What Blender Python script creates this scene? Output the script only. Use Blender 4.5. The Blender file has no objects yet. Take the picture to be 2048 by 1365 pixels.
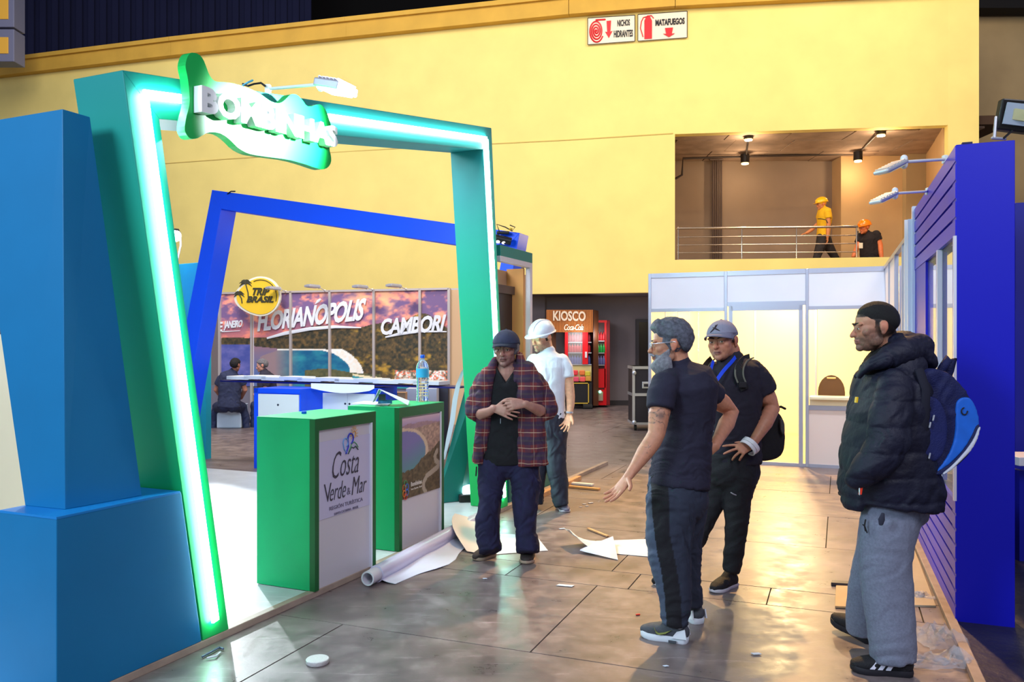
import bpy, bmesh, math, random
import numpy as np
from mathutils import Vector, Matrix, noise
random.seed(7)
rng = np.random.RandomState(5)
SC = bpy.context.scene
COL = SC.collection
# ---------------------------------------------------------------- camera
F, CX, HY, HC = 1638.0, 1024.0, 690.0, 1.54
cam_d = bpy.data.cameras.new('camera')
cam = bpy.data.objects.new('camera', cam_d); COL.objects.link(cam)
cam.location = (0, 0, HC); cam.rotation_euler = (math.pi/2, 0, 0)
cam_d.sensor_width = 36; cam_d.lens = F/2048*36
cam_d.shift_y = (HY-682.5)/2048
cam_d.clip_end = 200
SC.camera = cam
# ---------------------------------------------------------------- world and big lamps
SC.view_settings.view_transform = 'Standard'; SC.view_settings.look = 'None'
SC.view_settings.gamma = 1; SC.view_settings.use_curve_mapping = False
SC.view_settings.exposure = 0.0
W = bpy.data.worlds.new('world'); SC.world = W; W.use_nodes = True
W.node_tree.nodes['Background'].inputs[0].default_value = (0.62, 0.66, 0.85, 1)
W.node_tree.nodes['Background'].inputs[1].default_value = 0.40
def lamp(kind, name, loc, energy, color, target=None, size=1.0, spot=60, blend=.5, sizey=None):
    d = bpy.data.lights.new(name, kind); d.energy = energy; d.color = color
    o = bpy.data.objects.new(name, d); COL.objects.link(o); o.location = loc
    if kind == 'AREA':
        d.size = size
        if sizey: d.shape = 'RECTANGLE'; d.size_y = sizey
    elif kind == 'SPOT':
        d.spot_size = math.radians(spot); d.spot_blend = blend; d.shadow_soft_size = size
    else: d.shadow_soft_size = size
    if target is not None:
        v = Vector(target)-Vector(loc); o.rotation_euler = v.to_track_quat('-Z', 'Y').to_euler()
    return o
# hall lamps high up under the roof and added fills (outside the frame)
lamp('AREA', 'hall_lamp_warm', (7, 11.5, 11), 690, (1, .87, .68), (7, 19, 4), 4)
lamp('AREA', 'hall_lamp_mid', (-1, 12, 11), 520, (1, .93, .80), (-2, 20, 4), 4)
lamp('AREA', 'hall_lamp_left', (-9, 13, 11), 500, (1, .97, .90), (-10, 22, 4), 4)
lamp('AREA', 'print_fill', (-4.5, 11.5, 5.5), 260, (1, .95, .95), (-4.2, 16.5, 1.6), 1.5)  # added to brighten the printed wall, in place of its clip lamps
lamp('AREA', 'front_fill', (2.5, -2, 6.5), 300, (.86, .88, 1), (2.2, 9, 1), 2.5)  # added cool fill from behind the camera
lamp('AREA', 'side_fill', (-5.5, -1.5, 4.5), 420, (.62, .84, 1), (-2.2, 3.6, 1.2), 2)  # added fill from the left that brightens the blue blocks
lamp('SPOT', 'hall_spot_gold', (4.2, 16.2, 13.2), 15000, (1, .57, .21), (3.3, 6.9, 0), .25, 30, .6)
lamp('SPOT', 'booth_front_fill', (2.0, 4.5, 8.5), 1500, (.88, .92, 1), (3.3, 10.8, 1.6), .3, 34, .6)  # added to brighten the front panels of the white booth
# ---------------------------------------------------------------- helpers
def s2l(c):
    c = c/255.0
    return c/12.92 if c <= .04045 else ((c+.055)/1.055)**2.4
def rgb(r, g, b): return (s2l(r), s2l(g), s2l(b))
def P(x, y, Y): return Vector(((x-CX)/F*Y, Y, HC-(y-HY)/F*Y))
def G(x, y, z=0.0): return P(x, y, (HC-z)*F/(y-HY))
S0 = Vector((-1.74, 3.75, 0)); SD = Vector((.4022, .9156, 0)).normalized()
WD = Vector((-SD.y, SD.x, 0))                     # inwards, away from the aisle
U = Vector((.3718, .9283, 0)); V = Vector((.9283, -.3718, 0))
def onp(x, y, p0, n):
    o = Vector((0, 0, HC)); d = P(x, y, 1.0)-o
    return o+d*((p0-o).dot(n)/d.dot(n))
def onS(x, y, off=0.0): return onp(x, y, S0+WD*off, WD)
_m = {}
def mat(name, col, rough=.5, metal=0, emis=None, es=0, var=0.0, vs=6, bump=0, bs=40, attr=None, trans=0, alpha=1, coat=0, ior=1.45, sheen=0):
    if name in _m: return _m[name]
    m = bpy.data.materials.new(name); m.use_nodes = True; nt = m.node_tree
    b = nt.nodes['Principled BSDF']; N = nt.nodes; L = nt.links
    b.inputs['Base Color'].default_value = (*col, 1); b.inputs['Roughness'].default_value = rough
    b.inputs['Metallic'].default_value = metal; b.inputs['IOR'].default_value = ior
    b.inputs['Transmission Weight'].default_value = trans; b.inputs['Alpha'].default_value = alpha
    b.inputs['Coat Weight'].default_value = coat; b.inputs['Sheen Weight'].default_value = sheen
    if emis: b.inputs['Emission Color'].default_value = (*emis, 1); b.inputs['Emission Strength'].default_value = es
    tc = N.new('ShaderNodeTexCoord')
    src = None
    if attr:
        a = N.new('ShaderNodeVertexColor'); a.layer_name = attr; src = a.outputs['Color']
        L.new(src, b.inputs['Base Color'])
    if var:
        n = N.new('ShaderNodeTexNoise'); n.inputs['Scale'].default_value = vs; n.inputs['Detail'].default_value = 5
        L.new(tc.outputs['Object'], n.inputs['Vector'])
        mr = N.new('ShaderNodeMapRange'); mr.inputs[3].default_value = 1-var; mr.inputs[4].default_value = 1+var
        mr.inputs[1].default_value = .3; mr.inputs[2].default_value = .7
        L.new(n.outputs[0], mr.inputs[0])
        mx = N.new('ShaderNodeVectorMath'); mx.operation = 'SCALE'
        if src: L.new(src, mx.inputs[0])
        else: mx.inputs[0].default_value = col
        L.new(mr.outputs[0], mx.inputs['Scale']); L.new(mx.outputs[0], b.inputs['Base Color'])
    if bump:
        n2 = N.new('ShaderNodeTexNoise'); n2.inputs['Scale'].default_value = bs; n2.inputs['Detail'].default_value = 4
        L.new(tc.outputs['Object'], n2.inputs['Vector'])
        bp = N.new('ShaderNodeBump'); bp.inputs['Strength'].default_value = bump; bp.inputs['Distance'].default_value = .01
        L.new(n2.outputs[0], bp.inputs['Height']); L.new(bp.outputs[0], b.inputs['Normal'])
    _m[name] = m
    return m
org = {}
def tag(o, label=None, cat=None, group=None, kind=None):
    if label: o['label'] = label
    if cat: o['category'] = cat
    if group: o['group'] = group
    if kind: o['kind'] = kind
    return o
def thing(name, label, cat, loc=(0, 0, 0), group=None):
    o = bpy.data.objects.new(name, None); COL.objects.link(o); o.location = loc; o.empty_display_size = .1
    org[o] = Vector(loc)
    return tag(o, label, cat, group)
def link(name, me, m, parent=None, loc=(0, 0, 0), label=None, kind=None):
    o = bpy.data.objects.new(name, me); COL.objects.link(o)
    if m is not None and len(me.materials) == 0: me.materials.append(m)
    o.location = loc
    if parent is not None: o.parent = parent
    org[o] = Vector(loc)+(org[parent] if parent is not None else Vector())
    if label: o['label'] = label
    if kind: o['kind'] = kind
    return o
class MB:
    def __init__(s): s.v = []; s.f = []
    def add(s, vs, fs):
        k = len(s.v); s.v += [tuple(v) for v in vs]; s.f += [tuple(i+k for i in f) for f in fs]; return s
    def box8(s, p):     # 4 bottom (ccw), 4 top
        return s.add(p, [(3, 2, 1, 0), (4, 5, 6, 7), (0, 1, 5, 4), (1, 2, 6, 5), (2, 3, 7, 6), (3, 0, 4, 7)])
    def box(s, o, a, b, c):   # origin corner, three edge vectors (right handed)
        o, a, b, c = Vector(o), Vector(a), Vector(b), Vector(c)
        if a.cross(b).dot(c) < 0: a, b = b, a
        return s.box8([o, o+a, o+a+b, o+b, o+c, o+a+c, o+a+b+c, o+b+c])
    def cbox(s, c, x, y, z):
        return s.box((c[0]-x/2, c[1]-y/2, c[2]-z/2), (x, 0, 0), (0, y, 0), (0, 0, z))
    def prism(s, pts, d):
        pts = [Vector(p) for p in pts]; d = Vector(d); n = len(pts)
        nn = Vector()
        for i in range(n): nn += pts[i].cross(pts[(i+1) % n])
        if nn.dot(d) < 0: pts.reverse()
        s.add(pts+[p+d for p in pts], [tuple(range(n-1, -1, -1)), tuple(range(n, 2*n))]+[(i, (i+1) % n, (i+1) % n+n, i+n) for i in range(n)])
        return s
    def lathe(s, prof, c=(0, 0, 0), n=24):
        c = Vector(c); vs = []; fs = []
        for r, z in prof:
            for i in range(n):
                a = 2*math.pi*i/n; vs.append(c+Vector((r*math.cos(a), r*math.sin(a), z)))
        for j in range(len(prof)-1):
            for i in range(n): fs.append((j*n+i, j*n+(i+1) % n, (j+1)*n+(i+1) % n, (j+1)*n+i))
        if prof[0][0] > 1e-6: fs.append(tuple(range(n-1, -1, -1)))
        if prof[-1][0] > 1e-6: fs.append(tuple((len(prof)-1)*n+i for i in range(n)))
        return s.add(vs, fs)
    def tube(s, pts, r1, r2=None, n=14, cap='round', ex=2.0, ax=(0, 1, 0), capb=None):
        pts = [Vector(p) for p in pts]; m = len(pts)
        if not hasattr(r1, '__len__'): r1 = [r1]*m
        if r2 is None: r2 = r1
        if not hasattr(r2, '__len__'): r2 = [r2]*m
        T = []
        for i in range(m):
            t = (pts[min(i+1, m-1)]-pts[max(i-1, 0)])
            T.append(t.normalized() if t.length > 1e-9 else Vector((0, 0, 1)))
        rings = []; capb = capb or cap
        if cap == 'round':
            for k in (3, 2, 1):
                a = k*math.pi/6.6; q = min(r1[0], r2[0])
                rings.append((pts[0]-T[0]*q*math.sin(a), T[0], r1[0]*math.cos(a), r2[0]*math.cos(a)))
        for i in range(m): rings.append((pts[i], T[i], r1[i], r2[i]))
        if capb == 'round':
            for k in (1, 2, 3):
                a = k*math.pi/6.6; q = min(r1[-1], r2[-1])
                rings.append((pts[-1]+T[-1]*q*math.sin(a), T[-1], r1[-1]*math.cos(a), r2[-1]*math.cos(a)))
        A = Vector(ax); vs = []; fs = []; prev = None
        for c, t, a1, a2 in rings:
            a = t.cross(A)
            if a.length < .15: a = prev.copy() if prev is not None else t.cross(Vector((1, .1, .2)))
            a = (a-t*a.dot(t)).normalized()
            if prev is not None and a.dot(prev) < 0: a = -a
            prev = a; b = t.cross(a)
            for i in range(n):
                w = 2*math.pi*i/n; cw, sw = math.cos(w), math.sin(w)
                if ex != 2.0:
                    cw = math.copysign(abs(cw)**(2/ex), cw); sw = math.copysign(abs(sw)**(2/ex), sw)
                vs.append(c+a*(a1*cw)+b*(a2*sw))
        R = len(rings)
        for j in range(R-1):
            for i in range(n): fs.append((j*n+i, j*n+(i+1) % n, (j+1)*n+(i+1) % n, (j+1)*n+i))
        fs.append(tuple(range(n-1, -1, -1))); fs.append(tuple((R-1)*n+i for i in range(n)))
        return s.add(vs, fs)
    def ell(s, c, r, M=None, n=14, k=9):
        vs = [Vector((0, 0, -1))]; fs = []
        for j in range(1, k):
            p = -math.pi/2+math.pi*j/k
            for i in range(n):
                w = 2*math.pi*i/n; vs.append(Vector((math.cos(p)*math.cos(w), math.cos(p)*math.sin(w), math.sin(p))))
        vs.append(Vector((0, 0, 1)))
        for i in range(n):
            fs.append((0, 1+(i+1) % n, 1+i))
            fs.append((len(vs)-1, 1+(k-2)*n+i, 1+(k-2)*n+(i+1) % n))
        for j in range(k-2):
            for i in range(n): fs.append((1+j*n+i, 1+j*n+(i+1) % n, 1+(j+1)*n+(i+1) % n, 1+(j+1)*n+i))
        out = []
        for v in vs:
            w = Vector((v.x*r[0], v.y*r[1], v.z*r[2]))+Vector(c)
            out.append(M @ w if M is not None else w)
        return s.add(out, fs)
    def disc(s, c, r, nrm, h, n=24):
        c = Vector(c); nrm = Vector(nrm).normalized(); a = nrm.orthogonal().normalized(); b = nrm.cross(a)
        return s.prism([c+a*r*math.cos(2*math.pi*i/n)+b*r*math.sin(2*math.pi*i/n) for i in range(n)], nrm*h)
    def mesh(s, name, off=None):
        me = bpy.data.meshes.new(name)
        vs = s.v if off is None else [(x-off.x, y-off.y, z-off.z) for x, y, z in s.v]
        me.from_pydata(vs, [], s.f); me.update()
        return me
    def build(s, name, m, parent=None, label=None, smooth=False, bevel=0, kind=None, loc=None, seg=2):
        off = org[parent] if parent is not None else Vector()
        l = Vector((0, 0, 0))
        if loc is not None: l = Vector(loc)-off; off = Vector(loc)
        me = s.mesh(name, off)
        if smooth:
            me.polygons.foreach_set('use_smooth', [True]*len(me.polygons))
            if smooth != 'all':
                try: me.set_sharp_from_angle(angle=math.radians(40))
                except Exception: pass
        o = link(name, me, m, parent, l, label, kind)
        if bevel:
            b = o.modifiers.new('bevel', 'BEVEL'); b.width = bevel; b.segments = seg; b.limit_method = 'ANGLE'; b.angle_limit = math.radians(40)
        return o
def struct(o): o['kind'] = 'structure'; return o
def top(mb, name, m, label, cat, group=None, **k):
    # a thing that is one mesh, origin at its base
    a = np.array(mb.v); lo = a.min(0); hi = a.max(0)
    o = mb.build(name, m, loc=Vector(((lo[0]+hi[0])/2, (lo[1]+hi[1])/2, lo[2])), **k)
    return tag(o, label, cat, group)
def tri_fill(pts, d, name='x'):
    # concave outline -> closed prism through bmesh triangulation
    bm = bmesh.new(); vs = [bm.verts.new(p) for p in pts]; f = bm.faces.new(vs)
    r = bmesh.ops.extrude_face_region(bm, geom=[f])
    for e in r['geom']:
        if isinstance(e, bmesh.types.BMVert): e.co += Vector(d)
    bmesh.ops.recalc_face_normals(bm, faces=bm.faces)
    bmesh.ops.triangulate(bm, faces=[f for f in bm.faces if len(f.verts) > 4])
    mb = MB(); bm.verts.index_update()
    mb.add([v.co.copy() for v in bm.verts], [tuple(v.index for v in f.verts) for f in bm.faces]); bm.free()
    return mb
def text_mb(body, ext=0.0, offset=0.0, shear=0.0, spacing=1.0, res=3, align='LEFT'):
    c = bpy.data.curves.new('t', 'FONT'); c.body = body; c.size = 1; c.extrude = ext; c.offset = offset
    c.shear = shear; c.space_character = spacing; c.resolution_u = res
    o = bpy.data.objects.new('t', c); COL.objects.link(o)
    dg = bpy.context.evaluated_depsgraph_get(); me = bpy.data.meshes.new_from_object(o.evaluated_get(dg))
    mb = MB(); mb.add([tuple(v.co) for v in me.vertices], [tuple(p.vertices) for p in me.polygons])
    bpy.data.objects.remove(o); bpy.data.curves.remove(c); bpy.data.meshes.remove(me)
    return mb
def text_on(body, bl, br, tl, nrm, depth=.004, **k):
    # fit text (caps) into the parallelogram bl, br, tl; nrm*depth = thickness towards the viewer
    mb = text_mb(body, ext=.5, **k); a = np.array(mb.v)
    lo = a.min(0); hi = a.max(0); bl, br, tl, nrm = Vector(bl), Vector(br), Vector(tl), Vector(nrm)
    out = MB()
    vs = []
    for x, y, z in mb.v:
        vs.append(bl+(br-bl)*((x-lo[0])/(hi[0]-lo[0]))+(tl-bl)*((y-lo[1])/(hi[1]-lo[1]))+nrm*(depth*(z+.5)))
    out.add(vs, mb.f)
    return out
def bar(a, b, w, h=None):
    # square bar between two points
    a, b = Vector(a), Vector(b); h = h or w; t = (b-a).normalized()
    up = Vector((0, 0, 1)) if abs(t.z) < .95 else WD
    x = t.cross(up).normalized(); y = x.cross(t).normalized(); m = MB()
    return m.box(a-x*w/2-y*h/2, x*w, y*h, b-a)
# ================================================================ setting
WALLP = [(-24, 26.2), (-14.9, 23.9), (-9.1, 22.2), (-4.13, 20.87), (1.38, 19.46), (3.78, 19.0), (9.7, 18.22), (10.32, 18.1)]
def onwall(x, y, off=0.0):
    k = (x-CX)/F
    for (x0, y0), (x1, y1) in zip(WALLP, WALLP[1:]):
        t = (k*y0-x0)/((x1-x0)-k*(y1-y0))
        if -.001 <= t <= 1.001:
            Y = y0+(y1-y0)*t
            n = Vector((y1-y0, -(x1-x0), 0)).normalized()
            return P(x, y, Y)+n*off
yellow = mat('yellow_plaster', rgb(236, 214, 130), .75, var=.05, vs=1.2, bump=.15, bs=60)
ZB, ZT, ZF, ZH = 2.76, 9.32, 3.51, 6.43
def wallbox(mb, a, b, z0, z1, th=.25):
    a = Vector((a[0], a[1], z0)); b = Vector((b[0], b[1], z0)); d = b-a; n = Vector((-d.y, d.x, 0)).normalized()
    mb.box(a, d, n*th, (0, 0, z1-z0))
mb = MB()
for i in range(4): wallbox(mb, WALLP[i], WALLP[i+1], ZB, ZT)
wallbox(mb, WALLP[4], WALLP[5], ZB, ZT)
wallbox(mb, WALLP[5], WALLP[6], ZH, ZT); wallbox(mb, WALLP[5], WALLP[6], ZB, ZF)
wallbox(mb, WALLP[6], WALLP[7], ZB, ZT)
struct(mb.build('wall_yellow', yellow))
mb = MB()
for i in range(7):
    a, b = WALLP[i], WALLP[i+1]; a = Vector((*a, 0)); b = Vector((*b, 0)); d = b-a; n = Vector((-d.y, d.x, 0)).normalized()
    wallbox(mb, a-n*.22, b-n*.22, ZT, ZT+.42, .5); wallbox(mb, a-n*.3, b-n*.3, ZT+.36, ZT+.47, .6)
struct(mb.build('trim_1', mat('cornice_ochre', rgb(205, 160, 62), .7, var=.08, vs=2)))
# thin recessed joint line across the yellow wall
pts = [(60, 346), (348, 326), (458, 318), (800, 297), (1140, 280), (1346, 267)]
mb = MB()
for a, b in zip(pts, pts[1:]):
    mb.add(bar(onwall(*a, .005), onwall(*b, .005), .02).v, bar((0, 0, 0), (1, 0, 0), 1).f)
struct(mb.build('trim_2', mat('joint_ochre', rgb(205, 178, 100), .8)))
# bracket on the cornice
top(MB().box(onwall(362, 88, .1), (.12, 0, 0), (0, .05, 0), (0, 0, .1)), 'bracket', mat('bracket_ochre', rgb(190, 150, 80), .6),
    'tiny ochre bracket standing on the cornice of the yellow wall', 'bracket', bevel=.01)
# dark space of the hall over the wall
navy = mat('hall_dark_blue', rgb(30, 34, 72), .9, var=.15, vs=.4)
black = mat('hall_black', rgb(14, 12, 16), .9)
mb = MB()
x0 = -30
while x0 < P(620, 0, 30).x:
    mb.box((x0, 29.9, 8), (.22, 0, 0), (0, .1, 0), (0, 0, 14)); x0 += .44
mb.box((-36, 30, 8), (36+P(620, 0, 30).x, 0, 0), (0, .1, 0), (0, 0, 14))
struct(mb.build('wall_upper', navy))
struct(MB().box((-40, 34, 0), (80, 0, 0), (0, .2, 0), (0, 0, 30)).build('wall_back', black))
struct(MB().box((-40, 14, 20), (80, 0, 0), (0, 20, 0), (0, 0, .2)).build('ceiling', black))
# beige wall right of the yellow one and the low dark soffit over it
mb = MB().box((10.2, 21.2, 0), (14, 0, 0), (0, .2, 0), (0, 0, 10.1))
struct(mb.build('wall_right', mat('beige_plaster', rgb(176, 152, 112), .8, var=.12, vs=.8)))
struct(MB().box((10.4, 20.6, 10.02), (14, 0, 0), (0, .5, 0), (0, 0, .5)).build('trim_3', black))
# ground level recess behind the overhang
gw = mat('grey_plaster', rgb(122, 112, 116), .8, var=.08, vs=1.5)
mb = MB().box((-26, 21.3, 0), (36, -0.0, 0), (0, .2, 0), (0, 0, ZB)); mb.box((-26, 19.2, ZB-.02), (30.2, 0, 0), (0, 7, 0), (0, 0, .08))
mb = MB().box((-26, 20.9, 0), (45, 0, 0), (0, .2, 0), (0, 0, ZB+.1))
mb.box(P(1058, 0, 20.7).xy.to_3d(), (P(1090, 0, 20.7).x-P(1058, 0, 20.7).x, 0, 0), (0, .25, 0), (0, 0, ZB))
struct(mb.build('wall_lower', gw))
struct(MB().box((-26, 20.8, 0), (45, 0, 0), (0, .1, 0), (0, 0, .12)).build('baseboard_lower', mat('dark_skirting', rgb(50, 45, 48), .6)))
mb = MB()
for i in range(7):
    (ax, ay), (bx, by) = WALLP[i], WALLP[i+1]
    mb.box8([Vector(p) for p in [(ax, ay+.24, ZB-.0), (bx, by+.24, ZB), (bx, by+6, ZB), (ax, ay+6, ZB), (ax, ay+.24, ZB+.1), (bx, by+.24, ZB+.1), (bx, by+6, ZB+.1), (ax, ay+6, ZB+.1)]])
struct(mb.build('ceiling_lower', gw))
a = P(1277, 735, 20.88); b = P(1330, 645, 20.88)
w = MB().box((a.x, 20.82, a.z), (b.x-a.x, 0, 0), (0, .1, 0), (0, 0, b.z-a.z)); wf = struct(w.build('window_1', mat('dark_glass', rgb(26, 26, 34), .2)))
m = MB(); m.box((a.x-.08, 20.79, a.z-.08), (b.x-a.x+.16, 0, 0), (0, .06, 0), (0, 0, .08)); m.box((a.x-.08, 20.79, b.z), (b.x-a.x+.16, 0, 0), (0, .06, 0), (0, 0, .08)); m.box((a.x-.08, 20.79, a.z), (.08, 0, 0), (0, .06, 0), (0, 0, b.z-a.z))
m.build('window_frame', mat('frame_dark', rgb(48, 44, 50), .5), wf)
# ---------------------------------------------------------------- balcony
xl, xr = 3.78, 9.7; yl, yr = 19.25, 18.47
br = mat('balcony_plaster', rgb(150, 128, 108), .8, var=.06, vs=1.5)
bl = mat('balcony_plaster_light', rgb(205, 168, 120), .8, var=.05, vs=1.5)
mb = MB(); mb.box((xl-.3, 22.0, ZF-.3), (8, 0, 0), (0, .2, 0), (0, 0, 4)); mb.box((xl-.25, 19.2, ZF-.3), (.25, 0, 0), (0, 3, 0), (0, 0, 4))
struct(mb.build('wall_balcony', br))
px = P(1682, 0, 21.4).x
mb = MB(); mb.box((px, 21.4, ZF-.3), (P(1865, 0, 21.4).x-px, 0, 0), (0, .6, 0), (0, 0, 4))
mb.box8([Vector(p) for p in [(P(1850, 0, 21.4).x, 21.4, ZF-.3), (9.75, 18.5, ZF-.3), (10.0, 18.5, ZF-.3), (11.2, 21.5, ZF-.3), (P(1850, 0, 21.4).x, 21.4, 7.3), (9.75, 18.5, 7.3), (10.0, 18.5, 7.3), (11.2, 21.5, 7.3)]])
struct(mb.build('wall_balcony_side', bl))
mb = MB().box8([Vector(p) for p in [(xl-.2, yl, ZF-.2), (7.9, 18.7, ZF-.2), (8.4, 22, ZF-.2), (xl-.2, 22, ZF-.2), (xl-.2, yl, ZF), (7.9, 18.7, ZF), (8.4, 22, ZF), (xl-.2, 22, ZF)]])
struct(mb.build('floor_balcony', mat('balcony_floor', rgb(140, 110, 80), .5)))
mb = MB().box8([Vector(p) for p in [(xl-.2, yl, ZH+.1), (xr+1.6, yr, ZH+.1), (xr+1.6, 22, ZH+.1), (xl-.2, 22, ZH+.1), (xl-.2, yl, ZH+.3), (xr+1.6, yr, ZH+.3), (xr+1.6, 22, ZH+.3), (xl-.2, 22, ZH+.3)]])
cl = struct(mb.build('ceiling_balcony', mat('seam_dark', rgb(70, 50, 38), .9)))
conc = mat('raw_concrete', rgb(160, 136, 118), .85, var=.22, vs=2.5, bump=.3, bs=25)
for i in range(5):
    for j in range(3):
        X0 = xl-.1+i*1.42; off = .6 if j % 2 else 0
        Ya = 18.62+j*1.13; 
        if j == 0: Ya += (6.1-i*1.42)*.12*.9-.0
        mb = MB().box((X0+off*.5+.012, Ya, ZH+.05-.01*((i+j) % 2)), (1.40, 0, 0), (0, 18.62+(j+1)*1.13-Ya-.02, 0), (0, 0, .06))
        mb.build('concrete_panel', conc, cl)
# pipes in the corner
root = thing('pipe_bundle', 'bundle of dark vertical pipes against the balcony back wall', 'pipes', P(1434, 518, 21.8))
pm = mat('pipe_brown', rgb(84, 66, 58), .5)
for k in range(5):
    x = 1426+k*4.2; MB().tube([P(x, 540, 21.8), P(x, 318, 21.8)], .022, cap='flat', n=8).build('pipe', pm, root, smooth=True)
MB().tube([P(1420, 319, 21.7), P(1445, 319, 21.7)], .03, n=8).build('pipe_clamp', pm, root)
cm = mat('conduit', rgb(60, 48, 42), .5)
root = thing('ceiling_conduit', 'dark conduit running across the balcony ceiling with branches to its lamps', 'conduit', P(1368, 315, 21.3))
MB().tube([P(1352, 357, 21.2), P(1364, 350, 21.2), P(1366, 317, 21.2), P(1500, 313, 21.2), P(1700, 308, 21.2), P(1850, 303, 21.2)], .03, n=8).build('conduit_run', cm, root)
MB().tube([P(1492, 313, 21.1), P(1497, 278, 19.4)], .022, n=6).build('conduit_branch', cm, root)
MB().tube([P(1716, 308, 21.1), P(1755, 268, 18.9)], .022, n=6).build('conduit_branch', cm, root)
for i, (x, y, Y, lab) in enumerate([(1497, 272, 19.35, 'bright round ceiling lamp at the front left of the balcony'), (1762, 263, 18.85, 'bright round ceiling lamp at the front right of the balcony'),
                                (1490, 320, 21.0, 'black cylinder ceiling spot at the back left of the balcony'), (1716, 315, 20.8, 'black cylinder ceiling spot at the back right of the balcony')]):
    p = P(x, y, Y); root = thing('ceiling_spot', lab, 'lamp', (p.x, p.y, ZH+.05), 'balcony ceiling spots')
    MB().lathe([(.11, 0), (.11, -.22), (.09, -.22), (.09, -.19), (0, -.19)][::1], p+Vector((0, 0, .14)), 16).build('housing', mat('lamp_black', rgb(25, 22, 22), .4), root, smooth=True)
    MB().disc(p+Vector((0, 0, -.09)), .088, (0, 0, -1), .02, 16).build('diffuser', mat('lamp_warm', (1, .8, .4), .5, emis=(1, .66, .25), es=22), root)
    lamp('POINT', 'spot_light', (p.x, p.y, p.z-.35), 30, (1, .74, .46), size=.06)
# railing
root = thing('balcony_railing', 'stainless steel balcony railing with five horizontal rails', 'railing', onwall(1500, 519, -.15)+Vector((0, .15, 0)))
st = mat('steel_warm', rgb(190, 170, 150), .25, .9)
for ya, yb, r in [(456, 452, .028), (473.5, 469.5, .012), (489.5, 486, .012), (505, 503, .012), (519, 517.5, .012)]:
    MB().tube([onwall(1355, ya, -.12), onwall(1717, yb, -.12)], r, n=8).build('rail', st, root, smooth=True)
for x in (1357, 1485, 1595, 1716):
    MB().tube([onwall(x, 521, -.12), onwall(x, 453.5, -.12)], .016, n=8).build('post', st, root, smooth=True)
# ---------------------------------------------------------------- wall signs
wsign = mat('sign_white', rgb(236, 222, 200), .5); ink = mat('sign_ink', rgb(30, 28, 34), .6); red = mat('sign_red', rgb(214, 20, 34), .5)
def wallq(x0, y0, x1, y1, x2, y2, x3, y3, off): return [onwall(x, y, off) for x, y in ((x0, y0), (x1, y1), (x2, y2), (x3, y3))]
def sign(tl, tr, br_, bl_, label):
    nn = (onwall(*bl_, .05)-onwall(*bl_, .02)).normalized()
    root = thing('wall_sign', label, 'sign', onwall(*bl_, .02), 'fire safety signs')
    MB().prism([onwall(*p, .02) for p in (bl_, br_, tr, tl)], nn*.03).build('plate', wsign, root)
    for a, b in ((tl, tr), (tr, br_), (br_, bl_), (bl_, tl)):
        MB().add(*(lambda q: (q.v, q.f))(bar(onwall(*a, .055), onwall(*b, .055), .012))).build('border', ink, root)
    return root, nn
r1, nn = sign((1176, 38), (1270, 32), (1270, 84), (1176, 91), 'white sign with red hose coil reading NICHOS HIDRANTES, left of the pair')
def wtxt(root, s, bl_, br_, tl, m, **k):
    text_on(s, onwall(*bl_, .056), onwall(*br_, .056), onwall(*tl, .056), nn, .006, **k).build('lettering', m, root)
wtxt(r1, 'NICHOS', (1235, 55), (1260, 53), (1235, 42), ink, offset=.03)
wtxt(r1, 'HIDRANTES', (1228, 77), (1266, 75), (1228, 63), ink, offset=.03)
sp = []
for i in range(90):
    t = i/89; a = t*4*2*math.pi+.5; r = 1-t
    sp.append(onwall(1193+14*r*math.cos(a), 64+23*r*math.sin(a), .06))
MB().tube(sp, .018, n=5).build('hose_spiral', red, r1)
MB().tube([onwall(1193, 42, .06), onwall(1210, 41, .06)], .022, n=5).build('hose_nozzle', red, r1)
def arrow(root, cx, cy, w, h, hw):
    pts = [(cx-w, cy-h), (cx+w, cy-h-1), (cx+w*.7, cy+h*.25), (cx+hw, cy+h*.15), (cx, cy+h), (cx-hw, cy+h*.25), (cx-w*.7, cy+h*.3)]
    tri_fill([onwall(*p, .056) for p in pts], nn*.008).build('arrow', red, root)
arrow(r1, 1218, 61, 4.5, 17, 7.5)
r2, nn = sign((1276, 31), (1374, 24), (1374, 77), (1276, 84), 'white sign with red extinguisher reading MATAFUEGOS, right of the pair')
wtxt(r2, 'MATAFUEGOS', (1311, 54), (1369, 50), (1311, 41), ink, offset=.04)
arrow(r2, 1338, 67, 8, 9, 12)
pts = [(1289, 43), (1292, 37), (1294, 34), (1300, 34), (1301, 37), (1304, 43), (1304, 79), (1289, 80)]
tri_fill([onwall(*p, .056) for p in pts], nn*.008).build('extinguisher_mark', red, r2)
MB().tube([onwall(*p, .06) for p in ((1295, 35), (1287, 37), (1283, 45), (1281, 58), (1284, 68), (1286, 75))], .012, n=5).build('hose_mark', red, r2)
MB().tube([onwall(*p, .06) for p in ((1295, 34), (1303, 33), (1307, 38))], .012, n=5).build('lever_mark', red, r2)
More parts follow.
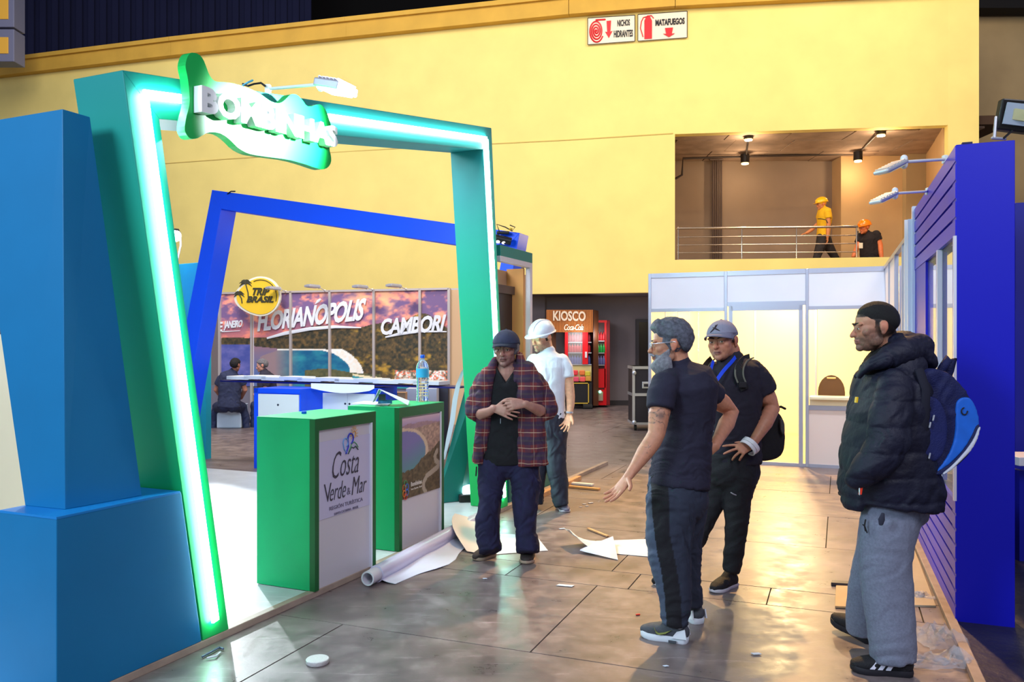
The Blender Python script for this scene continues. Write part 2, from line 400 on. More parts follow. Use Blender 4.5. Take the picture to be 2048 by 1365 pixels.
# crates with yellow panels, top left corner
for y0, y1, lab in ((-20, 54, 'grey box with yellow panel at the hall edge, upper of two'), (58, 123, 'grey box with yellow panel at the hall edge, lower of two')):
    a = P(-60, y1, 21.5); b = P(28, y0, 21.5)
    root = thing('speaker_box', lab, 'box', (a.x, 21.5, a.z))
    MB().box(a, (b.x-a.x, 0, 0), (0, .5, 0), (0, 0, b.z-a.z)).build('cabinet', mat('box_grey', rgb(110, 112, 140), .6), root, bevel=.02)
    a2 = P(-16, y1-16, 21.48); b2 = P(16, y0+16, 21.48)
    MB().box(a2, (b2.x-a2.x, 0, 0), (0, .03, 0), (0, 0, b2.z-a2.z)).build('yellow_panel', mat('box_yellow', rgb(225, 170, 60), .6), root, bevel=.01)
# ---------------------------------------------------------------- floor
fl = bpy.data.materials.new('hall_floor'); fl.use_nodes = True
def floor_nodes(m, c1, c2, c3, rlo, rhi, sc=1.0):
    nt = m.node_tree; N = nt.nodes; L = nt.links; b = N['Principled BSDF']
    tc = N.new('ShaderNodeNewGeometry')
    def nz(scale, det, rough=.6):
        n = N.new('ShaderNodeTexNoise'); n.inputs['Scale'].default_value = scale; n.inputs['Detail'].default_value = det; n.inputs['Roughness'].default_value = rough
        L.new(tc.outputs['Position'], n.inputs['Vector']); return n
    n1, n2, n3 = nz(.55*sc, 6), nz(5*sc, 8, .7), nz(40, 4)
    cr = N.new('ShaderNodeValToRGB'); e = cr.color_ramp.elements
    e[0].position = .32; e[0].color = (*c1, 1); e[1].position = .68; e[1].color = (*c3, 1); k = e.new(.5); k.color = (*c2, 1)
    ad = N.new('ShaderNodeMath'); ad.operation = 'ADD'; ml = N.new('ShaderNodeMath'); ml.operation = 'MULTIPLY'; ml.inputs[1].default_value = .5
    L.new(n1.outputs[0], ad.inputs[0]); L.new(n2.outputs[0], ad.inputs[1]); L.new(ad.outputs[0], ml.inputs[0]); L.new(ml.outputs[0], cr.inputs[0])
    # scuffs: thin pale streaks
    mp = N.new('ShaderNodeMapping'); mp.inputs['Rotation'].default_value = (0, 0, .38); mp.inputs['Scale'].default_value = (1.2, 9, 1)
    L.new(tc.outputs['Position'], mp.inputs[0]); n4 = N.new('ShaderNodeTexNoise'); n4.inputs['Scale'].default_value = 2.2; n4.inputs['Detail'].default_value = 7; n4.inputs['Roughness'].default_value = .75
    L.new(mp.outputs[0], n4.inputs[0]); r4 = N.new('ShaderNodeMapRange'); r4.inputs[1].default_value = .58; r4.inputs[2].default_value = .72; L.new(n4.outputs[0], r4.inputs[0])
    mx = N.new('ShaderNodeMix'); mx.data_type = 'RGBA'; L.new(cr.outputs[0], mx.inputs[6]); mx.inputs[7].default_value = (c3[0]*1.7, c3[1]*1.7, c3[2]*1.8, 1)
    q = N.new('ShaderNodeMath'); q.operation = 'MULTIPLY'; q.inputs[1].default_value = .45; L.new(r4.outputs[0], q.inputs[0]); L.new(q.outputs[0], mx.inputs[0])
    L.new(mx.outputs[2], b.inputs['Base Color'])
    mr = N.new('ShaderNodeMapRange'); mr.inputs[1].default_value = .35; mr.inputs[2].default_value = .65; mr.inputs[3].default_value = rlo; mr.inputs[4].default_value = rhi
    L.new(n2.outputs[0], mr.inputs[0]); L.new(mr.outputs[0], b.inputs['Roughness'])
    bp = N.new('ShaderNodeBump'); bp.inputs['Strength'].default_value = .25; bp.inputs['Distance'].default_value = .006
    L.new(n2.outputs[0], bp.inputs['Height']); L.new(bp.outputs[0], b.inputs['Normal'])
floor_nodes(fl, rgb(76, 66, 67), rgb(114, 100, 100), rgb(156, 140, 140), .27, .50)
seam = mat('floor_seam', rgb(34, 28, 26), .8)
flo = struct(MB().box((-30, -6, -.3), (62, 0, 0), (0, 42, 0), (0, 0, .29)).build('floor', seam))
# big sheets laid on the hall floor, one object each, narrow open joints between them
sheet = {}
O0 = Vector((.730, 5.157, 0))
def sheet_inst(name, u0, u1, v0, v1, m):
    key = (round(u1-u0, 3), round(v1-v0, 3), m.name)
    if key not in sheet:
        w, h = v1-v0, u1-u0; mm = MB().box((0, 0, 0), (w, 0, 0), (0, h, 0), (0, 0, .0099))
        sheet[key] = mm.mesh('floor_sheet'); sheet[key].materials.append(m)
    p = O0+U*u0+V*v0; o = link(name, sheet[key], None, flo, (p.x, p.y, -.0101+random.uniform(0, .0009)))
    o.rotation_euler = (0, 0, math.atan2(V.y, V.x))
g = .004
rows = [-6.2, -4.0, -2.44, -1.22, 0, .36, 1.58, 2.8, 4.02, 5.24, 6.46, 8.9, 11.34, 13.8, 16.2]
for r, (a, b) in enumerate(zip(rows, rows[1:])):
    if abs(b-a-.36) < .01:
        vv = [-.835*k for k in range(8, -12, -1)]
    else:
        st_ = 2.44; vv = [-13.5+(r % 2)*1.1+st_*k for k in range(0, 10)]
    for c, d in zip(vv, vv[1:]): sheet_inst('floor_plate', a+g, b-g, c+g, d-g, fl)
# far floor beyond the sheets
struct(MB().box((-30, 18.9, -.02), (62, 0, 0), (0, 17, 0), (0, 0, .0185)).build('floor_far', fl))
# ---------------------------------------------------------------- stand platform
def Sp(t, w, z=0.0): return S0+SD*t+WD*w+Vector((0, 0, z))
pf = bpy.data.materials.new('platform_vinyl'); pf.use_nodes = True
floor_nodes(pf, rgb(196, 200, 204), rgb(214, 216, 218), rgb(228, 230, 230), .3, .5, 1.5)
pl = struct(MB().box(Sp(-1.2, .035), SD*6.1, WD*4.8, (0, 0, .036)).build('platform', pf))
tr = struct(MB().box(Sp(-1.2, 0), SD*8.6, WD*.05, (0, 0, .04)).build('trim_4', mat('edge_timber', rgb(170, 150, 135), .5, var=.15, vs=8), bevel=.004))
# film wrinkles on the platform near the edge
film = mat('plastic_film', rgb(235, 240, 245), .12, alpha=.35, bump=.8, bs=30)
# ================================================================ green/teal illuminated frame
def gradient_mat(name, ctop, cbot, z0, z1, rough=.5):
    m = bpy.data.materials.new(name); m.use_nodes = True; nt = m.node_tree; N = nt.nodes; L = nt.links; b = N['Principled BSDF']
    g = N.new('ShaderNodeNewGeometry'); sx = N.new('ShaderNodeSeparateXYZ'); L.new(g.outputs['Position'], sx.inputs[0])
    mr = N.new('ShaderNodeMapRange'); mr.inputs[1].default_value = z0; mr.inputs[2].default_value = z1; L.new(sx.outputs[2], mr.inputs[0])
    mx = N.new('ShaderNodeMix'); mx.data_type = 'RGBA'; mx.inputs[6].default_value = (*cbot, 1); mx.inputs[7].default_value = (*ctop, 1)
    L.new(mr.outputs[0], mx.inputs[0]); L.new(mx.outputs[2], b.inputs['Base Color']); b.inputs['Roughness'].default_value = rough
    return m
gm = gradient_mat('frame_paint', rgb(24, 146, 146), rgb(0, 190, 92), .5, 2.9)  # base colour runs from green near the floor to teal at the top
OTL, OTR, OBR, OBL = onS(245, 140), onS(983, 256), onS(1016, 1008), onS(406, 1296)
ITL, ITR, IBR, IBL = onS(319, 238), onS(966, 299), onS(1004, 1015), onS(458, 1270)
for p in (OBL, IBL, OBR, IBR): p.z = .04
D = WD*.32
fr = thing('portal_frame', 'tall slanted teal green portal frame with glowing light strip at the stand edge', 'frame', OBL)
# legs and beam as solid prisms (mitred)
MB().prism([OBL, IBL, ITL, OTL], D).build('leg', gm, fr, 'near leg of the frame, teal towards the top', bevel=.004)
MB().prism([IBR, OBR, OTR, ITR], D).build('leg', gm, fr, 'far leg of the frame, bright green towards the floor', bevel=.004)
MB().prism([OTL, ITL, ITR, OTR], D).build('beam', gm, fr, bevel=.004)
led = mat('led_strip', (.6, 1, .95), .5, emis=(.62, 1.0, .96), es=34)
def strip(a, b):
    A, B = onS(*a, -.012), onS(*b, -.012); t = (B-A).normalized(); s = t.cross(WD).normalized()*.021
    return MB().box(A-s, s*2, B-A, -WD*.012)
for a, b in (((429, 1243), (286, 189)), ((286, 189), (366, 199)), ((655, 235), (972, 279)), ((972, 279), (1008, 995))):
    strip(a, b).build('light_strip', led, fr)
strip((1006, 925), (1004, 918)).build('strip_end', mat('strip_cable', rgb(220, 225, 220), .5), fr)
MB().tube([onS(1014, 950, -.02), onS(1011, 938, -.03), onS(1013, 930, -.03), onS(1009, 920, -.02)], .004, n=6).build('strip_cable', mat('strip_cable', rgb(220, 225, 220), .5), fr)
# sign board: flat cut-out cloud shape with white letters
raw = [(180,75),(240,90),(285,140),(320,230),(345,300),(380,350),(420,373),(500,375),(600,390),(700,420),(800,460),(870,500),(930,545),(990,580),(1050,592),(1090,575),(1130,540),(1160,505),(1200,495),(1240,505),(1290,560),(1330,620),(1380,625),(1430,603),(1480,605),(1530,660),(1570,780),(1590,860),(1570,960),(1560,1050),(1580,1130),(1580,1190),(1550,1240),(1500,1262),(1440,1250),(1300,1200),(1150,1160),(1000,1140),(850,1120),(740,1100),(640,1045),(560,960),(480,900),(400,880),(330,885),(270,920),(220,950),(150,950),(110,900),(95,850),(110,740),(140,640),(150,560),(145,480),(130,330),(110,250),(105,190),(125,120),(150,85)]
def zp(q): return (350+q[0]/5.057, 90+q[1]/5.057)
def chaikin(pts, n=2):
    for _ in range(n):
        o = []
        for i in range(len(pts)):
            a = pts[i]; b = pts[(i+1) % len(pts)]
            o += [(a[0]*.75+b[0]*.25, a[1]*.75+b[1]*.25), (a[0]*.25+b[0]*.75, a[1]*.25+b[1]*.75)]
        pts = o
    return pts
SO = -.16
base = [zp(q) for q in chaikin(raw, 1)]
sg = thing('name_sign', 'green wavy sign with white letters BOMBINHAS on the portal frame', 'sign', onS(380, 200, SO))
tri_fill([onS(*q, SO) for q in base], WD*.05).build('board', mat('sign_green', rgb(0, 176, 78), .35), sg)
wh = mat('letter_white', rgb(240, 245, 245), .4)
BL, BR, TL, TR = [onS(*zp(q), SO-.003) for q in ((190, 690), (1578, 1052), (190, 415), (1578, 838))]
txt = text_mb('BOMBINHAS', ext=.5, offset=.045, spacing=.98); a = np.array(txt.v); lo = a.min(0); hi = a.max(0); n0 = 0
# one object per letter
t_all = 'BOMBINHAS'
def place_letters(s, root, BL, BR, TL, TR, nrm, depth, m, name='letter', **k):
    # lay each letter out by its own advance
    full = text_mb(s, ext=.5, **k); a = np.array(full.v); x0, x1 = a[:, 0].min(), a[:, 0].max(); y0, y1 = a[:, 1].min(), a[:, 1].max()
    # split to loose islands by x gaps through bmesh islands
    me = bpy.data.meshes.new('q'); me.from_pydata(full.v, [], full.f)
    par = list(range(len(full.v)))
    def fd(i):
        while par[i] != i: par[i] = par[par[i]]; i = par[i]
        return i
    for f in full.f:
        r = fd(f[0])
        for i in f[1:]: par[fd(i)] = r
    isl = {}
    for i in range(len(full.v)): isl.setdefault(fd(i), []).append(i)
    for ids in sorted(isl.values(), key=lambda q: min(full.v[i][0] for i in q)):
        mp = {i: j for j, i in enumerate(ids)}; out = MB(); vs = []
        for i in ids:
            x, y, z = full.v[i]; s_ = (x-x0)/(x1-x0); t_ = (y-y0)/(y1-y0)
            vs.append((BL*(1-s_)+BR*s_)*(1-t_)+(TL*(1-s_)+TR*s_)*t_+nrm*(depth*(z+.5)))
        out.add(vs, [tuple(mp[i] for i in f) for f in full.f if f[0] in mp])
        out.build(name, m, root)
    bpy.data.meshes.remove(me)
place_letters('BOMBINHAS', sg, BL, BR, TL, TR, -WD, .05, wh, offset=.045)
# arm lamp over the sign
al = mat('lamp_alu', rgb(205, 205, 215), .35, .6); wp = mat('white_plastic', rgb(235, 238, 240), .4)
def arm_lamp(base, head0, head1, label, lit=None, wide=.09, name='arm_spotlight', roll=None, group=None, glow=False):
    base, head0, head1 = Vector(base), Vector(head0), Vector(head1)
    r = thing(name, label, 'lamp', base, group)
    MB().tube([base, head0], .009, n=10).build('arm', wp, r, smooth=True)
    MB().cbox(base, .03, .03, .05).build('clamp', wp, r, bevel=.006)
    MB().tube([head0-Vector((0, 0, .02)), head0+Vector((0, 0, .02))], .02, n=10).build('joint', wp, r, smooth=True)
    t = (head1-head0).normalized(); s = t.cross(Vector((0, 0, 1))).normalized(); u = s.cross(t)
    th = .045 if wide > .06 else .022
    hd = MB().box(head0+t*.02-s*wide-u*(th-.017), s*wide*2, head1-head0, u*th).build('head', al, r, bevel=.008)
    for k in range(6):
        q = head0+t*.04+(head1-head0)*(k/6.0)*.9
        MB().box(q-s*wide*.9+u*.016, s*wide*1.8, t*.006, u*(th*.3)).build('cooling_fin', al, hd)
    q = MB().box(head0+t*.035-s*wide*.8-u*(th-.011), s*wide*1.6, (head1-head0)*.8, u*.005)
    q.build('lens', mat('lens_on', (1, 1, 1), .3, emis=(.85, .95, 1), es=10) if glow else mat('lens_off', rgb(240, 235, 215), .25), r)
    return r
b0 = onS(536, 178); out = -WD
arm_lamp(b0, b0+out*.36+Vector((0, 0, -.02)), b0+out*.52+Vector((0, 0, -.06)), 'white arm spotlight aimed at the green sign', glow=True)
cab = thing('loose_cable', 'loose blue and black cable ends on top of the portal beam beside the spotlight', 'cable', onS(520, 176, .1))
MB().tube([onS(486, 168, .08), onS(496, 172, .05), onS(508, 168, .05), onS(522, 166, .03), onS(530, 172, 0)], .006, n=6).build('black_cable', mat('cable_black', rgb(30, 30, 34), .5), cab)
MB().tube([onS(486, 171, .08), onS(496, 165, .05), onS(505, 161, .05)], .006, n=6).build('blue_cable', mat('cable_cyan', rgb(90, 190, 220), .5), cab)
lamp('SPOT', 'sign_light', b0+SD*.22+out*.95+Vector((0, 0, -.12)), 1500, (.86, .97, 1), onS(565, 245, SO), .03, 58, 1.0)
# small stand spot: intense lamp seen left of the blue frame
sp0 = P(353, 473, 10.95)
r = thing('flood_lamp', 'dazzling small floodlight left of the blue frame', 'lamp', sp0)
MB().lathe([(.03, .1), (.05, .06), (.055, 0), (.05, 0), (.045, .01), (0, .01)], sp0, 16).build('housing', mat('lamp_black', rgb(25, 22, 22), .4), r, smooth=True)
MB().ell(sp0+Vector((0, -.03, 0)), (.075, .05, .075)).build('bulb', mat('bulb_on', (1, 1, 1), .5, emis=(.9, .97, 1), es=60), r, smooth='all')
MB().tube([sp0+Vector((0, .12, .06)), sp0+Vector((0, .14, -.1)), P(353, 529, 11.05)], .014, n=8).build('post', al, r)
lamp('SPOT', 'stand_light', sp0+Vector((.0, -.12, -.05)), 1500, (.86, .95, 1), (-1.7, 5.8, 0), .05, 55, .6)
lamp('AREA', 'stand_fill', (-1.9, 6.3, 3.4), 130, (.85, .95, 1), (-1.9, 6.3, 0), 1.2)
# ================================================================ blue-teal display blocks, front left
bm_ = mat('block_blue', rgb(0, 116, 170), .5, var=.04, vs=3)
c0 = onS(113, 1038); z0 = .817
cb = onS(350, 985); cb.z = z0; c0.z = z0
pr_ = onS(362.5, 983); pr_.z = z0; pb_ = onS(403.5, 1297); pb_.z = .04
base_ = MB().prism([Vector((c0.x, c0.y, .04)), pb_, pr_, Vector((c0.x, c0.y, z0))], WD*.36)
q = thing('display_plinth', 'low blue plinth at the near corner of the stand, next to the portal leg', 'plinth', (c0.x, c0.y, .04))
base_.build('body', bm_, q, bevel=.004)
MB().box(Vector((c0.x, c0.y, z0-.006)), (pr_-c0)*.99, WD*.36, (0, 0, .012)).build('rim', mat('block_edge', rgb(20, 130, 205), .4), q)
T1 = P(125, 218, 3.574); T2 = P(180, 234, 3.70); B1 = G(130, 1020, z0+.006); B2 = G(284, 992, z0+.006); B0 = G(50, 1012, z0+.006)
T0 = T1+WD*.62; T3 = T2+WD*.60; B3 = B2+(B0-B1)
MB_ = MB().box8([B1, B2, B3, B0, T1, T2, T3, T0])
q = top(MB_, 'flared_column', bm_, 'tall blue column flaring upwards that stands on the low plinth', 'column', bevel=.003)
# beige partition beyond the blocks
q = P(-260, 1300, 5.2); top(MB().box(Vector((-6.5, 4.9, 0)), Vector((2.9, 1.6, 0))*1.0, Vector((-.05, .09, 0)), (0, 0, 1.62)), 'partition', mat('beige_panel', rgb(214, 196, 170), .7),
    'pale beige partition seen left of the flared blue column', 'partition', bevel=.004)
# ================================================================ green counters
green = mat('counter_green', rgb(0, 176, 108), .5, var=.04, vs=4)
gdark = mat('counter_rim', rgb(22, 98, 48), .5)
white = mat('panel_white', rgb(214, 208, 214), .35)
def counter(A, w, d, h, label):
    r = thing('reception_counter', label, 'counter', A)
    e, f, z = SD*w, WD*d, Vector((0, 0, h))
    # carcass with a recessed front: body behind, rim boards around the front
    MB().box(A+WD*.04, e, f-WD*.04, z).build('body', green, r, bevel=.003)
    MB().box(A, SD*.04, WD*.0399, z).build('rim_board', gdark, r); MB().box(A+e-SD*.04, SD*.04, WD*.0399, z).build('rim_board', gdark, r)
    MB().box(A+SD*.04+z-Vector((0, 0, .07)), e-SD*.08, WD*.0399, (0, 0, .07)).build('rim_board', gdark, r)
    MB().box(A+SD*.04+WD*.018, e-SD*.08, WD*.02, z-Vector((0, 0, .07))).build('front_panel', white, r)
    MB().box(A+e-SD*.055+WD*.0, SD*.014, WD*.02, z-Vector((0, 0, .07))).build('edge_strip', mat('strip_white', rgb(235, 238, 250), .3), r)
    MB().box(A+WD*.0+Vector((0, 0, h)), e, f, (0, 0, .004)).build('worktop', green, r)
    return r
A1 = G(630, 1185, .04); A2 = G(798.5, 1104.5, .04)
k1 = counter(A1, .666, .447, 1.045, 'green counter with white COSTA VERDE MAR front, nearest to the camera')
k2 = counter(A2, .678, .447, 1.04, 'green counter with beach photo front, further from the camera')
# print carriers
def vgrid(name, q00, q10, q01, q11, nu, nv, fn, nrm, parent, label=None, rough=.45, th=.004):
    # thin printed sheet with per-vertex print colours; q00 bottom-left, q10 bottom-right, q01 top-left
    uu, vv = np.meshgrid(np.linspace(0, 1, nu+1), np.linspace(0, 1, nv+1))
    u, v = uu.ravel(), vv.ravel(); q = [np.array(x) for x in (q00, q10, q01, q11)]
    p = (q[0][None]*((1-u)*(1-v))[:, None]+q[1][None]*(u*(1-v))[:, None]+q[2][None]*((1-u)*v)[:, None]+q[3][None]*(u*v)[:, None])
    c = np.clip(fn(u, v), 0, 1); n = np.array(nrm)*th
    off = np.array(org[parent])
    k = len(p); W_ = nu+1
    i, j = np.meshgrid(np.arange(nu), np.arange(nv)); a = (j*W_+i).ravel()
    fs = np.stack([a, a+1, a+1+W_, a+W_], 1)
    ring = list(range(0, W_))+[W_*jj+nu for jj in range(1, nv+1)]+[nv*W_+ii for ii in range(nu-1, -1, -1)]+[W_*jj for jj in range(nv-1, 0, -1)]
    pts = np.concatenate([p+n-off, p[ring]-off]); R = len(ring)
    sides = [(k+x, k+(x+1) % R, ring[(x+1) % R], ring[x]) for x in range(R)]
    me = bpy.data.meshes.new(name); me.from_pydata(pts.tolist(), [], fs.tolist()+sides); me.update()
    at = me.color_attributes.new('print', 'FLOAT_COLOR', 'POINT')
    cc = np.concatenate([c, np.full((R, 3), .8)]); lin = np.where(cc <= .04045, cc/12.92, ((cc+.055)/1.055)**2.4)
    at.data.foreach_set('color', np.concatenate([lin, np.ones((len(lin), 1))], 1).ravel().astype('f'))
    return link(name, me, mat('printed_sheet', (1, 1, 1), rough, attr='print'), parent, (0, 0, 0), label)
def vnoise(x, y, seed=0):
    r = np.random.RandomState(seed).rand(256, 256)
    xi = np.floor(x).astype(int); yi = np.floor(y).astype(int); fx = x-xi; fy = y-yi
    fx = fx*fx*(3-2*fx); fy = fy*fy*(3-2*fy); g_ = lambda a, b: r[a % 256, b % 256]
    return (g_(xi, yi)*(1-fx)+g_(xi+1, yi)*fx)*(1-fy)+(g_(xi, yi+1)*(1-fx)+g_(xi+1, yi+1)*fx)*fy
def fbm(x, y, seed=0, o=4):
    s = 0; a = .5; t = 0
    for k in range(o): s = s+a*vnoise(x*2**k, y*2**k, seed+k); t += a; a *= .55
    return s/t
def mixc(a, b, t): t = np.clip(t, 0, 1)[:, None]; return np.asarray(a)*(1-t)+np.asarray(b)*t
def C(*c): return np.array([c], float)/255.
def cF(A, s, z, off=.012): return A+SD*s+Vector((0, 0, z))+WD*off
def beach(u, v):
    n = fbm(u*6, v*9, 3); n2 = fbm(u*26, v*34, 9)
    col = mixc(C(178, 150, 190), C(225, 190, 200), (v-.9)/.1+.3*(n-.5))                      # sky
    hills = v < .90+.05*np.sin(u*3+.4)*(n)+0*u
    col = np.where(hills[:, None], mixc(C(150, 115, 130), C(190, 150, 150), n2), col)
    town = v < .84+.05*u
    col = np.where(town[:, None], mixc(C(140, 110, 100), C(215, 175, 150), n2*1.6-.3), col)
    # sea: big bay on the left
    cx, cy = .05, .55; d = np.sqrt(((u-cx)/.56)**2+((v-cy)/.29)**2)
    d = d+.04*(n-.5)
    col = np.where((d < 1.13)[:, None], mixc(C(232, 205, 175), C(214, 178, 150), n), col)
    col = np.where((d < 1.0)[:, None], mixc(C(126, 118, 176), C(86, 150, 150), (.62-v)*2.6+u*.6+.2*(n-.5)), col)
    fo = (v < .33+.42*np.clip(u-.25, 0, 1)+.12*(n-.5))
    col = np.where(fo[:, None], mixc(C(62, 50, 34), C(128, 104, 74), n2*1.5-.25), col)
    # winding road
    ry = np.linspace(0, 1, 60)
    rx = lambda t: .60-.02*np.sin(t*5)+.0*t
    path = [(.62, 0), (.56, .06), (.56, .14), (.64, .21), (.80, .25), (.95, .29), (.97, .34), (.88, .38), (.86, .44), (.92, .5)]
    dm = np.full(u.shape, 9.)
    for (a, b), (c, d_) in zip(path, path[1:]):
        vx, vy = c-a, d_-b; t = np.clip(((u-a)*vx+(v-b)*vy)/(vx*vx+vy*vy), 0, 1); dm = np.minimum(dm, np.hypot(u-a-t*vx, v-b-t*vy))
    col = np.where((dm < .035)[:, None], C(176, 160, 142), col)
    return col
hB = 1.04; s0, s1 = .045, .62
vgrid('beach_print', cF(A2, .042, .365), cF(A2, .622, .365), cF(A2, .042, .958), cF(A2, .622, .958), 70, 90, beach, -WD, k2, 'printed beach photo with winding road')
# tiny logo on the beach print
lw = mat('logo_white', rgb(225, 215, 205), .5); n_ = -WD
text_on('Bombinhas', cF(A2, .17, .445, .004), cF(A2, .33, .445, .004), cF(A2, .17, .478, .004), n_, .002, offset=.02).build('lettering', lw, k2)
text_on('Santa Catarina - Brasil', cF(A2, .17, .418, .004), cF(A2, .33, .418, .004), cF(A2, .17, .432, .004), n_, .002).build('lettering', lw, k2)
for i, (dx, dz, c) in enumerate(((-.02, .02, (240, 120, 60)), (.02, .022, (70, 120, 220)), (-.018, -.022, (235, 150, 50)), (.02, -.018, (90, 140, 220)), (0, -.045, (230, 70, 50)), (0, .048, (80, 160, 90)))):
    pts = [cF(A2, .095+dx+.02*math.cos(a), .43+dz+.024*math.sin(a), .004) for a in [k*math.pi/6 for k in range(13)]]
    MB().tube(pts, .003, n=5).build('logo_petal', mat('petal%d' % i, rgb(*c), .5), k2)
# Costa Verde & Mar artwork
ik = mat('ink_grey', rgb(64, 60, 74), .5); ik2 = mat('ink_pale', rgb(120, 112, 135), .5); n_ = -WD
sheetm = mat('sheet_lilac', rgb(206, 200, 226), .4)
MB().box(cF(A1, .042, .42, .016), SD*.58, Vector((0, 0, .48)), WD*-.002).build('poster_sheet', sheetm, k1)
def T1_(s, x0, x1, z0_, z1_, sl=.0, m=ik, **k):
    text_on(s, cF(A1, x0, z0_, .012), cF(A1, x1, z0_+sl, .012), cF(A1, x0, z1_, .012), n_, .002, **k).build('lettering', m, k1)
T1_('C', .19, .285, .655, .822, 0, shear=.45, offset=-.012); T1_('osta', .275, .48, .66, .775, 0, shear=.4, offset=-.012)
T1_('V', .105, .18, .52, .635, 0, shear=.0, offset=-.012); T1_('erde', .165, .335, .52, .63, 0, shear=.4, offset=-.012)
T1_('M', .40, .49, .52, .635, 0, shear=.3, offset=-.012); T1_('ar', .485, .57, .52, .59, 0, shear=.4, offset=-.012)
T1_('&', .348, .385, .53, .575, 0, m=ik2)
T1_('REGIÓN TURÍSTICA', .16, .525, .462, .492, 0, m=ik2)
T1_('SANTA CATARINA - BRASIL', .21, .475, .425, .44, 0, m=ik2)
def art(pts, c, r=.006, nm='logo_stroke'):
    MB().tube([cF(A1, x, z, .010) for x, z in pts], r, n=6).build(nm, mat('art%s' % (c,), rgb(*c), .5), k1)
def arc(cx, cz, rx, rz, a0, a1, n=12): return [(cx+rx*math.cos(math.radians(a0+(a1-a0)*i/n)), cz+rz*math.sin(math.radians(a0+(a1-a0)*i/n))) for i in range(n+1)]
art(arc(.33, .87, .026, .028, -60, 200)+[(.315, .83), (.345, .80)], (120, 170, 225), .004)
art(arc(.385, .89, .03, .034, -70, 190)+[(.36, .84), (.335, .80)], (50, 60, 190), .005)
art(arc(.425, .915, .018, .022, 0, 360), (230, 165, 70), .003)
for k in range(10):
    a = math.radians(-20+k*26); art([(.425+.028*math.cos(a), .915+.034*math.sin(a)), (.425+.042*math.cos(a), .915+.052*math.sin(a))], (235, 175, 80), .002, 'logo_ray')
art([(.37, .815), (.40, .855), (.425, .865), (.45, .85), (.47, .825)], (90, 170, 110), .003)
art([(.36, .795), (.395, .835), (.42, .825), (.44, .835), (.47, .81)], (60, 80, 80), .004)
# things on the counters
cap = top(MB().lathe([(.016, 0), (.017, .004), (.017, .014), (.014, .017), (0, .017)], G(608, 828, 1.089), 16), 'bottle_cap', mat('cap_blue', rgb(10, 90, 220), .4),
          'small blue bottle cap on the nearest green counter', 'cap', smooth=True)
bt = P(845, 803, 1.0); tz = .04+1.044
bp_ = G(845, 804, tz)
bo = thing('water_bottle', 'large clear water bottle with blue cap on the further green counter', 'bottle', bp_)
pet = mat('bottle_pet', (.92, .97, 1), .06, trans=.9, ior=1.25)
prof = [(.03, 0), (.048, .006), (.05, .03)]
for k in range(6): prof += [(.050, .035+k*.024), (.045, .047+k*.024)]
prof += [(.050, .18), (.050, .27), (.049, .285), (.04, .31), (.022, .333), (.014, .338), (.014, .352)]
MB().lathe(prof, bp_, 28).build('bottle_body', pet, bo, smooth=True)
MB().lathe([(.017, .35), (.018, .353), (.018, .372), (.015, .376), (0, .376)], bp_, 18).build('cap', mat('cap_blue', rgb(10, 90, 220), .4), bo, smooth=True)
MB().lathe([(.0515, .195), (.0515, .265)], bp_, 28).build('bottle_label', mat('label_cyan', rgb(60, 175, 225), .35), bo, smooth=True)
def curled(name, pts_px, label, cat, m, thick=.0015, curl=None):
    pass
# papers on the far counter
r = thing('paper_stack', 'loose white printed sheets with blue photo on the further counter', 'papers', G(755, 809, tz))
pw = mat('paper_white', rgb(205, 212, 226), .5)
a, b, c, d = G(703, 808, tz+.002), G(775, 812, tz+.002), G(785, 806, tz+.002), G(728, 803, tz+.002)
MB().prism([a, b, c, d], (0, 0, .003)).build('sheet', pw, r)
p1, p2 = P(757, 779, 6.05), P(763, 781, 6.25)
a = P(745, 806, 5.98); b = P(752, 802, 6.3); 
MB().box8([a, b, b+Vector((0, 0, .003)), a+Vector((0, 0, .003)), p1, p2, p2+Vector((0.004, 0, 0)), p1+Vector((.004, 0, 0))]).build('sheet', pw, r)
e, f2 = P(815, 811, 6.0), P(818, 802, 6.3)
MB().box8([e, f2, f2+Vector((.004, 0, 0)), e+Vector((.004, 0, 0)), p1, p2, p2+Vector((.0, 0, .004)), p1+Vector((0, 0, .004))]).build('sheet', pw, r, 'sheet folded over like a tent')
mbp = MB().box(P(756, 808, 6.1), (.10, .02, 0), (0, .02, 0), (0, 0, .028)); mbp.build('photo_card', mat('card_blue', rgb(70, 140, 195), .5, var=.4, vs=40), r)
MB().box(P(757, 800, 6.09), (.05, .0, 0), (0, .02, 0), (0, 0, .04)).build('photo_card', mat('card_dark', rgb(70, 74, 80), .5), r)
# light strip transformer on the floor behind the counters
r = thing('floor_projector', 'low black floor light with a lit window beside the far leg of the portal', 'lamp', G(925, 1008, .04))
g0 = G(918, 1006, .04); 
MB().box(g0, Vector((.22, .05, 0)), Vector((-.03, .2, 0)), (0, 0, .07)).build('housing', mat('lamp_black', rgb(25, 22, 22), .4), r, bevel=.01)
MB().box(g0+Vector((.03, .03, .072)), Vector((.17, .04, 0)), Vector((-.0, .14, 0)), (0, 0, .07)).build('lit_window', mat('win_on', (1, 1, 1), .5, emis=(.8, .93, 1), es=3), r, bevel=.01)
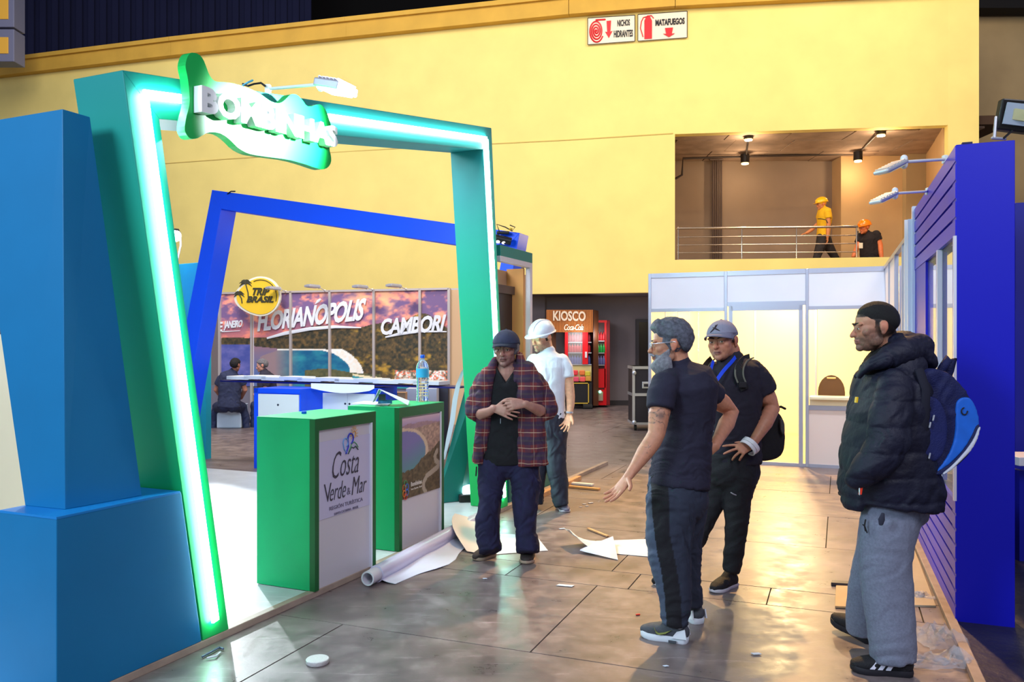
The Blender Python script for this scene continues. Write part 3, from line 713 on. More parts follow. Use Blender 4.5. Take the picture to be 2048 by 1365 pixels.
# ================================================================ blue portal frame across the stand
BP = G(940, 972, .04)
def onB(x, y, off=0.0): return onp(x, y, BP+U*off, U)
blue = mat('frame_blue', rgb(0, 84, 255), .45)
bf = thing('cross_frame', 'bright blue slanted frame standing across the stand behind the green one', 'frame', onB(930, 992))
D2 = U*.27
p = {k: onB(*v) for k, v in dict(otl=(424, 380), otr=(1039, 466), itl=(442, 418), itr=(1006, 504), obl=(318, 930), ibl=(352, 928), obr=(949, 974), ibr=(915, 976)).items()}
for k in ('obl', 'ibl', 'obr', 'ibr'): p[k].z = .04
MB().prism([p['obl'], p['ibl'], p['itl'], p['otl']], D2).build('leg', blue, bf, bevel=.003)
MB().prism([p['ibr'], p['obr'], p['otr'], p['itr']], D2).build('leg', blue, bf, bevel=.003)
MB().prism([p['otl'], p['itl'], p['itr'], p['otr']], D2).build('beam', blue, bf, bevel=.003)
lb = mat('lamp_black', rgb(25, 22, 22), .4)
r = thing('projector_lamp', 'black double spotlight with loose cables clamped to the right end of the blue beam', 'lamp', onB(1006, 474, -.05))
c = onB(1005, 474, -.1)
MB().tube([c+Vector((-.10, 0, -.005)), c+Vector((.09, 0, -.05))], .04, n=14, cap='flat').build('housing', lb, r, smooth=True)
for dx in (-.045, .015):
    MB().disc(c+Vector((dx, -.012, -.048-.01*(dx > 0))), .022, (0, -.4, -1), .01, 14).build('lens', mat('lens_bright', (1, 1, 1), .3, emis=(1, .9, .8), es=6), r)
MB().box(c+Vector((-.06, -.0, .03)), (.13, 0, 0), (0, .06, 0), (0, 0, .03)).build('bracket', lb, r, bevel=.008)
MB().tube([c+Vector((-.03, 0, .05)), c+Vector((-.06, 0, .13)), c+Vector((.03, 0, .10)), c+Vector((.10, 0, .06)), c+Vector((.13, 0, .1)), c+Vector((.08, 0, .12))], .006, n=6).build('cable', lb, r)
MB().ell(c+Vector((.085, 0, .08)), (.02, .02, .012)).build('cable_plug', mat('plug_yellow', rgb(220, 180, 50), .5), r)
# small wire on the beam
top(MB().tube([onB(455, 388, -.01), onB(462, 383, -.02), onB(470, 383, -.02)], .008, n=6), 'loose_wire', lb, 'tiny dark wire end on the left top of the blue beam', 'wire')
# teal slanted slab and white curved sheet, behind the further counter
teal = mat('slab_teal', rgb(18, 118, 108), .5, var=.05, vs=3)
b0, b1 = G(870, 1008, .04), G(919, 1003, .04); t1, t0 = P(980, 690, 7.7), P(942, 730, 7.72)
top(MB().prism([b0, b1, t1, t0], U*.16), 'slanted_slab', teal, 'slanted teal slab leaning behind the beach photo counter', 'panel', bevel=.003)
cp = [P(x, y, 7.66) for x, y in ((886, 920), (892, 880), (900, 840), (905, 800), (912, 770), (922, 745), (940, 718))]
mb = MB(); w0 = [.4, .9, 1, 1, .9, .6, .3]
for i in range(6):
    a, b = cp[i], cp[i+1]; mb.box8([a, a+Vector((.045*w0[i], .01, 0)), a+Vector((.045*w0[i], .02, 0)), a+Vector((0, .02, 0)), b, b+Vector((.045*w0[i+1], .01, 0)), b+Vector((.045*w0[i+1], .02, 0)), b+Vector((0, .02, 0))])
top(mb, 'curved_sheet', pw, 'narrow white curved sheet edge leaning on the teal slab', 'sheet')
# cyan panel left of the blue frame
top(MB().prism([P(330, 1000, 11.0), P(412, 1000, 11.0), P(412, 524, 11.0), P(330, 531, 11.0)], U*.1), 'cyan_panel', mat('panel_cyan', rgb(20, 180, 196), .5),
    'cyan wall panel left of the blue frame leg', 'panel', bevel=.003)
# ================================================================ neighbouring booth behind the portal
nb = thing('neighbour_booth', 'open booth front with teal fascia and white post beside the light strip', 'booth', Sp(4.2, .0, 0))
def Sx(x, off=0.0):
    q = onS(x, 700, off); return Vector((q.x, q.y, 0))
tb = mat('fascia_teal', rgb(30, 128, 120), .5); wpn = mat('alu_white', rgb(214, 206, 214), .35)
A = Sx(1001, .02); B = Sx(1065, .02)
d = B-A
MB().box(A+Vector((0, 0, 2.36)), d, WD*.06, (0, 0, .10)).build('fascia', tb, nb, bevel=.003)
MB().box(A+Vector((0, 0, 2.31)), d, WD*.06, (0, 0, .05)).build('header_rail', wpn, nb, bevel=.003)
MB().box(B-SD*.06+Vector((0, 0, .04)), SD*.06, WD*.05, (0, 0, 2.27)).build('post', wpn, nb, bevel=.003)
bw = mat('booth_beige', rgb(214, 178, 140), .7)
MB().box(Sx(992, .26)+Vector((0, 0, .04)), Sx(1056, .26)-Sx(992, .26), WD*.05, (0, 0, 2.24)).build('back_wall', bw, nb)
MB().box(B-SD*.1+WD*.06+Vector((0, 0, .04)), SD*.04, WD*.18, (0, 0, 2.26)).build('side_wall', mat('booth_orange', rgb(226, 160, 92), .7), nb)
sc_ = mat('screen_black', rgb(38, 34, 44), .3)
MB().box(Sx(992, .2)+Vector((0, 0, .5)), SD*.42, WD*.04, (0, 0, 1.55)).build('dark_screen', sc_, nb, bevel=.005)
MB().box(Sx(992, .17)+Vector((0, 0, 2.04)), SD*.55, WD*.02, (0, 0, .08)).build('bracket_rail', mat('rail_brown', rgb(92, 74, 66), .5), nb)
MB().box(Sx(1046, .17)+Vector((0, 0, 2.04)), SD*.03, WD*.02, (0, 0, .30)).build('bracket_rail', mat('rail_brown', rgb(92, 74, 66), .5), nb)
q = Sx(1018, .06); q2 = Sx(1106, .06)
top(MB().box(q+Vector((0, 0, .0)), q2-q, WD*.08, (0, 0, .92)), 'low_wall', mat('low_teal', rgb(20, 110, 104), .5), 'low teal wall panel at the end of the stand edge, behind the two standing men', 'panel', bevel=.003)
tw = mat('raw_timber', rgb(206, 158, 112), .7, var=.15, vs=12)
top(MB().box(Sx(1085, -.08), SD*1.2, WD*.06, (0, 0, .05)), 'timber_batten', tw, 'raw wooden batten on the floor along the low teal wall', 'batten', bevel=.004)
# ================================================================ printed panel booth (far left)
LA, LB = (441, 17.2), (899, 15.8)
def onL(x, z=None, y=None, off=0.0):
    a = P(LA[0], 0, LA[1]); b = P(LB[0], 0, LB[1]); a.z = b.z = 0; n = Vector(((b-a).y, -(b-a).x, 0)).normalized()
    q = onp(x, y if y is not None else 690, a+n*off, n)
    if z is not None: q.z = z
    return q
a = onL(441, 0); b = onL(899, 0); LN = Vector(((b-a).y, -(b-a).x, 0)).normalized()
pb = thing('printed_booth_wall', 'booth wall of printed beach and hill panels with brush lettering', 'booth', onL(441, 0))
def scene_print(px0, px1):
    def fn(u, v):
        x = px0+(px1-px0)*u; y = 772-(772-578)*v
        n = fbm(x/22, y/14, 11); n2 = fbm(x/5, y/5, 21, 3); n3 = fbm(x/60, y/22, 31)
        sky = mixc(C(96, 74, 112), C(232, 138, 112), (n-.42)*4)
        sky = mixc(sky, C(250, 176, 120), np.clip((n3-.5)*4, 0, 1)*np.clip((655-y)/20, 0, 1)*((x > 640)))
        sky = mixc(sky, C(205, 110, 90), np.clip((y-625)/40, 0, 1)*.6)
        col = sky
        ridge = 662-32*np.exp(-((x-850)/38)**2)-18*np.exp(-((x-770)/60)**2)-14*np.exp(-((x-640)/50)**2)+6*(n3-.5)+14*np.clip((600-x)/60, -.2, 1)*.6
        hill = y > ridge
        hc_ = mixc(C(34, 36, 30), C(96, 74, 44), n2*1.7-.4); hc_ = mixc(hc_, C(150, 116, 44), np.clip((n-.62)*6, 0, 1)*(x > 700))
        col = np.where(hill[:, None], hc_, col)
        # left sunset water
        sl = (x < 585) & (y > 688+8*np.clip((x-505)/80, 0, 1)-(x < 505)*4)
        col = np.where(sl[:, None], mixc(C(120, 92, 104), C(70, 86, 130), np.clip((y-690)/50, 0, 1)+.3*(n-.5)), col)
        l2 = (x < 503) & (y > 684); col = np.where(l2[:, None], mixc(C(58, 66, 128), C(100, 96, 150), (n-.4)*2), col)
        # teal bay
        d = np.sqrt(((x-600)/92)**2+((y-742)/46)**2)+.06*(n-.5)
        sand = (x >= 555) & (d < 1.38-.2*(x < 660)) & (y > 694)
        col = np.where(sand[:, None], mixc(C(206, 180, 164), C(224, 210, 210), n2), col)
        bay = (x >= 520) & (d < 1.1) & (y > 696)
        bc = mixc(C(16, 74, 110), C(40, 120, 132), (n-.3)*2)
        bc = mixc(bc, C(120, 100, 104), np.clip((600-x)/50, 0, 1))
        col = np.where(bay[:, None], bc, col)
        fg = (y > 744-10*np.exp(-((x-650)/50)**2)+4*(n-.5)) & (x > 610) & (x < 760)
        col = np.where(fg[:, None], mixc(C(50, 58, 40), C(98, 92, 60), n2), col)
        # small bay and town on the right
        sb = (y > 748+.13*(x-740)) & (x > 705); col = np.where(sb[:, None], C(40, 120, 130), col)
        s2 = sb & (y < 753+.16*(x-740)); col = np.where(s2[:, None], C(220, 186, 150), col)
        tn = (x > 790) & (y > 736) & (y < 752+.13*(x-740)); col = np.where(tn[:, None], mixc(C(80, 76, 60), C(236, 214, 200), (n2-.35)*3), col)
        rr = tn & (fbm(x/3, y/2, 77, 2) > .62); col = np.where(rr[:, None], C(196, 96, 66), col)
        gap = (x > 503.5) & (x < 506.5); col = np.where(gap[:, None], C(190, 190, 200), col)
        return np.clip(col*1.25+.03, 0, 1)
    return fn
ups = [441, 505, 583, 661, 749, 841, 899]
pst = mat('alu_post', rgb(196, 186, 184), .4, .3)
zt = 2.60; zb = .95
for x0, x1 in zip(ups, ups[1:]):
    vgrid('printed_panel', onL(x0+1, .68), onL(x1-1, .68), onL(x0+1, zt), onL(x1-1, zt), 60, 130, scene_print(x0, x1), LN, pb)
mb = MB().box(onL(380, .0, off=-.06), onL(899, .0)-onL(380, .0), LN*.04, (0, 0, .68)); mb.build('base_panel', mat('panel_bottom', rgb(120, 116, 130), .6), pb)
for x in ups:
    a = onL(x, 0); t = (onL(500, 0)-onL(480, 0)).normalized()
    MB().box(a-t*.025+LN*.0, t*.05, LN*.05, (0, 0, zt+.03)).build('post', pst, pb)
MB().box(onL(441, zt, off=.0), onL(899, zt)-onL(441, zt), LN*.05, (0, 0, .04)).build('top_rail', pst, pb)
a = onL(899, 0)
MB().box(a, Vector((.9, -.10, 0)), Vector((.02, .05, 0)), (0, 0, zt)).build('side_panel', bw, pb)
MB().box(a+Vector((0, 0, zt)), Vector((.9, -.10, 0)), Vector((.02, .05, 0)), (0, 0, .03)).build('top_rail', pst, pb)
brush = mat('brush_white', rgb(232, 236, 244), .5)
def Lq(x, y): return onL(x, y=y, off=.03)
def ltext(s, bl_, br_, tl_, tr_, m, **k):
    r = thing('wall_lettering', 'white brush lettering %s with underline on the printed booth wall' % s, 'lettering', Lq(*bl_), 'white brush lettering')
    place_letters(s, r, Lq(*bl_), Lq(*br_), Lq(*tl_), Lq(*tr_), LN, .012, m, **k); return r
r = ltext('FLORIANOPOLIS', (515, 664), (726, 641), (516, 626), (734, 596), brush, offset=.035, shear=.15, spacing=.92)
MB().tube([Lq(534, 677), Lq(570, 667), Lq(620, 658), Lq(670, 654), Lq(722, 656)], [.02, .035, .035, .03, .01], [.005]*5, n=8).build('underline', brush, r)
MB().tube([Lq(631, 608), Lq(636, 603), Lq(641, 599)], [.01, .03, .02], [.008]*3, n=8).build('accent', brush, r)
r = ltext('CAMBORI', (762, 671), (888, 664), (762, 638), (893, 629), brush, offset=.035, shear=.15, spacing=.92)
MB().tube([Lq(771, 675), Lq(800, 668), Lq(840, 663), Lq(893, 664)], [.015, .03, .025, .01], [.005]*4, n=8).build('underline', brush, r)
r = ltext('JANEIRO', (448, 662), (484, 659), (448, 643), (486, 640), brush, offset=.03, shear=.15, spacing=.92)
MB().tube([Lq(443, 664), Lq(480, 662)], [.012, .006], [.004]*2, n=6).build('underline', brush, r)
r = ltext('E', (438, 664), (445, 663), (438, 645), (446, 644), brush, offset=.03)
# round TRIP BRASIL sign in front
def onT(x, y, off=0.0): return onL(x, y=y, off=.45+off)
ts = thing('round_sign', 'round yellow sign with palm trees reading TRIP BRASIL', 'sign', onT(520, 632))
ol = []
for i in range(36):
    a = 2*math.pi*i/36; ol.append((521+39.5*math.cos(a), 593+40*math.sin(a)))
ol2 = []
for x, y in ol:
    if x < 505:
        f_ = 1+.35*max(0, math.cos(math.atan2(y-598, x-521)-math.pi*.97))**2; ol2.append((521+(x-521)*f_, 593+(y-593)))
    else: ol2.append((x, y))
tri_fill([onT(*q) for q in ol2], -LN*.05).build('board', mat('sign_cream', rgb(232, 228, 210), .5), ts)
tri_fill([onT(521+(x-521)*.91, 593+(y-593)*.91, .012) for x, y in ol2], -LN*.01).build('yellow_face', mat('sign_yellow', rgb(240, 198, 52), .5), ts)
dk = mat('sign_dark', rgb(60, 58, 40), .6)
text_on('TRIP', onT(504, 591, .02), onT(538, 591, .02), onT(506, 576, .02), LN, .01, offset=.04, shear=.2).build('lettering', dk, ts)
text_on('BRASIL', onT(493, 605.5, .02), onT(547, 605.5, .02), onT(495, 592.5, .02), LN, .01, offset=.04, shear=.2).build('lettering', dk, ts)
def palm(x, y, s, bx, by):
    mb = MB().tube([onT(x, y, .02), onT((x+bx)/2+2, (y+by)/2, .02), onT(bx, by, .02)], .012, n=6); mb.build('palm_trunk', dk, ts)
    for k in range(7):
        a = math.radians(-200+k*36); e = (x+s*math.cos(a), y+s*.8*math.sin(a)+s*.25)
        MB().tube([onT(x, y, .02), onT((x+e[0])/2, (y+e[1])/2-s*.28, .02), onT(*e, .02)], [.012, .022, .004], [.006]*3, n=6).build('palm_leaf', dk, ts)
palm(491, 567, 13, 497, 604); palm(478, 589, 11, 484, 606)
MB().tube([onT(497+i*1.5, 606+i, .0) for i in (0, 1)], .001).v
ar = [onT(521+32*math.cos(a), 593+33*math.sin(a), .02) for a in [math.radians(-115+k*12) for k in range(12)]]
MB().tube(ar, .007, n=5).build('ring_mark', dk, ts)
MB().tube([onT(521, 560, -.05), onL(521, 2.6)], .012, n=6).build('hanger', al, ts)
for (x, y), lab in zip(((560, 578), (638, 574), (733, 575), (800, 573)), ('white clip lamp beside the round sign on the printed wall', 'white clip lamp above the letters ORIA on the printed wall', 'white clip lamp above the letters LIS on the printed wall', 'white clip lamp above the letter M on the printed wall')):
    q = onL(x+12, 2.63); hd = onL(x, y=y, off=.5)
    arm_lamp(q, hd, hd+LN*.2+Vector((-.12, 0, .01)), lab, group='clip lamps on the printed wall')
# ================================================================ blue counters with boards
bc = mat('counter_blue', rgb(0, 84, 255), .45); wd_ = mat('door_white', rgb(232, 240, 244), .35)
def bcounter(xl_, xr_, yb, ytop, xs, label, doors, shelf_y=None):
    Y0 = 1.54*F/(yb-HY); A = P(xl_, yb, Y0); A.z = 0
    B = onp(xr_, yb, A, U); B.z = 0; h = 1.0
    r = thing('storage_counter', label, 'counter', A, 'blue storage counters')
    e = B-A; dpt = onp(xs, 700, B, V); dpt.z = 0; f = U*.5
    MB().box(A+U*.02, e, f, (0, 0, h)).build('body', bc, r, bevel=.003)
    MB().box(A, (B-A).normalized()*.06, U*.019, (0, 0, h)).build('rim_board', bc, r)
    MB().box(A+Vector((0, 0, h-.06)), e, U*.019, (0, 0, .06)).build('rim_board', bc, r)
    L_ = e.length-.08; w = L_/doors; t = e.normalized()
    for i in range(doors):
        d_ = MB().box(A+t*(.06+w*i+.003)+U*.002+Vector((0, 0, .05)), t*(w-.006), U*.017, (0, 0, h-.12)).build('door', wd_, r)
        kx = (.5 if doors == 1 else (.92 if i == 0 else .08))
        MB().disc(A+t*(.06+w*(i+kx))+U*.001+Vector((0, 0, h-.2)), .013, -U, .006, 10).build('lock', mat('lock_dark', rgb(40, 50, 70), .3), d_)
    return r
r1_ = bcounter(508, 600, 937, 762, 632, 'blue counter with one white door, left of the pair under the boards', 1)
r2_ = bcounter(634, 752, 932, 768, 762, 'blue counter with two white doors, right of the pair under the boards', 2)
# long dark blue board with overlapping white slabs on it
zc = 1.02
bs = thing('long_shelf_board', 'long dark blue board lying across the two blue counters', 'board', P(445, 759, 10.6))
a0_, a1_ = P(430, 759.5, 10.95), P(914, 772.5, 9.9)
zA = 1.022
a0_.z = zA+.075; a1_.z = zA+.0
a0_ = P(440, 759.5, 11.0); a1_ = P(914, 773, 9.85)
MB().box(a0_-Vector((0, 0, .03)), a1_-a0_, U*.35, (0, 0, .02)).build('board', mat('board_navy', rgb(10, 20, 110), .4), bs)
for i in range(11):
    s_ = i/11.0; q0 = a0_.lerp(a1_, .03+s_*.88); q1 = a0_.lerp(a1_, .03+(s_+.115)*.88)
    mb = MB().box(q0+Vector((0, 0, .004+.012*(i % 2))), q1-q0, U*.3, (0, 0, .045))
    top(mb, 'white_slab', mat('slab_white', rgb(240, 244, 248), .4), 'white foam slab in the overlapping row on the long blue board', 'slab', 'white slabs on the long board', bevel=.003)
# paper roll, cardboard box and yellow roll beyond the board
top(MB().box(P(783, 812, 10.6), (.18, 0, 0), (0, .2, 0), (0, 0, .17)), 'cardboard_box', mat('card_brown', rgb(206, 160, 120), .7), 'brown cardboard box behind the water bottle counter', 'box', bevel=.003)
# white table block between
top(MB().box(Vector((P(812, 880, 11.2).x, 11.2, .01)), (.42, 0, 0), (0, .35, 0), (0, 0, .93)), 'white_cabinet', mat('cab_white', rgb(205, 208, 226), .5), 'white cabinet behind the water bottle', 'cabinet', bevel=.004)
top(MB().box(Vector((P(868, 900, 11.6).x, 11.6, .01)), (.2, 0, 0), (0, .3, 0), (0, 0, .96)), 'dark_cabinet', mat('cab_dark', rgb(62, 60, 76), .5), 'dark grey cabinet right of the water bottle', 'cabinet', bevel=.004)
# draped white film over the counters
mb = MB(); xs_ = np.linspace(622, 748, 14)
tp = [P(x, 767+(x-622)*.028, 10.12) for x in xs_]; bt_ = [P(x, 771+(6+8*math.sin((x-622)/126*math.pi))*(1 if x < 740 else .5)+(x-622)*.03, 10.08) for x in xs_]
for i in range(13): mb.box8([bt_[i], bt_[i+1], bt_[i+1]+U*.01, bt_[i]+U*.01, tp[i], tp[i+1], tp[i+1]+U*.01, tp[i]+U*.01])
top(mb, 'draped_film', wd_, 'white film hanging over the front of the right blue counter', 'film')
# white cube seats
def cube_seat(x0, x1, yb, lab):
    Y0 = 1.54*F/(yb-HY); A = P(x0, yb, Y0); B = P(x1, yb, Y0)
    r = thing('cube_seat', lab, 'seat', A, 'white cube seats')
    MB().box(A, B-A, (0, .42, 0), (0, 0, .40)).build('cube', mat('seat_white', rgb(206, 222, 240), .35), r, bevel=.02)
    MB().box(A+Vector((0, 0, .401)), B-A, (0, .42, 0), (0, 0, .03)).build('cushion', mat('seat_white', rgb(206, 222, 240), .35), r, bevel=.012)
cube_seat(433, 482, 857, 'white cube seat nearest the blue frame, under the seated man')
# ================================================================ white modular booth (centre right)
W0 = Vector((1.865, 11.07, 0)); alu = mat('alu_profile', rgb(184, 186, 204), .35, .5); pn = mat('booth_panel', rgb(236, 238, 250), .4, var=.02, vs=2)
pnl = mat('booth_panel_low', rgb(232, 214, 208), .4)
wb = thing('white_booth', 'white panelled booth with aluminium posts, a doorway and a service window, lit yellow inside', 'booth', W0)
def Wv(s, u=0.0, z=0.0): return W0+V*s+U*u+Vector((0, 0, z))
def post(s, u, z1=2.5, w=.04): MB().box(Wv(s-w/2, u-w/2), V*w, U*w, (0, 0, z1)).build('post', alu, wb, bevel=.004)
def rail(s0, s1, u, z, h=.045, w=.035): MB().box(Wv(s0+.02, u-w/2, z), V*(s1-s0-.04), U*w, (0, 0, h)).build('rail', alu, wb)
def panel(s0, s1, u, z0, z1, m=None): MB().box(Wv(s0+.02, u-.006, z0), V*(s1-s0-.04), U*.012, (0, 0, z1-z0)).build('panel', m or pn, wb)
for s in (0, 1, 2, 3): post(s, 0)
for s in (0, 1, 2): rail(s, s+1, 0, 2.44, .06); rail(s, s+1, 0, 0, .04)
panel(0, 1, 0, 2.02, 2.44); rail(0, 1, 0, 1.98); panel(1, 2, 0, 2.09, 2.44); rail(1, 2, 0, 2.04, .055); panel(2, 3, 0, 2.02, 2.44); rail(2, 3, 0, 1.98)
gl = mat('clear_glass', (1, 1, 1), .03, alpha=.12)
panel(0, 1, 0, 1.0, 1.98, gl); rail(0, 1, 0, .96); panel(0, 1, 0, .04, .96, pnl)
for s in (1.06, 1.92): MB().box(Wv(s-.02, -.03), V*.05, U*.05, (0, 0, 2.04)).build('door_frame', alu, wb)
MB().box(Wv(1.06, -.03, 1.98), V*.88, U*.05, (0, 0, .06)).build('door_frame', alu, wb)
rail(2, 3, 0, .72, .06); panel(2, 3, 0, .04, .72, pnl)
MB().box(Wv(2.03, -.16, .86), V*.94, U*.4, (0, 0, .03)).build('counter_shelf', mat('shelf_cream', rgb(240, 226, 190), .4), wb, bevel=.003)
MB().box(Wv(2.03, -.03, .78), V*.94, U*.02, (0, 0, .08)).build('shelf_apron', mat('shelf_cream', rgb(240, 226, 190), .4), wb)
# inner walls
inn = mat('booth_inside', rgb(242, 228, 172), .45)  # white panels; the yellow of the booth light is put into their colour
for u in (1, 2, 3, 4): post(0, u); post(3, u)
for u in range(4):
    MB().box(Wv(-.006, u+.02, 0), V*.012, U*.96, (0, 0, 2.44)).build('panel', inn, wb); MB().box(Wv(-.02, u+.02, 2.44), V*.04, U*.96, (0, 0, .05)).build('rail', alu, wb)
for s in (0, 1, 2):
    panel(s, s+1, 4, 0, 2.44, inn); rail(s, s+1, 4, 2.44)
post(1, 4); post(2, 4)
MB().box(Wv(0, .05, .0), V*3, U*3.9, (0, 0, .006)).build('floor_sheet', mat('booth_floor', rgb(205, 178, 130), .35, var=.1, vs=4), wb)
lamp('POINT', 'booth_light', Wv(1.6, 2.4, 2.42), 330, (1, .70, .34), size=.1)
lamp('AREA', 'booth_light_back', Wv(1.5, 1.5, 2.9), 40, (1, .80, .36), Wv(1.5, 4, 1.2), .8)
# chair back seen over the shelf
ch = thing('round_back_chair', 'brown round-backed chair inside the booth behind the service shelf', 'chair', Wv(2.25, .55))
brn = mat('chair_brown', rgb(104, 74, 40), .5)
cc = Wv(2.28, .5, .92)
pts = [cc+V*(.165*math.cos(a))+Vector((0, 0, .30*math.sin(a)*.75)) for a in [math.pi*k/12 for k in range(13)]]+[cc-V*.165-Vector((0, 0, .12)), cc+V*.165-Vector((0, 0, .12))]
tri_fill(pts, U*.03).build('backrest', brn, ch, bevel=.008)
MB().tube([cc+Vector((0, 0, .185))-V*.045-U*.005, cc+Vector((0, 0, .185))+V*.045-U*.005], .012, n=8).build('handle_slot', mat('slot_light', rgb(226, 200, 130), .5), ch)
MB().box(Wv(2.1, .52, .44), V*.38, U*.4, (0, 0, .05)).build('seat', brn, ch, bevel=.01)
for s, u in ((2.12, .54), (2.46, .54), (2.12, .88), (2.46, .88)): MB().tube([Wv(s, u, .01), Wv(s, u, .44)], .012, n=8).build('leg', alu, ch)
for s in (2.14, 2.44): MB().tube([Wv(s, .53, .46), Wv(s, .51, .86)], .01, n=8).build('back_stay', alu, ch)
# added panels standing in for the booth mirrored in the blue wall's windows
wb2 = thing('reflection_panels', 'white and yellow panels in place of a reflection, behind the windows of the blue slatted wall', 'booth', Wv(3.0, 0))
for s in (3.05, 4, 5, 6):
    MB().box(Wv(s, .0), V*.04, U*.04, (0, 0, 2.5)).build('post', alu, wb2)
for s in (3.09, 4.04, 5.04):
    MB().box(Wv(s, .01, 2.02), V*.95, U*.012, (0, 0, .42)).build('panel', pn, wb2); MB().box(Wv(s, .01, 0.02), V*.95, U*.012, (0, 0, 1.96)).build('panel', inn, wb2)
    MB().box(Wv(s, .0, 1.98), V*.95, U*.04, (0, 0, .05)).build('rail', alu, wb2); MB().box(Wv(s, .0, 2.44), V*.95, U*.04, (0, 0, .05)).build('rail', alu, wb2)
lamp('POINT', 'rear_light', Wv(4.3, -.9, 1.9), 22, (1, .78, .42), size=.1)
# ================================================================ right wall row
RU = Vector((.3595, .9332, 0)).normalized(); RN = Vector((RU.y, -RU.x, 0)); R0 = Vector((2.44, 4.5, 0))
def Rp(t, n=0.0, z=0.0): return R0+RU*t+RN*n+Vector((0, 0, z))
sb_ = mat('blue_board', rgb(2, 14, 205), .38); sbc = mat('blue_column', rgb(0, 6, 190), .45)
sw = thing('slatted_wall', 'royal blue slatted wall with windows along the right side of the aisle', 'wall', Rp(0))
Lw = 2.26
MB().box(Rp(.0, .03, 2.13), RU*Lw, RN*.05, (0, 0, .52)).build('backing_board', mat('blue_dark', rgb(0, 2, 70), .6), sw)
MB().box(Rp(.0, .03, 0.02), RU*Lw, RN*.05, (0, 0, .645)).build('backing_board', mat('blue_dark', rgb(0, 2, 70), .6), sw)
def slats(z0, n, pitch):
    for i in range(n):
        z = z0+i*pitch; th = pitch-.017
        a, b = Rp(.0, -.004, z), Rp(Lw, -.004, z)
        # each board leans out at its lower edge
        MB().box8([a, b, b+RN*.022, a+RN*.022, Rp(0, -.004, z+th), Rp(Lw, -.004, z+th), Rp(Lw, .018, z+th), Rp(0, .018, z+th)]).build('slat', sb_, sw)
slats(2.142, 5, .102); slats(.03, 8, .0835)
wf = mat('window_white', rgb(226, 222, 236), .35)
MB().box(Rp(.0, -.012, .68), RU*.03, RN*.05, (0, 0, 1.46)).build('window_frame', wf, sw)
MB().box(Rp(.72, -.012, .68), RU*.045, RN*.03, (0, 0, 1.46)).build('window_frame', wf, sw)
MB().box(Rp(.77, -.0, .68), RU*.12, RN*.05, (0, 0, 1.46)).build('mullion', sbc, sw)
MB().box(Rp(1.5, -.0, .68), RU*.76, RN*.05, (0, 0, 1.46)).build('side_board', sbc, sw)
for a, b in ((.03, .72), (.89, 1.5)):
    MB().box(Rp(a, .015, .68), RU*(b-a), RN*.006, (0, 0, 1.46)).build('glass_pane', gl, sw)
# column
MB().box(Rp(0, 0, 0)-Vector((0, 0, 0)), V*.28, U*.16, (0, 0, 2.64)).build('column', sbc, sw, bevel=.003)
MB().box(Rp(Lw, -.02, 0), RU*.08, RN*.07, (0, 0, 2.66)).build('end_post', mat('post_white', rgb(216, 222, 240), .35), sw)
for lab, x, y, hx0, hy0, hx1, hy1, t in (('white arm lamp on the blue slatted wall, upper of two', 1890, 319, 1808, 324, 1766, 345, .25), ('white arm lamp on the blue slatted wall, lower and further of two', 1856, 383, 1790, 387, 1754, 405, 1.1)):
    b_ = onp(x, y, R0, RN); k = b_.y
    h0 = P(hx0, hy0, k-.35); h1 = P(hx1, hy1, k-.42)
    arm_lamp(b_, h0, h1, lab, group='arm lamps on the blue wall', wide=.05)
# row of white panels behind the blue wall
rp = thing('panel_row', 'row of narrow white booth panels between blue wall and doorway booth', 'booth', Rp(Lw+.1))
ts_ = [Lw+.1+k*.905 for k in range(5)]
for i, t in enumerate(ts_):
    MB().box(Rp(t, -.02, 0), RU*.04, RN*.04, (0, 0, 2.5)).build('post', alu, rp)
for i, (a, b) in enumerate(zip(ts_, ts_[1:])):
    if i != 1:
        MB().box(Rp(a+.04, -.004, .04), RU*(b-a-.04), RN*.012, (0, 0, 2.42)).build('panel', pn, rp)
    else:
        MB().box(Rp(a+.04, -.004, .04), RU*(b-a-.04), RN*.012, (0, 0, 1.0)).build('panel', pn, rp)
    MB().box(Rp(a+.04, -.02, 2.46), RU*(b-a-.04), RN*.04, (0, 0, .04)).build('rail', alu, rp)
for dz, t in ((2.56, Lw+.02), (2.6, Lw+.34)):
    MB().box(Rp(t, -.05, 0), RU*.03, RN*.03, (0, 0, dz)).build('tall_post', mat('post_white', rgb(216, 222, 240), .35), rp)
# timber kerb under the wall
k0, k1_ = G(1948, 1365, .03), G(1826, 1084, .03)
kd = (k1_-k0).normalized(); k0 = k0-kd*1.5
struct(MB().box(Vector((k0.x, k0.y, 0)), k1_-k0+kd*2.6, Vector((kd.y, -kd.x, 0))*.05, (0, 0, .035)).build('trim_5', mat('kerb_timber', rgb(150, 130, 120), .6, var=.2, vs=10), bevel=.004))
dv = mat('dark_vinyl', rgb(34, 32, 44), .38, var=.5, vs=3, bump=.6, bs=14)
q = Vector((k0.x, k0.y, 0))+Vector((kd.y, -kd.x, 0))*.052
struct(MB().box(q, kd*7.5, Vector((kd.y, -kd.x, 0))*5, (0, 0, .02)).build('floor_right', dv))
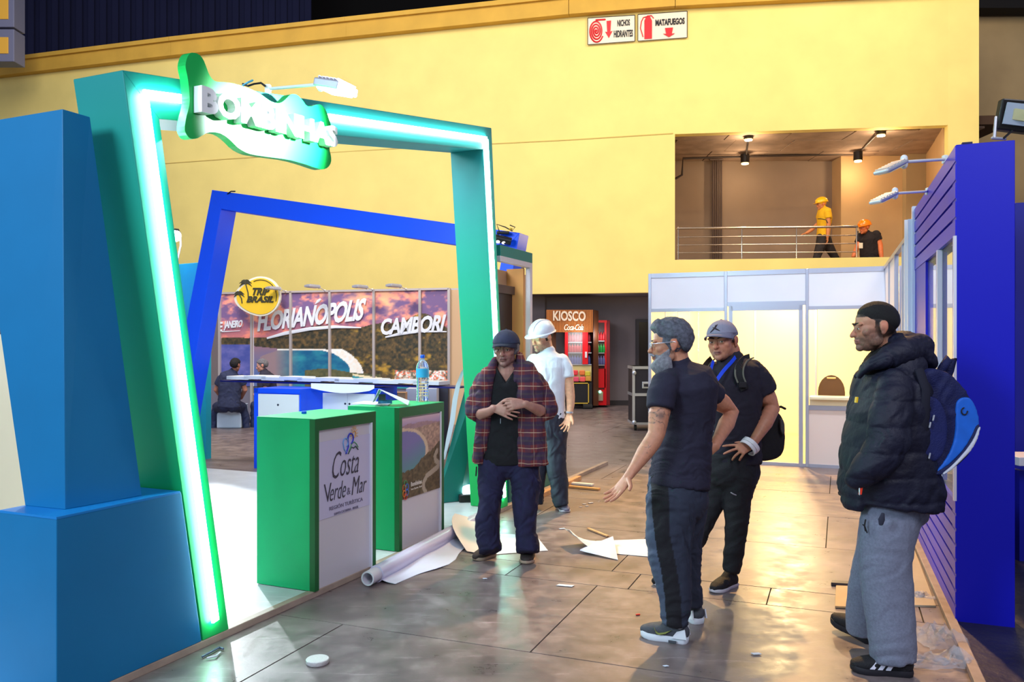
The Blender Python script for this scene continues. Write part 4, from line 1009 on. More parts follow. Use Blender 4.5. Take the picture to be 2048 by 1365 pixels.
# dark blue wall further right, with a white shelf
dz = 1.54*F/405
top(MB().box(P(2030, 1095, dz), V*3.2, U*.1, (0, 0, 2.62)), 'blue_partition', mat('blue_shade', rgb(0, 8, 150), .5), 'dark blue partition at the right edge behind the blue column', 'partition', bevel=.003)
top(MB().box(P(2039, 933, 5.6), (.8, 0, 0), (0, .3, 0), (0, 0, .06)), 'white_shelf', wpn, 'white shelf end at the right edge of the picture', 'shelf', bevel=.004)
top(MB().box(P(2039, 1130, 5.75), (.04, 0, 0), (0, .2, 0), (0, 0, .66)), 'shelf_support', mat('blue_shade', rgb(0, 8, 150), .5), 'dark blue upright carrying the white shelf at the right edge', 'support')
# floodlight on the column
fl_ = thing('floodlight', 'black flat floodlight on a bracket above the blue column', 'lamp', Rp(.02, .2, 2.64))
c = P(2035, 231, 4.4); x_ = Vector((.97, .1, -.02)).normalized()
q = [P(2006, 196, 4.4), P(1994, 258, 4.45), P(2075, 268, 4.4), P(2085, 202, 4.35)]
MB().prism([q[1], q[2], q[3], q[0]], (0, .05, 0)).build('housing', lb, fl_, bevel=.008)
q = [P(2014, 205, 4.39), P(2004, 248, 4.43), P(2070, 256, 4.38), P(2078, 212, 4.34)]
MB().prism([q[1], q[2], q[3], q[0]], (0, -.008, 0)).build('glass', mat('flood_glass', rgb(170, 180, 196), .2), fl_)
q = [P(2028, 218, 4.38), P(2022, 240, 4.41), P(2052, 244, 4.37), P(2056, 222, 4.34)]
MB().prism([q[1], q[2], q[3], q[0]], (0, -.012, 0)).build('led_plate', mat('led_off', rgb(206, 196, 150), .4), fl_)
MB().tube([P(1989, 275, 4.45), P(1992, 235, 4.45)], .008, n=8).build('bracket', al, fl_); MB().tube([P(1985, 276, 4.45), P(2010, 278, 4.45)], .008, n=8).build('bracket', al, fl_)
MB().tube([P(2024, 262, 4.42), P(2008, 276, 4.42)], .006, n=6).build('cable', lb, fl_)
# ================================================================ kiosk and vending machine
KY = 19.6
kk = thing('kiosk_stand', 'wood-slatted drinks kiosk with lettering KIOSCO on its header', 'kiosk', P(1140, 820, KY))
def K(x, y, Y=KY): return P(x, y, Y)
def kbox(x0, y0, x1, y1, dep, nm, m, Y=KY, root=None, bevel=0, label=None):
    a = K(x0, y1, Y); b = K(x1, y0, Y)
    return MB().box(a, (b.x-a.x, 0, 0), (0, dep, 0), (0, 0, b.z-a.z)).build(nm, m, root or kk, label, bevel=bevel)
wood = mat('kiosk_wood', rgb(190, 112, 50), .6, var=.1, vs=4); woodd = mat('kiosk_wood_dark', rgb(104, 62, 34), .6)
kbox(1093, 620, 1186, 665, .5, 'header', woodd, Y=KY+.03)
for i in range(31):
    x = 1093+i*3.0; a = K(x+.3, 665); MB().box(a, (.024, 0, 0), (0, .03, 0), (0, 0, K(x, 620).z-a.z)).build('slat', wood, kk)
a = K(1186.5, 812); MB().box8([K(1186.5, 812), K(1197, 812, KY+.35), K(1197, 812, KY+.4), K(1186.5, 812, KY+.05), K(1186.5, 620), K(1197, 622, KY+.35), K(1197, 622, KY+.4), K(1186.5, 620, KY+.05)]).build('side_board', woodd, kk)
text_on('KIOSCO', K(1106, 642, KY-.0), K(1171, 643, KY-.0), K(1106, 622, KY), (0, -1, 0), .03, offset=.03).build('lettering', mat('kiosk_letter', rgb(226, 206, 184), .5), kk)
text_on('Coca-Cola', K(1128, 661, KY-.0), K(1167, 661, KY-.0), K(1128, 649, KY), (0, -1, 0), .02, shear=.35, offset=.02, spacing=.85).build('lettering', mat('kiosk_letter', rgb(226, 206, 184), .5), kk)
redm = mat('fridge_red', rgb(214, 10, 24), .35)
kbox(1130, 665, 1183, 812, .05, 'back_board', mat('kiosk_black', rgb(26, 24, 28), .5), Y=KY+.45)
kbox(1098, 665, 1112, 812, .05, 'rear_post', woodd, Y=KY+.3)
fr_ = kbox(1130, 665, 1136, 729, .3, 'fridge_frame', redm); kbox(1165, 665, 1176, 729, .06, 'fridge_frame', redm)
kbox(1136, 665, 1165, 729, .02, 'glass_door', mat('fridge_glass', (1, 1, 1), .05, alpha=.1), Y=KY+.01)
for y in (684.5, 705.5, 729): kbox(1136, y, 1183, y+1.5, .3, 'shelf', al, Y=KY+.03)
kbox(1170, 704, 1174, 716, .02, 'door_tag', wpn, Y=KY-.02)
bot = {}
def kbottle(x, yb, c, h=.21, Y=KY+.1, root_label='', grp='bottles in the kiosk fridge'):
    if c not in bot:
        mb = MB().lathe([(.034, 0), (.036, .02), (.036, h*.55), (.03, h*.72), (.013, h*.86), (.013, h)], n=10); me = mb.mesh('bottle'); me.materials.append(mat('soda%s' % (c,), rgb(*c), .25))
        me.polygons.foreach_set('use_smooth', [True]*len(me.polygons)); bot[c] = me
    p_ = P(x, yb, Y); o = link('soda_bottle', bot[c], None, None, p_); tag(o, root_label, 'bottle', grp)
for row, (yb, c, nm) in enumerate(((684, (150, 40, 60), 'small dark red soda bottle on the top shelf of the kiosk fridge'), (705, (178, 20, 40), 'red soda bottle on the middle shelf of the kiosk fridge'), (728.5, (70, 80, 150), 'clear blue water bottle on the bottom shelf of the kiosk fridge'))):
    for i in range(5): kbottle(1139.5+i*5.4, yb, c, root_label=nm, grp='bottles on kiosk fridge shelf %s' % ('top', 'middle', 'bottom')[row])
    kbottle(1178, yb, c, root_label=nm, grp='bottles on kiosk fridge shelf %s' % ('top', 'middle', 'bottom')[row])
kbox(1140, 731, 1183, 763, .3, 'snack_case', mat('snack_case', rgb(205, 190, 130), .4), Y=KY+.06)
for i, (x, y, c) in enumerate(((1150, 746, (226, 60, 70)), (1164, 746, (225, 120, 60)), (1175, 748, (205, 190, 60)), (1152, 759, (225, 80, 110)), (1165, 759, (240, 90, 90)), (1176, 758, (210, 150, 60)))):
    a = K(x-5, y+5, KY); mbq = MB().box(a, (.13, 0, 0), (0, .04, 0), (0, 0, .12)); o = mbq.build('snack_bag', mat('bag%d' % i, rgb(*c), .4), bevel=.02)
    tag(o, ['red snack bag at the left of the upper snack row', 'orange snack bag in the middle of the upper snack row', 'yellow snack bag at the right of the upper snack row', 'pink snack bag at the left of the lower snack row', 'bright red snack bag in the middle of the lower snack row', 'ochre snack bag at the right of the lower snack row'][i], 'snack bag', 'snack bags in the kiosk')
kbox(1143, 765, 1184, 809, .3, 'base_cabinet', mat('kiosk_black', rgb(26, 24, 28), .5), Y=KY+.02)
gold = mat('gold_line', rgb(206, 172, 60), .4)
for x0, y0, x1, y1 in ((1146, 766, 1178, 768), (1146, 806, 1178, 808), (1176, 766, 1178, 808), (1146, 766, 1148, 808)): kbox(x0, y0, x1, y1, .01, 'border_line', gold, Y=KY)
p_ = K(1174, 815, KY+.05)
MB().tube([p_+Vector((-.1, 0, 0)), p_+Vector((.12, 0, 0))], .1, n=16, cap='flat', ax=(0, 0, 1)).build('wheel', mat('tyre', rgb(20, 18, 18), .7), kk, smooth=True)
p_ = K(1106, 815, KY+.05); MB().tube([p_+Vector((-.1, 0, 0)), p_+Vector((.12, 0, 0))], .1, n=16, cap='flat', ax=(0, 0, 1)).build('wheel', mat('tyre', rgb(20, 18, 18), .7), kk, smooth=True)
vm = thing('vending_machine', 'red drinks vending machine right of the wooden kiosk', 'vending machine', K(1210, 810, 20.1))
def vbox(x0, y0, x1, y1, dep, nm, m, Y=20.1, b=0): return kbox(x0, y0, x1, y1, dep, nm, m, Y=Y, root=vm, bevel=b)
vbox(1186, 641, 1220, 811, .55, 'cabinet', mat('vend_side', rgb(120, 16, 24), .5), Y=20.13, b=.01)
vbox(1190, 641, 1214, 645.5, .04, 'frame', redm); vbox(1209, 645.5, 1213, 811, .04, 'frame', redm)
vbox(1190, 645.5, 1209, 736, .02, 'display', mat('vend_dark', rgb(60, 20, 26), .4), Y=20.12)
vbox(1190, 738, 1211, 776, .03, 'lower_panel', redm); vbox(1190, 780, 1209, 811, .02, 'dispenser', redm); vbox(1196, 784, 1206, 802, .03, 'coin_panel', mat('coin_grey', rgb(170, 150, 130), .5), Y=20.06)
MB().disc(K(1200, 784, 20.04), .035, (0, -1, 0), .02, 12).build('green_button', mat('green_on', (.2, 1, .5), .4, emis=(.2, 1, .5), es=4), vm)
for y in (682, 706, 730): vbox(1190, y, 1209, y+1.2, .1, 'shelf', al, Y=20.02)
for row, (yb, c, nm) in enumerate(((681.5, (190, 40, 50), 'red soda bottle in the upper row of the vending machine'), (705.5, (30, 140, 60), 'green soda bottle in the middle row of the vending machine'), (729.5, (90, 90, 140), 'dark soda bottle in the lower row of the vending machine'))):
    for i in range(3): kbottle(1197+i*5.2, yb, c, Y=20.06, root_label=nm, grp='bottles in vending row %s' % ('top', 'middle', 'bottom')[row])
lamp('POINT', 'fridge_light', K(1158, 672, KY-.25), 9, (1, .95, .95), size=.15)
lamp('POINT', 'vending_light', K(1204, 670, 19.7), 7, (1, .9, .9), size=.15)
# flight case
FY = 14.6
fc = thing('flight_case', 'black flight case with aluminium edges on castors left of the white booth', 'case', P(1290, 862, FY))
fa, fb = P(1266, 850, FY), P(1316, 733, FY); fw = fb.x-fa.x; fh = fb.z-fa.z
MB().box(fa, (fw, 0, 0), (0, .6, 0), (0, 0, fh)).build('shell', mat('case_black', rgb(34, 32, 42), .5), fc, bevel=.01)
ea = mat('case_alu', rgb(200, 206, 220), .3, .7)
for z in (0, fh*.49, fh-.05): MB().box(fa+Vector((-.012, -.012, z)), (fw+.02, 0, 0), (0, .62, 0), (0, 0, .05 if z else .04)).build('edge_profile', ea, fc)
for x in (-.012, fw-.03): MB().box(fa+Vector((x, -.013, 0)), (.045, 0, 0), (0, .03, 0), (0, 0, fh)).build('edge_profile', ea, fc)
for z in (.08, fh-.08):
    for x in (.02, fw-.06): MB().ell(fa+Vector((x, -.01, z-.04)), (.04, .02, .04)).build('ball_corner', ea, fc, smooth='all')
MB().box(fa+Vector((.16, -.02, fh*.62)), (.17, 0, 0), (0, .02, 0), (0, 0, .12)).build('latch_plate', ea, fc, bevel=.006)
MB().box(fa+Vector((.19, -.03, fh*.65)), (.11, 0, 0), (0, .012, 0), (0, 0, .05)).build('handle', mat('case_black', rgb(34, 32, 42), .5), fc)
for x in (.05, fw-.08):
    p_ = fa+Vector((x, .05, -.055)); MB().tube([p_+Vector((-.02, 0, 0)), p_+Vector((.02, 0, 0))], .05, n=14, cap='flat', ax=(0, 0, 1)).build('castor', mat('tyre', rgb(20, 18, 18), .7), fc, smooth=True)
# ================================================================ things on the floor
paper = mat('paper_sheet', rgb(226, 226, 232), .4)
def sheet3(name, rows_, label, cat, m=paper, th=.003):
    # rows of 3D points -> thin curved sheet
    R = len(rows_); Cn = len(rows_[0]); mb = MB(); vs = [p_ for r_ in rows_ for p_ in r_]; n = len(vs)
    nr = []
    for j in range(R):
        for i in range(Cn):
            a = rows_[j][min(i+1, Cn-1)]-rows_[j][max(i-1, 0)]; b = rows_[min(j+1, R-1)][i]-rows_[max(j-1, 0)][i]
            k = a.cross(b); k = k.normalized() if k.length > 1e-9 else Vector((0, 0, 1)); nr.append(k)
    vs2 = [v+k*th for v, k in zip(vs, nr)]
    fs = []
    for j in range(R-1):
        for i in range(Cn-1):
            a = j*Cn+i; fs.append((a+1, a, a+Cn, a+Cn+1)); fs.append((n+a, n+a+1, n+a+Cn+1, n+a+Cn))
    ring = [i for i in range(Cn)]+[j*Cn+Cn-1 for j in range(1, R)]+[(R-1)*Cn+i for i in range(Cn-2, -1, -1)]+[j*Cn for j in range(R-2, 0, -1)]
    for a, b in zip(ring, ring[1:]+ring[:1]): fs.append((a, b, n+b, n+a))
    mb.add(vs+vs2, fs); o = top(mb, name, m, label, cat, smooth=True); return o
rg = lambda x, y, z=.003: G(x, y, 0)+Vector((0, 0, z))
def lerp(a, b, t): return a+(b-a)*t
# flat sheet with a lifted left corner and a folded flap
c00, c10, c11, c01 = rg(1165, 1104), rg(1308, 1116), rg(1300, 1082), rg(1140, 1088)
rows_ = []
for j in range(9):
    row = []
    for i in range(17):
        u_, v_ = i/16, j/8; q = lerp(lerp(c00, c10, u_), lerp(c01, c11, u_), v_)
        lift = .11*max(0, 1-u_*3.2)**2+.02*math.sin(u_*7+v_*3)**2*(1-abs(2*v_-1))+.02*max(0, v_-.6)
        row.append(q+Vector((-.05*max(0, 1-u_*4)*1, 0, lift)))
    rows_.append(row)
sheet3('paper_sheet', rows_, 'large white sheet with curled left corner, lying left of the bearded man', 'paper')
q0, q1, q2 = rg(1160, 1108, .02), rg(1236, 1122, .004), rg(1226, 1092, .06)
rows_ = [[lerp(q0, q1, i/8)+Vector((0, 0, .0)) for i in range(9)], [lerp(lerp(q0, q1, i/8), lerp(q0, q2, i/8), .5)+Vector((0, 0, .035*math.sin(i/8*3.14))) for i in range(9)], [lerp(q0, q2, i/8)+Vector((0, 0, .01)) for i in range(9)]]
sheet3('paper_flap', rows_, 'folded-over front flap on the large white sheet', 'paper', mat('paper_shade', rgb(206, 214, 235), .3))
c00, c10, c11, c01 = rg(985, 1111, .002), rg(1096, 1103, .002), rg(1072, 1073, .002), rg(985, 1068, .002)
sheet3('paper_sheet', [[lerp(lerp(c00, c10, i/6), lerp(c01, c11, i/6), j/4) for i in range(7)] for j in range(5)], 'flat white sheet under the feet of the man in plaid', 'paper')
# curled piece left of plaid man's foot
rows_ = []
for j in range(7):
    row = []
    for i in range(9):
        u_, v_ = i/8, j/6; a = lerp(rg(934, 1106, .004), rg(975, 1112, .004), u_); b = lerp(rg(926, 1068, .0), rg(985, 1050, .0), u_)
        q = lerp(a, b, v_); row.append(q+Vector((-.10*math.sin(v_*2.4)*(1-u_), 0, .16*math.sin(v_*1.5)*(1-u_)**1.0+.004)))
    rows_.append(row)
sheet3('paper_curl', rows_, 'curled cream paper standing up beside the left foot of the man in plaid', 'paper', mat('paper_cream', rgb(236, 216, 210), .5))
# big roll of film with a tail
ra = G(752, 1166); ra = Vector((ra.x, ra.y, .055)); rb = G(955, 1052); rb = Vector((rb.x, rb.y, .055))
rl = thing('film_roll', 'long roll of white glossy film along the stand edge', 'roll', ra)
gp = mat('film_white', rgb(206, 200, 228), .22)
t_ = (rb-ra).normalized(); s_ = t_.cross(Vector((0, 0, 1))).normalized(); u_ = s_.cross(t_)
def hollow(a, b, ro, ri, n=28):
    mb = MB(); vs = []
    for c_, r_ in ((a, ro), (b, ro), (b, ri), (a, ri)):
        for i in range(n): w = 2*math.pi*i/n; vs.append(c_+s_*r_*math.cos(w)+u_*r_*math.sin(w))
    fs = []
    for k in range(4):
        for i in range(n): fs.append((k*n+i, k*n+(i+1) % n, ((k+1) % 4)*n+(i+1) % n, ((k+1) % 4)*n+i))
    return mb.add(vs, fs)
hollow(ra-t_*.11, ra+t_*.1, .046, .036).build('core_tube', mat('core_white', rgb(214, 208, 220), .5), rl, smooth=True)
hollow(ra, rb, .055, .047).build('film_wrap', gp, rl, smooth=True)
rows_ = []
for j in range(7):
    v_ = j/6; row = []
    for i in range(13):
        q = lerp(ra, rb, .0+i/12*.93); w = (.22 if i < 9 else .15)*(1-.15*math.sin(i*1.1))*(.55+.45*min(1, i/3.0)); o_ = s_*(.02+w*v_)
        row.append(Vector((q.x, q.y, 0))+Vector((o_.x, o_.y, .006+.03*(1-v_)**3+.004*math.sin(i*1.7+v_*3))))
    rows_.append(row)
sheet3('film_tail', rows_, 'unrolled tail of white film on the floor beside the long roll', 'film', mat('film_tail', rgb(214, 216, 236), .3))
def stick(p0, p1, w, h, m, label, name='wood_strip'):
    a, b = rg(*p0, .004), rg(*p1, .004); b_ = bar(a+Vector((0, 0, h/2)), b+Vector((0, 0, h/2)), w, h)
    top(b_, name, m, label, 'wood', bevel=.001)
stick((1176, 1060), (1216, 1076), .022, .012, tw, 'thin wooden strip on the floor behind the large white sheet')
stick((1140, 969), (1186, 973), .07, .02, mat('plank_white', rgb(232, 222, 212), .5), 'short white plank beside the shoes of the man in the white helmet')
stick((1138, 976), (1199, 982), .05, .02, mat('plank_orange', rgb(224, 158, 96), .6), 'short orange plank just in front of the white plank')
pk = top(MB().lathe([(.052, 0), (.055, .004), (.055, .02), (.052, .023), (0, .023)], G(635, 1327, .001), 28), 'puck', mat('puck_white', rgb(206, 200, 200), .4, bump=.5, bs=90), 'round white disc lying on the floor in the foreground', 'disc', smooth=True)
top(MB().box(rg(1112, 1173), (.10, -.03, 0), (.02, .03, 0), (0, 0, .003)), 'tape_scrap', pw, 'white tape scrap on the floor in front of the man in plaid', 'scrap', bevel=.001)
top(MB().box(rg(1272, 1233), (.025, .005, 0), (0, .012, 0), (0, 0, .006)), 'red_scrap', red, 'small red scrap on the floor left of the grey sneaker', 'scrap', bevel=.001)
rs = np.random.RandomState(3)
for i, (x, y) in enumerate(((1166, 1010), (1172, 1014), (1178, 1008), (1160, 1016), (968, 1160), (1330, 1336), (1508, 1312), (1120, 1060))):
    a = rg(x, y); s1 = .02+.03*rs.rand(); top(MB().box(a, (s1, s1*.5*rs.rand(), 0), (-.01, s1*.5, 0), (0, 0, .004)), 'paper_crumb', pw, 'tiny white paper crumb lying on the floor', 'scrap', 'paper crumbs on the floor', bevel=.001)
# cable bits at the near corner
top(MB().tube([rg(405, 1318, .01), rg(425, 1308, .012), rg(438, 1300, .01), rg(446, 1303, .012)], .006, n=6), 'cable_offcut', mat('cable_grey', rgb(90, 100, 130), .4), 'short cable offcut on the floor below the portal leg', 'cable')
top(MB().tube([rg(415, 1321, .01), rg(432, 1318, .012), rg(440, 1310, .01)], .005, n=6), 'cable_offcut', mat('cable_white', rgb(210, 214, 222), .4), 'short white cable offcut beside the grey one below the portal leg', 'cable')
# boards beside the blue wall
bd = mat('board_beige', rgb(178, 158, 132), .55, var=.08, vs=4)
a, b, c, d = rg(1822, 1084, .0), rg(1872, 1216, .0), rg(1740, 1212, .0), rg(1790, 1090, .0)
top(MB().prism([a, b, c, d], (0, 0, .012)), 'floor_board', bd, 'beige board on the floor between the man in grey sweatpants and the blue wall', 'board', bevel=.002)
a, b, c, d = rg(1672, 1176), rg(1720, 1178), rg(1716, 1220), rg(1670, 1218)
top(MB().prism([a, b, c, d], (0, 0, .012)), 'cover_plate', mat('plate_tan', rgb(186, 146, 104), .5, var=.1, vs=5), 'small tan cover plate on the floor behind the black shoe', 'board', bevel=.002)
a, b, c, d = rg(1664, 1168), rg(1712, 1171), rg(1710, 1176), rg(1662, 1173)
top(MB().prism([a, b, c, d], (0, 0, .02)), 'metal_strip', mat('strip_dark', rgb(66, 62, 66), .4), 'dark strip along the back edge of the small tan plate', 'strip', bevel=.001)
# crumpled clear plastic
def crumple(x, y, w, d_, h, label, seed):
    c_ = rg(x, y, 0); N_ = 16; rows_ = []
    for j in range(N_):
        row = []
        for i in range(N_):
            u_, v_ = i/(N_-1), j/(N_-1); z_ = abs(noise.noise(Vector((u_*4+seed, v_*4, 0))))*2*h+abs(noise.noise(Vector((u_*9, v_*9+seed, 2))))*h
            ed = min(u_, v_, 1-u_, 1-v_)*5; z_ *= min(1, ed+.1)
            row.append(c_+Vector(((u_-.5)*w+.03*noise.noise(Vector((u_*5, v_*5, seed))), (v_-.5)*d_+.05*noise.noise(Vector((v_*5, u_*5, seed+5))), z_+.004)))
        rows_.append(row)
    sheet3('plastic_film', rows_, label, 'plastic', mat('clear_film', rgb(225, 225, 235), .08, alpha=.15, bump=.5, bs=20), th=.002)
crumple(1875, 1284, .22, .26, .07, 'crumpled clear plastic film next to the kerb behind the striped sneaker', 3)
crumple(1880, 1330, .34, .14, .05, 'crumpled clear plastic film strip right of the striped sneaker', 8)
crumple(1842, 1196, .12, .12, .02, 'small scrap of clear film on the beige board', 12)
crumple(838, 1058, .5, .5, .012, 'wrinkled clear film on the stand platform between the further counter and the portal leg', 15)
# ================================================================ people
def bake(mb, voxel, smooth=4, name='m', cut=None):
    me = mb.mesh(name); o = bpy.data.objects.new(name, me); COL.objects.link(o)
    r = o.modifiers.new('r', 'REMESH'); r.mode = 'VOXEL'; r.voxel_size = voxel; r.adaptivity = 0
    if smooth:
        s = o.modifiers.new('s', 'SMOOTH'); s.factor = .5; s.iterations = smooth
    dg = bpy.context.evaluated_depsgraph_get(); out = bpy.data.meshes.new_from_object(o.evaluated_get(dg))
    bpy.data.objects.remove(o); bpy.data.meshes.remove(me); out.name = name
    out.polygons.foreach_set('use_smooth', [True]*len(out.polygons))
    return out
def getco(me):
    a = np.empty(len(me.vertices)*3, 'f'); me.vertices.foreach_get('co', a); return a.reshape(-1, 3).astype(float)
def getno(me):
    a = np.empty(len(me.vertices)*3, 'f'); me.vertices.foreach_get('normal', a); return a.reshape(-1, 3).astype(float)
def setco(me, co): me.vertices.foreach_set('co', co.astype('f').ravel()); me.update()
def pix(co):
    Y = co[:, 1]; return CX+co[:, 0]/Y*F, HY-(co[:, 2]-HC)/Y*F
def folds(me, amp, seed=0, fx=14, fz=26, mask=None, warp=1.4):
    co = getco(me); no = getno(me)
    x, y, z = co[:, 0]*fx+co[:, 1]*fx*.6, co[:, 1]*fx, co[:, 2]*fz
    w = fbm(x*.5+seed, z*.25+y*.3+seed*2, 40+seed, 3)*warp*4
    r = fbm(x*.45+w+100, z*.45+y*.2+w*.6+100, 50+seed, 3)
    d = (1-np.abs(r-.5)*4)*amp
    if mask is not None: d = d*mask(co)
    setco(me, co+no*d[:, None])
def finish(me, name, m, parent, label=None, paint=None, attr='paint'):
    co = getco(me); off = np.array(org[parent])
    if paint is not None:
        c = np.clip(paint(co), 0, 1); at = me.color_attributes.new(attr, 'FLOAT_COLOR', 'POINT')
        lin = np.where(c <= .04045, c/12.92, ((c+.055)/1.055)**2.4)
        at.data.foreach_set('color', np.concatenate([lin, np.ones((len(lin), 1))], 1).astype('f').ravel())
    setco(me, co-off)
    me.materials.clear()
    o = link(name, me, m, parent, (0, 0, 0), label); return o
skinm = mat('skin', (1, 1, 1), .48, attr='paint', bump=.12, bs=220)
skinm.node_tree.nodes['Principled BSDF'].inputs['Subsurface Weight'].default_value = .08
skinm.node_tree.nodes['Principled BSDF'].inputs['Subsurface Radius'].default_value = (.02, .008, .004)
paintm = mat('painted_cloth', (1, 1, 1), .85, attr='paint', bump=.25, bs=300, var=.06, vs=30)
def cloth(name, c, var=.08, rough=.9, bump=.3, bs=260, sheen=0): return mat(name, rgb(*c), rough, var=var, vs=18, bump=bump, bs=bs, sheen=sheen)
class Fig:
    """pose in picture positions at depth Yb; every tube gets its own radii in metres"""
    def __init__(s, Yb, name_label, foot): s.Y = Yb; s.root = thing('person', name_label, 'person', foot)
    def p(s, x, y, d=0): return P(x, y, s.Y+d)
    def tube(s, mb, rows, ex=2.0, n=18, cap='round', capb=None):
        # rows: x, y, d, half-width px, half-depth px
        k = lambda r: (s.Y+r[2])/F
        return mb.tube([s.p(*r[:3]) for r in rows], [r[3]*k(r) for r in rows], [(r[4] if len(r) > 4 else r[3])*k(r) for r in rows], n=n, ex=ex, cap=cap, capb=capb)
def RotM(yaw, pitch=0, roll=0):
    # yaw 0 looks at the camera (-Y), -90 looks to picture left; pitch + = looks down; roll + = tilts to the person's left
    return Matrix.Rotation(math.radians(yaw), 4, 'Z') @ Matrix.Rotation(math.radians(pitch), 4, 'X') @ Matrix.Rotation(math.radians(roll), 4, 'Y')
def head_prims(mb, M, jaw=1.0, nose=1.0, cheek=1.0, chinlen=0.0, eyes_closed=False):
    E = lambda c, r: mb.ell(c, r, M, 18, 12)
    E((0, .012, .032), (.075, .096, .088)); E((0, -.03, .035), (.066, .058, .062))
    E((0, -.028, -.035), (.062*jaw, .060, .062)); E((0, -.036, -.068-chinlen), (.047*jaw, .050, .044))
    E((0, -.030, -.004), (.0665, .0585, .050))
    E((0, -.074, -.092-chinlen), (.024, .020, .019))
    for sx in (-1, 1):
        E((sx*.038*cheek, -.050, -.020), (.026, .028, .024)); E((sx*.030, -.079, .020), (.030, .014, .009))
        E((sx*.046, -.012, -.058), (.017*jaw, .036, .030))
        E((sx*.031, -.074, .0), (.0165, .012, .0125))
        E((sx*.031, -.083, .0075), (.017, .0065, .0035 if not eyes_closed else .008)); E((sx*.031, -.0825, -.0085), (.016, .006, .003))
        # ear: rim and lobe
        E((sx*.078, .018, .0), (.009, .019, .029)); E((sx*.080, .014, -.024), (.007, .011, .012)); E((sx*.083, .028, .006), (.007, .010, .024))
        E((sx*.010, -.100, -.031), (.0085*nose, .010, .0085))
    A = lambda *p: M @ Vector(p)
    mb.tube([A(0, -.080, .016), A(0, -.092, -.006), A(0, -.105*(.5+.5*nose), -.026), A(0, -.108*(.55+.45*nose), -.033)], [.009, .009, .011*nose, .0115*nose], n=10)
    E((0, -.086, -.046), (.020, .010, .009))
    mb.tube([A(-.023, -.083, -.060), A(-.01, -.0935, -.0565), A(.01, -.0935, -.0565), A(.023, -.083, -.060)], [.003, .0055, .0055, .003], n=8, ax=(0, 0, 1))
    mb.tube([A(-.020, -.083, -.066), A(-.008, -.0915, -.0695), A(.008, -.0915, -.0695), A(.020, -.083, -.066)], [.003, .0065, .0065, .003], n=8, ax=(0, 0, 1))
def local(M, co):
    R = np.array(M.inverted()); return co @ R[:3, :3].T+R[:3, 3]
def smooth01(x, a, b): t = np.clip((x-a)/(b-a), 0, 1); return t*t*(3-2*t)
def skin_paint(M, base, lip, stub, stubc, extra=None):
    base, lip, stubc = [np.array(c)/255. for c in (base, lip, stubc)]
    def fn(co):
        q = local(M, co); x, y, z = q[:, 0], q[:, 1], q[:, 2]
        c = np.tile(base, (len(co), 1)); n = fbm(co[:, 0]*60+co[:, 1]*40+500, co[:, 2]*60+500, 5, 3)
        c *= (1+(n-.5)*.14)[:, None]
        near = (np.abs(x) < .11) & (np.abs(y) < .13) & (z > -.12) & (z < .14)
        blush = near*np.exp(-((np.abs(x)-.045)**2/.0006+(z+.03)**2/.0008))*(y < -.02)*.22
        blush = blush+near*np.exp(-(x**2/.0002+(z+.03)**2/.0004))*(y < -.085)*.3+near*(np.abs(x) > .078)*.35
        c = c*(1-blush[:, None])+(c*np.array([1.10, .80, .78]))*blush[:, None]
        so = near*np.exp(-((np.abs(x)-.031)**2/.0003+(z-.0)**2/.00012))*(y < -.05)*.22
        c = c*(1-so[:, None])
        li = near*(y < -.078)*(np.abs(x) < .024)*smooth01(-np.abs(z+.0625), -.011, -.007)
        c = c*(1-li[:, None]*.8)+lip*li[:, None]*.8
        mo = near*(y < -.08)*(np.abs(x) < .021)*np.exp(-((z+.063)/.0013)**2)
        c = c*(1-mo[:, None]*.75)
        if stub > 0:
            jawm = near*smooth01(-z, .028, .05)*(np.abs(x)*1.1-y*.35 > -.2)*smooth01(-(y-.035), 0, .03)
            mu = near*(y < -.07)*np.exp(-((z+.048)/.006)**2)*(np.abs(x) < .03)
            side = near*(np.abs(x) > .05)*smooth01(-z, -.01, .02)*smooth01(.03-y, 0, .02)
            s_ = np.clip(np.maximum(jawm, mu)+side*.8, 0, 1)*stub*(.7+.6*(fbm(co[:, 0]*300+90, co[:, 2]*300+90, 8, 2)-.3))*(1-li)
            c = c*(1-s_[:, None])+stubc*s_[:, None]
        if extra is not None: c = extra(c, co, q)
        return c
    return fn
def shell(name, M, R, C_, maskf, h, m, parent, nu=72, nv=48, nz=.0, nf=(60, 60), seed=1, label=None, sink=.94):
    # closed hair/beard shell: proud where mask is 1, sunk under the skin where it is 0
    mb = MB(); vs = []
    for j in range(nv+1):
        ph = -math.pi/2+math.pi*j/nv
        for i in range(nu):
            w = 2*math.pi*i/nu; d = Vector((math.cos(ph)*math.cos(w), math.cos(ph)*math.sin(w), math.sin(ph)))
            p0 = Vector((d.x*R[0], d.y*R[1], d.z*R[2]))+Vector(C_); k = maskf(p0)
            t = k*k*(3-2*k); n_ = noise.noise(Vector((p0.x*nf[0]+seed, p0.y*nf[0], p0.z*nf[1])))*nz*t
            hh = h(p0) if callable(h) else h
            f = sink+(1-sink)*t; q = Vector((d.x*(R[0]*f+hh*t+n_), d.y*(R[1]*f+hh*t+n_), d.z*(R[2]*f+hh*t+n_)))+Vector(C_)
            vs.append(M @ q)
    fs = []
    for j in range(nv):
        for i in range(nu): fs.append((j*nu+i, j*nu+(i+1) % nu, (j+1)*nu+(i+1) % nu, (j+1)*nu+i))
    mb.add(vs, fs); return mb.build(name, m, parent, label, smooth='all')
